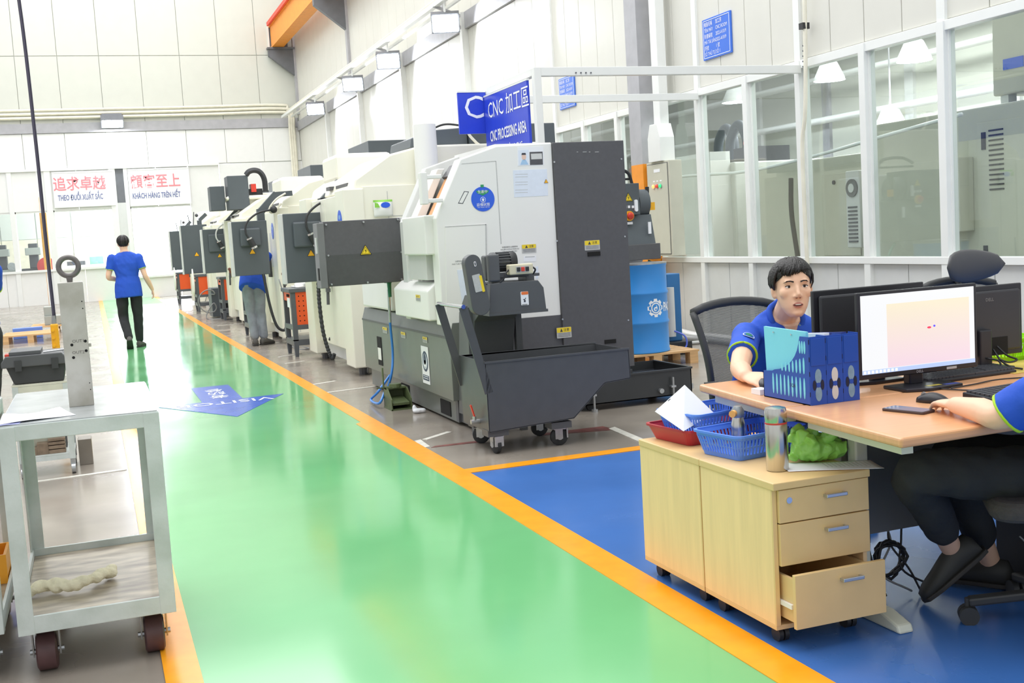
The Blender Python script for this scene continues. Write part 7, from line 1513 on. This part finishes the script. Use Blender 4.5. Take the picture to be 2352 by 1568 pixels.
def person(label, loc, J, fwd, head_fwd, trousers, voxel=0.008, face=False, hs=1.0, sleeve=0.62, legs=True, hands=True, lh=None, rh=None, shoes=SHOE, emblem=False, hair_seed=3, collar=False, shoe_dirs=None, trim=0.10, hem=0.0):
    """J: joints in world coordinates (pelvis, waist, chest, neck, head, sh/el/wr L R, hip/kn/an L R)"""
    t = thing('person', label, 'person', loc)
    J = {k: Vector(v) for k, v in J.items()}; fwd = Vector(fwd).normalized(); head_fwd = Vector(head_fwd).normalized()
    spine = [J['pelvis'], J['waist'], J['chest'], J['neck']]
    def lat(k): 
        d = (J['shR'] - J['shL']) if k else (J['hipR'] - J['hipL']); return d.normalized()
    def torso(mb, add, zhem=None, hem=0.0):
        up = (J['neck'] - J['pelvis']).normalized(); secs = []
        lp, lc = lat(0), lat(1); half = (J['shR'] - J['shL']).length / 2
        fp = lp.cross(Vector((0, 0, 1))); fp = ortho(up, fwd); fc = ortho((J['neck'] - J['chest']).normalized(), fwd)
        lp = ortho(up, lp); lc = ortho((J['neck'] - J['chest']).normalized(), lc)
        P = J
        secs.append((P['pelvis'] - up * 0.10, lp * (0.13 + add), fp * (0.10 + add)))
        secs.append((P['pelvis'], lp * (0.165 + add), fp * (0.115 + add)))
        secs.append((P['waist'], lp * (0.148 + add), fp * (0.105 + add)))
        secs.append((P['waist'].lerp(P['chest'], 0.55), lp.lerp(lc, 0.5) * (0.165 + add), fp.lerp(fc, 0.5) * (0.112 + add)))
        secs.append((P['chest'], lc * (0.178 + add), fc * (0.115 + add)))
        mid = (P['shL'] + P['shR']) / 2
        secs.append((P['chest'].lerp(mid, 0.75), lc * (half * 0.98 + add * 0.6), fc * (0.098 + add)))
        secs.append((mid.lerp(P['neck'], 0.25) + up * (0.005 + max(0, add) * 0.5), lc * (half * 0.80 + add), fc * (0.082 + add)))
        secs.append((P['neck'].lerp(mid, 0.35) + up * max(0, add) * 0.6, lc * (half * 0.50 + add * 1.4), fc * (0.066 + add * 1.2)))
        secs.append((P['neck'], lc * 0.066, fc * 0.062))
        if zhem is not None: secs = secs[zhem:]
        return secs
    body = MB(); loft(body, torso(body, -0.012), 20)
    limb(body, [J['neck'] - (J['head'] - J['neck']).normalized() * 0.05, J['neck'], J['head'] - head_fwd * 0.02 - Vector((0, 0, 0.05 * hs))], [0.062, 0.055, 0.055], 14)
    Mh = head_matrix(J['head'], head_fwd, Vector((0, 0, 1))); head_shape(body, Mh, hs)
    for s in 'LR':
        limb(body, [J['sh' + s], J['sh' + s].lerp(J['el' + s], 0.5), J['el' + s], J['el' + s].lerp(J['wr' + s], 0.45), J['wr' + s]], [0.052, 0.047, 0.040, 0.040, 0.027], 12)
        h = lh if s == 'L' else rh
        if h: hand(body, J['wr' + s], Vector(h[0]), Vector(h[1]), Vector(h[2]), h[3])
        if legs: limb(body, [J['hip' + s], J['hip' + s].lerp(J['kn' + s], 0.5), J['kn' + s], J['kn' + s].lerp(J['an' + s], 0.35), J['an' + s]], [0.078, 0.068, 0.05, 0.05, 0.036], 12)
    bf_ = fuse(body, voxel, 5 if voxel < 0.007 else 3)
    inv = Mh.inverted()
    if face:
        for v in bf_.v:
            q = (inv @ v) / hs
            if q.y > 0.03 and abs(q.z) < 0.13:
                for x in (-1, 1):
                    d2 = ((q.x - x * 0.031) / 0.017) ** 2 + ((q.z - 0.010) / 0.010) ** 2
                    if d2 < 6: v -= (Mh.to_3x3() @ Vector((0, 1, 0))) * 0.0065 * hs * math.exp(-d2)
    ob = mk('body', bf_, SKIN, t, w=True, smooth=True)
    if face:
        fv = [(inv @ v) / hs for v in bf_.v]; fv = [q for q in fv if q.y > 0.02 and abs(q.x) < 0.08 and abs(q.z) < 0.12]
        def surf(x, z):
            best = sorted(fv, key=lambda q: (q.x - x) ** 2 + (q.z - z) ** 2)[:5]; return max(b_.y for b_ in best)
        def patch(name, poly, m, off, centre=None, par=ob, flat=None):
            c = centre or (sum(p[0] for p in poly) / len(poly), sum(p[1] for p in poly) / len(poly)); pts = list(poly) + [c]; n = len(poly)
            mid_ = [((p[0] + c[0]) / 2, (p[1] + c[1]) / 2) for p in poly]; P3 = []
            for x, z in list(poly) + mid_ + [c]: P3.append(Mh @ (Vector((x, (flat if flat is not None else surf(x, z)) + off, z)) * hs))
            f = [(i, (i + 1) % n, n + (i + 1) % n, n + i) for i in range(n)] + [(n + i, n + (i + 1) % n, 2 * n) for i in range(n)]
            return mk(name, MB().add(P3, f), m, par, w=True, smooth=True)
        for x in (-1, 1):
            cx = x * 0.031; cz = 0.009
            al = [(cx + 0.0155 * math.cos(a_), cz + (0.0066 if math.sin(a_) > 0 else 0.0050) * math.sin(a_) * (1 - 0.15 * math.cos(a_) * x)) for a_ in [2 * math.pi * i / 18 for i in range(18)]]
            fl_ = surf(cx, cz)
            patch('eye', al, EYEW, 0.0012, flat=fl_); patch('iris', circ(cx - 0.001, cz + 0.0005, 0.0053, 14, 0.0050), IRIS, 0.0019, flat=fl_)
            lid = [(cx + 0.0165 * math.cos(a_), cz + 0.0062 * math.sin(a_) + 0.0005) for a_ in [math.pi * i / 8 for i in range(9)]] + [(cx + 0.0155 * math.cos(a_), cz + 0.0044 * math.sin(a_)) for a_ in [math.pi * i / 8 for i in range(8, -1, -1)]]
            patch('lash_line', lid, LASH, 0.0022, centre=(cx, cz + 0.0055), flat=fl_)
            br = [(cx - x * 0.017, 0.0245), (cx - x * 0.005, 0.029), (cx + x * 0.010, 0.0295), (cx + x * 0.021, 0.024), (cx + x * 0.010, 0.0335), (cx - x * 0.004, 0.0345), (cx - x * 0.018, 0.031)]
            patch('eyebrow', br, LASH, 0.0030, centre=(cx, 0.031))
            patch('nostril', circ(x * 0.0075, -0.0375, 0.0035, 10, 0.0018), mat('nostril', '8A5548', 0.6, var=0), 0.0008)
        patch('mouth_gap', [(0.020 * math.cos(a_), -0.0645 + 0.0052 * math.sin(a_)) for a_ in [2 * math.pi * i / 16 for i in range(16)]], mat('mouth_dark', '6A3A34', 0.6, var=0), 0.0009)
        patch('teeth', [(0.0125 * math.cos(a_), -0.0628 + 0.0022 * math.sin(a_)) for a_ in [2 * math.pi * i / 12 for i in range(12)]], TEETH, 0.0016)
        patch('upper_lip', [(-0.024, -0.064), (-0.012, -0.0615), (0, -0.0610), (0.012, -0.0615), (0.024, -0.064), (0.010, -0.0555), (0.003, -0.0540), (0, -0.0548), (-0.003, -0.0540), (-0.010, -0.0555)], SKINL, 0.0020, centre=(0, -0.0585))
        patch('lower_lip', [(-0.023, -0.0650), (-0.011, -0.0695), (0, -0.0702), (0.011, -0.0695), (0.023, -0.0650), (0.011, -0.0762), (0, -0.0778), (-0.011, -0.0762)], SKINL, 0.0022, centre=(0, -0.0735))
    mk('hair', hair_cap(Mh, hs, seed=hair_seed), HAIR, t, w=True, smooth=True)
    sh = MB(); up0 = (J['waist'] - J['pelvis']).normalized(); tq = torso(sh, 0.014, 1)
    if hem: tq = [(tq[0][0] - up0 * hem, tq[0][1] * 1.10, tq[0][2] * 1.12), (tq[0][0] - up0 * hem * 0.35, tq[0][1] * 1.10, tq[0][2] * 1.12)] + [(tq[0][0] + up0 * 0.06, tq[0][1] * 1.04, tq[0][2] * 1.06)] + tq[1:]
    loft(sh, tq[:-1] + [(J['neck'].lerp((J['shL'] + J['shR']) / 2, 0.12), torso(sh, 0)[-1][1] * 1.22, torso(sh, 0)[-1][2] * 1.25)], 24)
    cuffs = []
    for s in 'LR':
        a, b_ = J['sh' + s], J['el' + s]; e = a.lerp(b_, sleeve); sh.tube([a - (b_ - a) * 0.05, a, a.lerp(b_, sleeve / 2), e - (e - a) * 0.02, e], [0.05, 0.064, 0.061, 0.063, 0.063], 16); sh.sphere(a, 0.062, n=12, m=8); cuffs.append((e, (b_ - a).normalized()))
    shf = fuse(sh, max(voxel, 0.008), 4)
    def crease(v):
        n1 = _ns.noise(Vector((v.x * 9, v.y * 9, v.z * 5 + 3))); n2 = _ns.noise(Vector((v.x * 22 + v.z * 10, v.y * 22, v.z * 12))); return 0.010 * n1 + 0.006 * n2
    shf.v = [v + (v - (J['waist'].lerp(J['chest'], 0.5))).normalized() * crease(v) for v in shf.v]
    so = mk('shirt', shf, SHIRT, t, w=True, smooth=True)
    for e, d in cuffs:
        a = ortho(d, Vector((0.3, 0.2, 0.9))); b_ = d.cross(a); mk('cuff_trim', MB().tube([e - d * 0.004 + (a * math.cos(q) + b_ * math.sin(q)) * 0.0605 for q in [2 * math.pi * i / 24 for i in range(25)]], 0.005, 6), LIME, so, w=True, smooth=True)
    if collar:
        u = (J['neck'] - J['chest']).normalized(); l = lat(1); f = ortho(u, fwd); N = J['neck']
        for s in (-1, 1): mk('collar', MB().tube(bez([N + l * s * 0.0 - f * 0.072 + u * 0.012, N + l * s * 0.062 - f * 0.03 + u * 0.008, N + l * s * 0.070 + f * 0.03 - u * 0.012, N + l * s * 0.034 + f * 0.082 - u * 0.055, N + l * s * 0.012 + f * 0.108 - u * 0.095]), [0.014] * 17 + [0.012] * 99, 8), SHIRT, so, w=True, smooth=True)
        mk('inner_collar', MB().tube(bez([N + l * -0.05 + f * 0.05 - u * 0.02, N + l * -0.028 + f * 0.086 - u * 0.06, N + l * -0.010 + f * 0.106 - u * 0.098]), 0.008, 6), LIME, so, w=True, smooth=True)
        mk('neckline_skin', MB().tube(bez([N + f * 0.055 + u * 0.0, N + f * 0.078 - u * 0.035, N + f * 0.094 - u * 0.075]), [0.035, 0.034, 0.032, 0.031, 0.03, 0.028, 0.026, 0.024, 0.022, 0.02, 0.018, 0.016, 0.014, 0.012, 0.01, 0.008, 0.006], 10), SKIN, ob, w=True, smooth=True)
    if emblem:
        a, b_ = J['shR'], J['elR']; d = (b_ - a).normalized(); c = a.lerp(b_, sleeve * 0.66)
        o_ = ortho(d, Vector((-0.42, -0.9, 0.25))); e2 = d.cross(o_).normalized(); base = c + o_ * 0.0640
        def curved(poly, off):
            return [base + e2 * (0.060 * math.sin(x / 0.060)) + o_ * (0.060 * (math.cos(x / 0.060) - 1) + off) - d * y for x, y in poly]
        for poly, m, off in ((circ(0, 0, 0.027, 24), mat('emblem_white', 'CFE0F0', 0.7, var=0), 0.004), (circ(0, 0, 0.0225, 24), SHIRT, 0.0046), (circ(0, 0, 0.016, 20), mat('emblem_green', '1F7C5A', 0.7, var=0.2, scale=90), 0.0052)):
            pts = curved(poly, off); n = len(pts); mk('sleeve_emblem', MB().add(pts + [base + o_ * off], [(i, (i + 1) % n, n) for i in range(n)] + [((i + 1) % n, i, n) for i in range(0)]), m, so, w=True)
    if legs:
        tr = MB(); up = (J['waist'] - J['pelvis']).normalized(); lp = ortho(up, lat(0)); fp = ortho(up, fwd)
        loft(tr, [(J['pelvis'] - up * 0.10, lp * 0.14, fp * 0.10), (J['pelvis'] - up * 0.03, lp * 0.172, fp * 0.122), (J['pelvis'] + up * 0.05, lp * 0.160, fp * 0.112)], 20)
        for s in 'LR': limb(tr, [J['hip' + s], J['hip' + s].lerp(J['kn' + s], 0.5), J['kn' + s], J['kn' + s].lerp(J['an' + s], 0.4), J['an' + s].lerp(J['kn' + s], trim)], [0.093, 0.088, 0.072, 0.068, 0.060], 14)
        trf = fuse(tr, max(voxel, 0.008), 4)
        trf.v = [v + Vector((1, 1, 0)) * 0.008 * _ns.noise(Vector((v.x * 14, v.y * 14, v.z * 9))) + Vector((0, 0, 0.006)) * _ns.noise(v * 24) for v in trf.v]
        mk('trousers', trf, trousers, t, w=True, smooth=True)
        for s in 'LR':
            an = J['an' + s]; d, pz = (shoe_dirs or {}).get(s, ((fwd.x, fwd.y, 0), 0.0)); d = Vector(d).normalized(); sd = d.cross(Vector((0, 0, 1))).normalized(); u = sd.cross(d); h = an - u * 0.085
            so_ = MB(); loft(so_, [(h - d * 0.075 + u * 0.035, sd * 0.026, u * 0.03), (h - d * 0.06 + u * 0.05, sd * 0.037, u * 0.047), (h - d * 0.01 + u * 0.052, sd * 0.041, u * 0.050), (h + d * 0.05 + u * 0.045, sd * 0.044, u * 0.043), (h + d * 0.11 + u * 0.034, sd * 0.047, u * 0.033), (h + d * 0.165 + u * 0.027, sd * 0.042, u * 0.025), (h + d * 0.195 + u * 0.02, sd * 0.026, u * 0.015)], 16)
            o2 = mk('shoe', so_, shoes, t, w=True, smooth=True)
            pl_ = [(-0.085, -0.03), (-0.05, -0.042), (0.05, -0.046), (0.12, -0.050), (0.18, -0.040), (0.202, -0.012), (0.202, 0.012), (0.18, 0.040), (0.12, 0.050), (0.05, 0.046), (-0.05, 0.042), (-0.085, 0.03)]
            mk('sole', MB().prism(pl_, h, d, u.cross(d), 0.016), SOLE, o2, w=True, bevel=0.004)
    return t, Mh

# walking man, seen from behind
bx, by = 0.485, 18.2
person('man in blue shirt and black trousers walking away down the green lane', (bx, by, 0),
       dict(pelvis=(bx, by, 0.92), waist=(bx + 0.0, by + 0.01, 1.08), chest=(bx + 0.0, by + 0.02, 1.27), neck=(bx - 0.01, by + 0.03, 1.465), head=(bx - 0.015, by + 0.05, 1.575),
            shL=(bx - 0.195, by + 0.02, 1.37), shR=(bx + 0.185, by + 0.02, 1.36), elL=(bx - 0.265, by + 0.02, 1.09), elR=(bx + 0.255, by - 0.02, 1.08), wrL=(bx - 0.12, by + 0.20, 1.03), wrR=(bx + 0.345, by + 0.05, 0.865),
            hipL=(bx - 0.10, by, 0.88), hipR=(bx + 0.10, by, 0.88), knL=(bx - 0.105, by + 0.05, 0.47), knR=(bx + 0.105, by + 0.06, 0.48), anL=(bx - 0.055, by - 0.22, 0.155), anR=(bx + 0.10, by + 0.10, 0.09)),
       (0, 1, 0), (0.12, 1, 0.0), TROU, 0.009, lh=((0.5, 0.8, 0), (0, 0, 1), (0.5, 0, 0.5), 0.5), rh=((0.12, 0.15, -1), (0.9, 0.1, 0.1), (0, 1, 0), 0.45), hair_seed=5, hem=0.15,
       shoe_dirs={'L': ((0.02, 0.75, -0.62), 0), 'R': ((0.35, 0.93, 0.0), 0)})
# worker half hidden behind a pendant
bx, by = 2.13, 16.78
person('worker in blue shirt and grey jeans bent behind a machine pendant', (bx, by, 0),
       dict(pelvis=(bx + 0.02, by, 0.92), waist=(bx + 0.04, by + 0.06, 1.06), chest=(bx + 0.10, by + 0.24, 1.22), neck=(bx + 0.14, by + 0.40, 1.34), head=(bx + 0.18, by + 0.50, 1.41),
            shL=(bx - 0.08, by + 0.34, 1.28), shR=(bx + 0.30, by + 0.28, 1.27), elL=(bx - 0.05, by + 0.50, 1.06), elR=(bx + 0.20, by + 0.46, 1.06), wrL=(bx + 0.05, by + 0.66, 1.04), wrR=(bx + 0.12, by + 0.66, 1.04),
            hipL=(bx - 0.06, by, 0.88), hipR=(bx + 0.09, by, 0.88), knL=(bx - 0.04, by + 0.03, 0.48), knR=(bx + 0.095, by + 0.02, 0.48), anL=(bx - 0.02, by - 0.06, 0.09), anR=(bx + 0.11, by - 0.05, 0.09)),
       (0.25, 1, 0), (0.3, 1, -0.4), JEANS, 0.010, hem=0.13, lh=((0.6, 0.6, 0), (0, 0, 1), (0, 1, 0), 0.5), rh=((0.2, 0.9, 0), (0, 0, 1), (-1, 0, 0), 0.5), shoe_dirs={'L': ((0.1, 1, 0), 0), 'R': ((0.75, 0.65, 0), 0)})
# man at the far desk looking at the camera
person('seated man in blue shirt looking at the camera across the desk', (2.95, 4.7, 0),
       dict(pelvis=(2.98, 4.76, 0.53), waist=(2.95, 4.68, 0.64), chest=(2.90, 4.54, 0.79), neck=(2.868, 4.365, 0.965), head=(2.838, 4.262, 1.082),
            shL=(3.055, 4.36, 0.885), shR=(2.705, 4.43, 0.88), elL=(3.20, 4.20, 0.80), elR=(2.46, 4.09, 0.792), wrL=(3.08, 3.98, 0.79), wrR=(2.365, 3.895, 0.785),
            hipL=(3.08, 4.74, 0.52), hipR=(2.88, 4.74, 0.52), knL=(3.12, 4.28, 0.54), knR=(2.83, 4.28, 0.54), anL=(3.12, 4.30, 0.09), anR=(2.83, 4.30, 0.09)),
       (-0.1, -1, 0), (-0.36, -1, 0.07), TROU, 0.0050, face=True, hs=1.06, sleeve=0.66, lh=((-0.3, -0.9, 0), (0, 0, 1), (-1, 0, 0), 0.2), rh=((0.15, -1, -0.1), (-0.35, 0, 1), (1, 0, 0), 0.42), collar=True, emblem=True, hair_seed=9)
# man at the near desk, mostly outside the frame
person('man in blue shirt and black trousers at the near desk, cut by the right edge', (2.95, 2.75, 0),
       dict(pelvis=(2.88, 2.72, 0.55), waist=(2.83, 2.61, 0.68), chest=(2.76, 2.51, 0.86), neck=(2.73, 2.46, 1.06), head=(2.70, 2.50, 1.18),
            shL=(2.555, 2.39, 0.96), shR=(2.90, 2.56, 0.96), elL=(2.425, 2.595, 0.79), elR=(3.16, 2.62, 0.82), wrL=(2.462, 2.835, 0.788), wrR=(3.24, 2.86, 0.80),
            hipL=(2.84, 2.80, 0.53), hipR=(2.97, 2.90, 0.53), knL=(2.46, 3.03, 0.535), knR=(2.75, 3.20, 0.53), anL=(2.745, 3.20, 0.205), anR=(2.98, 3.27, 0.10)),
       (-0.75, 0.65, 0), (-0.4, 0.9, -0.1), TROU, 0.006, sleeve=0.97, lh=((0.38, 1, -0.06), (0.05, 0.1, 1), (1, 0, 0), 0.28), rh=((-0.2, 0.9, 0), (0, 0, 1), (-1, 0, 0), 0.3), trim=0.27, shoes=mat('dark_shoe', '3A3A38', 0.6, var=0.1), shoe_dirs={'L': ((-0.62, 0.35, -0.62), 0), 'R': ((-0.5, 0.8, 0.0), 0)})
# person at the left edge, only the edge of the shirt shows
bx, by = -0.838, 9.2
person('person in blue shirt, only an edge showing at the left border', (bx, by, 0),
       dict(pelvis=(bx, by, 0.92), waist=(bx, by, 1.06), chest=(bx - 0.02, by, 1.26), neck=(bx - 0.06, by, 1.45), head=(bx - 0.08, by, 1.56), shL=(bx - 0.22, by, 1.36), shR=(bx + 0.16, by, 1.34), elL=(bx - 0.26, by + 0.1, 1.1), elR=(bx + 0.12, by + 0.24, 1.14), wrL=(bx - 0.1, by + 0.3, 1.0), wrR=(bx - 0.02, by + 0.4, 1.0),
            hipL=(bx - 0.10, by, 0.88), hipR=(bx + 0.09, by, 0.88), knL=(bx - 0.1, by, 0.48), knR=(bx + 0.06, by, 0.48), anL=(bx - 0.1, by, 0.09), anR=(bx + 0.04, by, 0.09)),
       (0, 1, 0), (0, 1, 0), TROU, 0.012, lh=((0.5, 0.5, 0), (0, 0, 1), (0, 1, 0), 0.5), rh=((-0.5, 0.5, 0), (0, 0, 1), (0, 1, 0), 0.5))
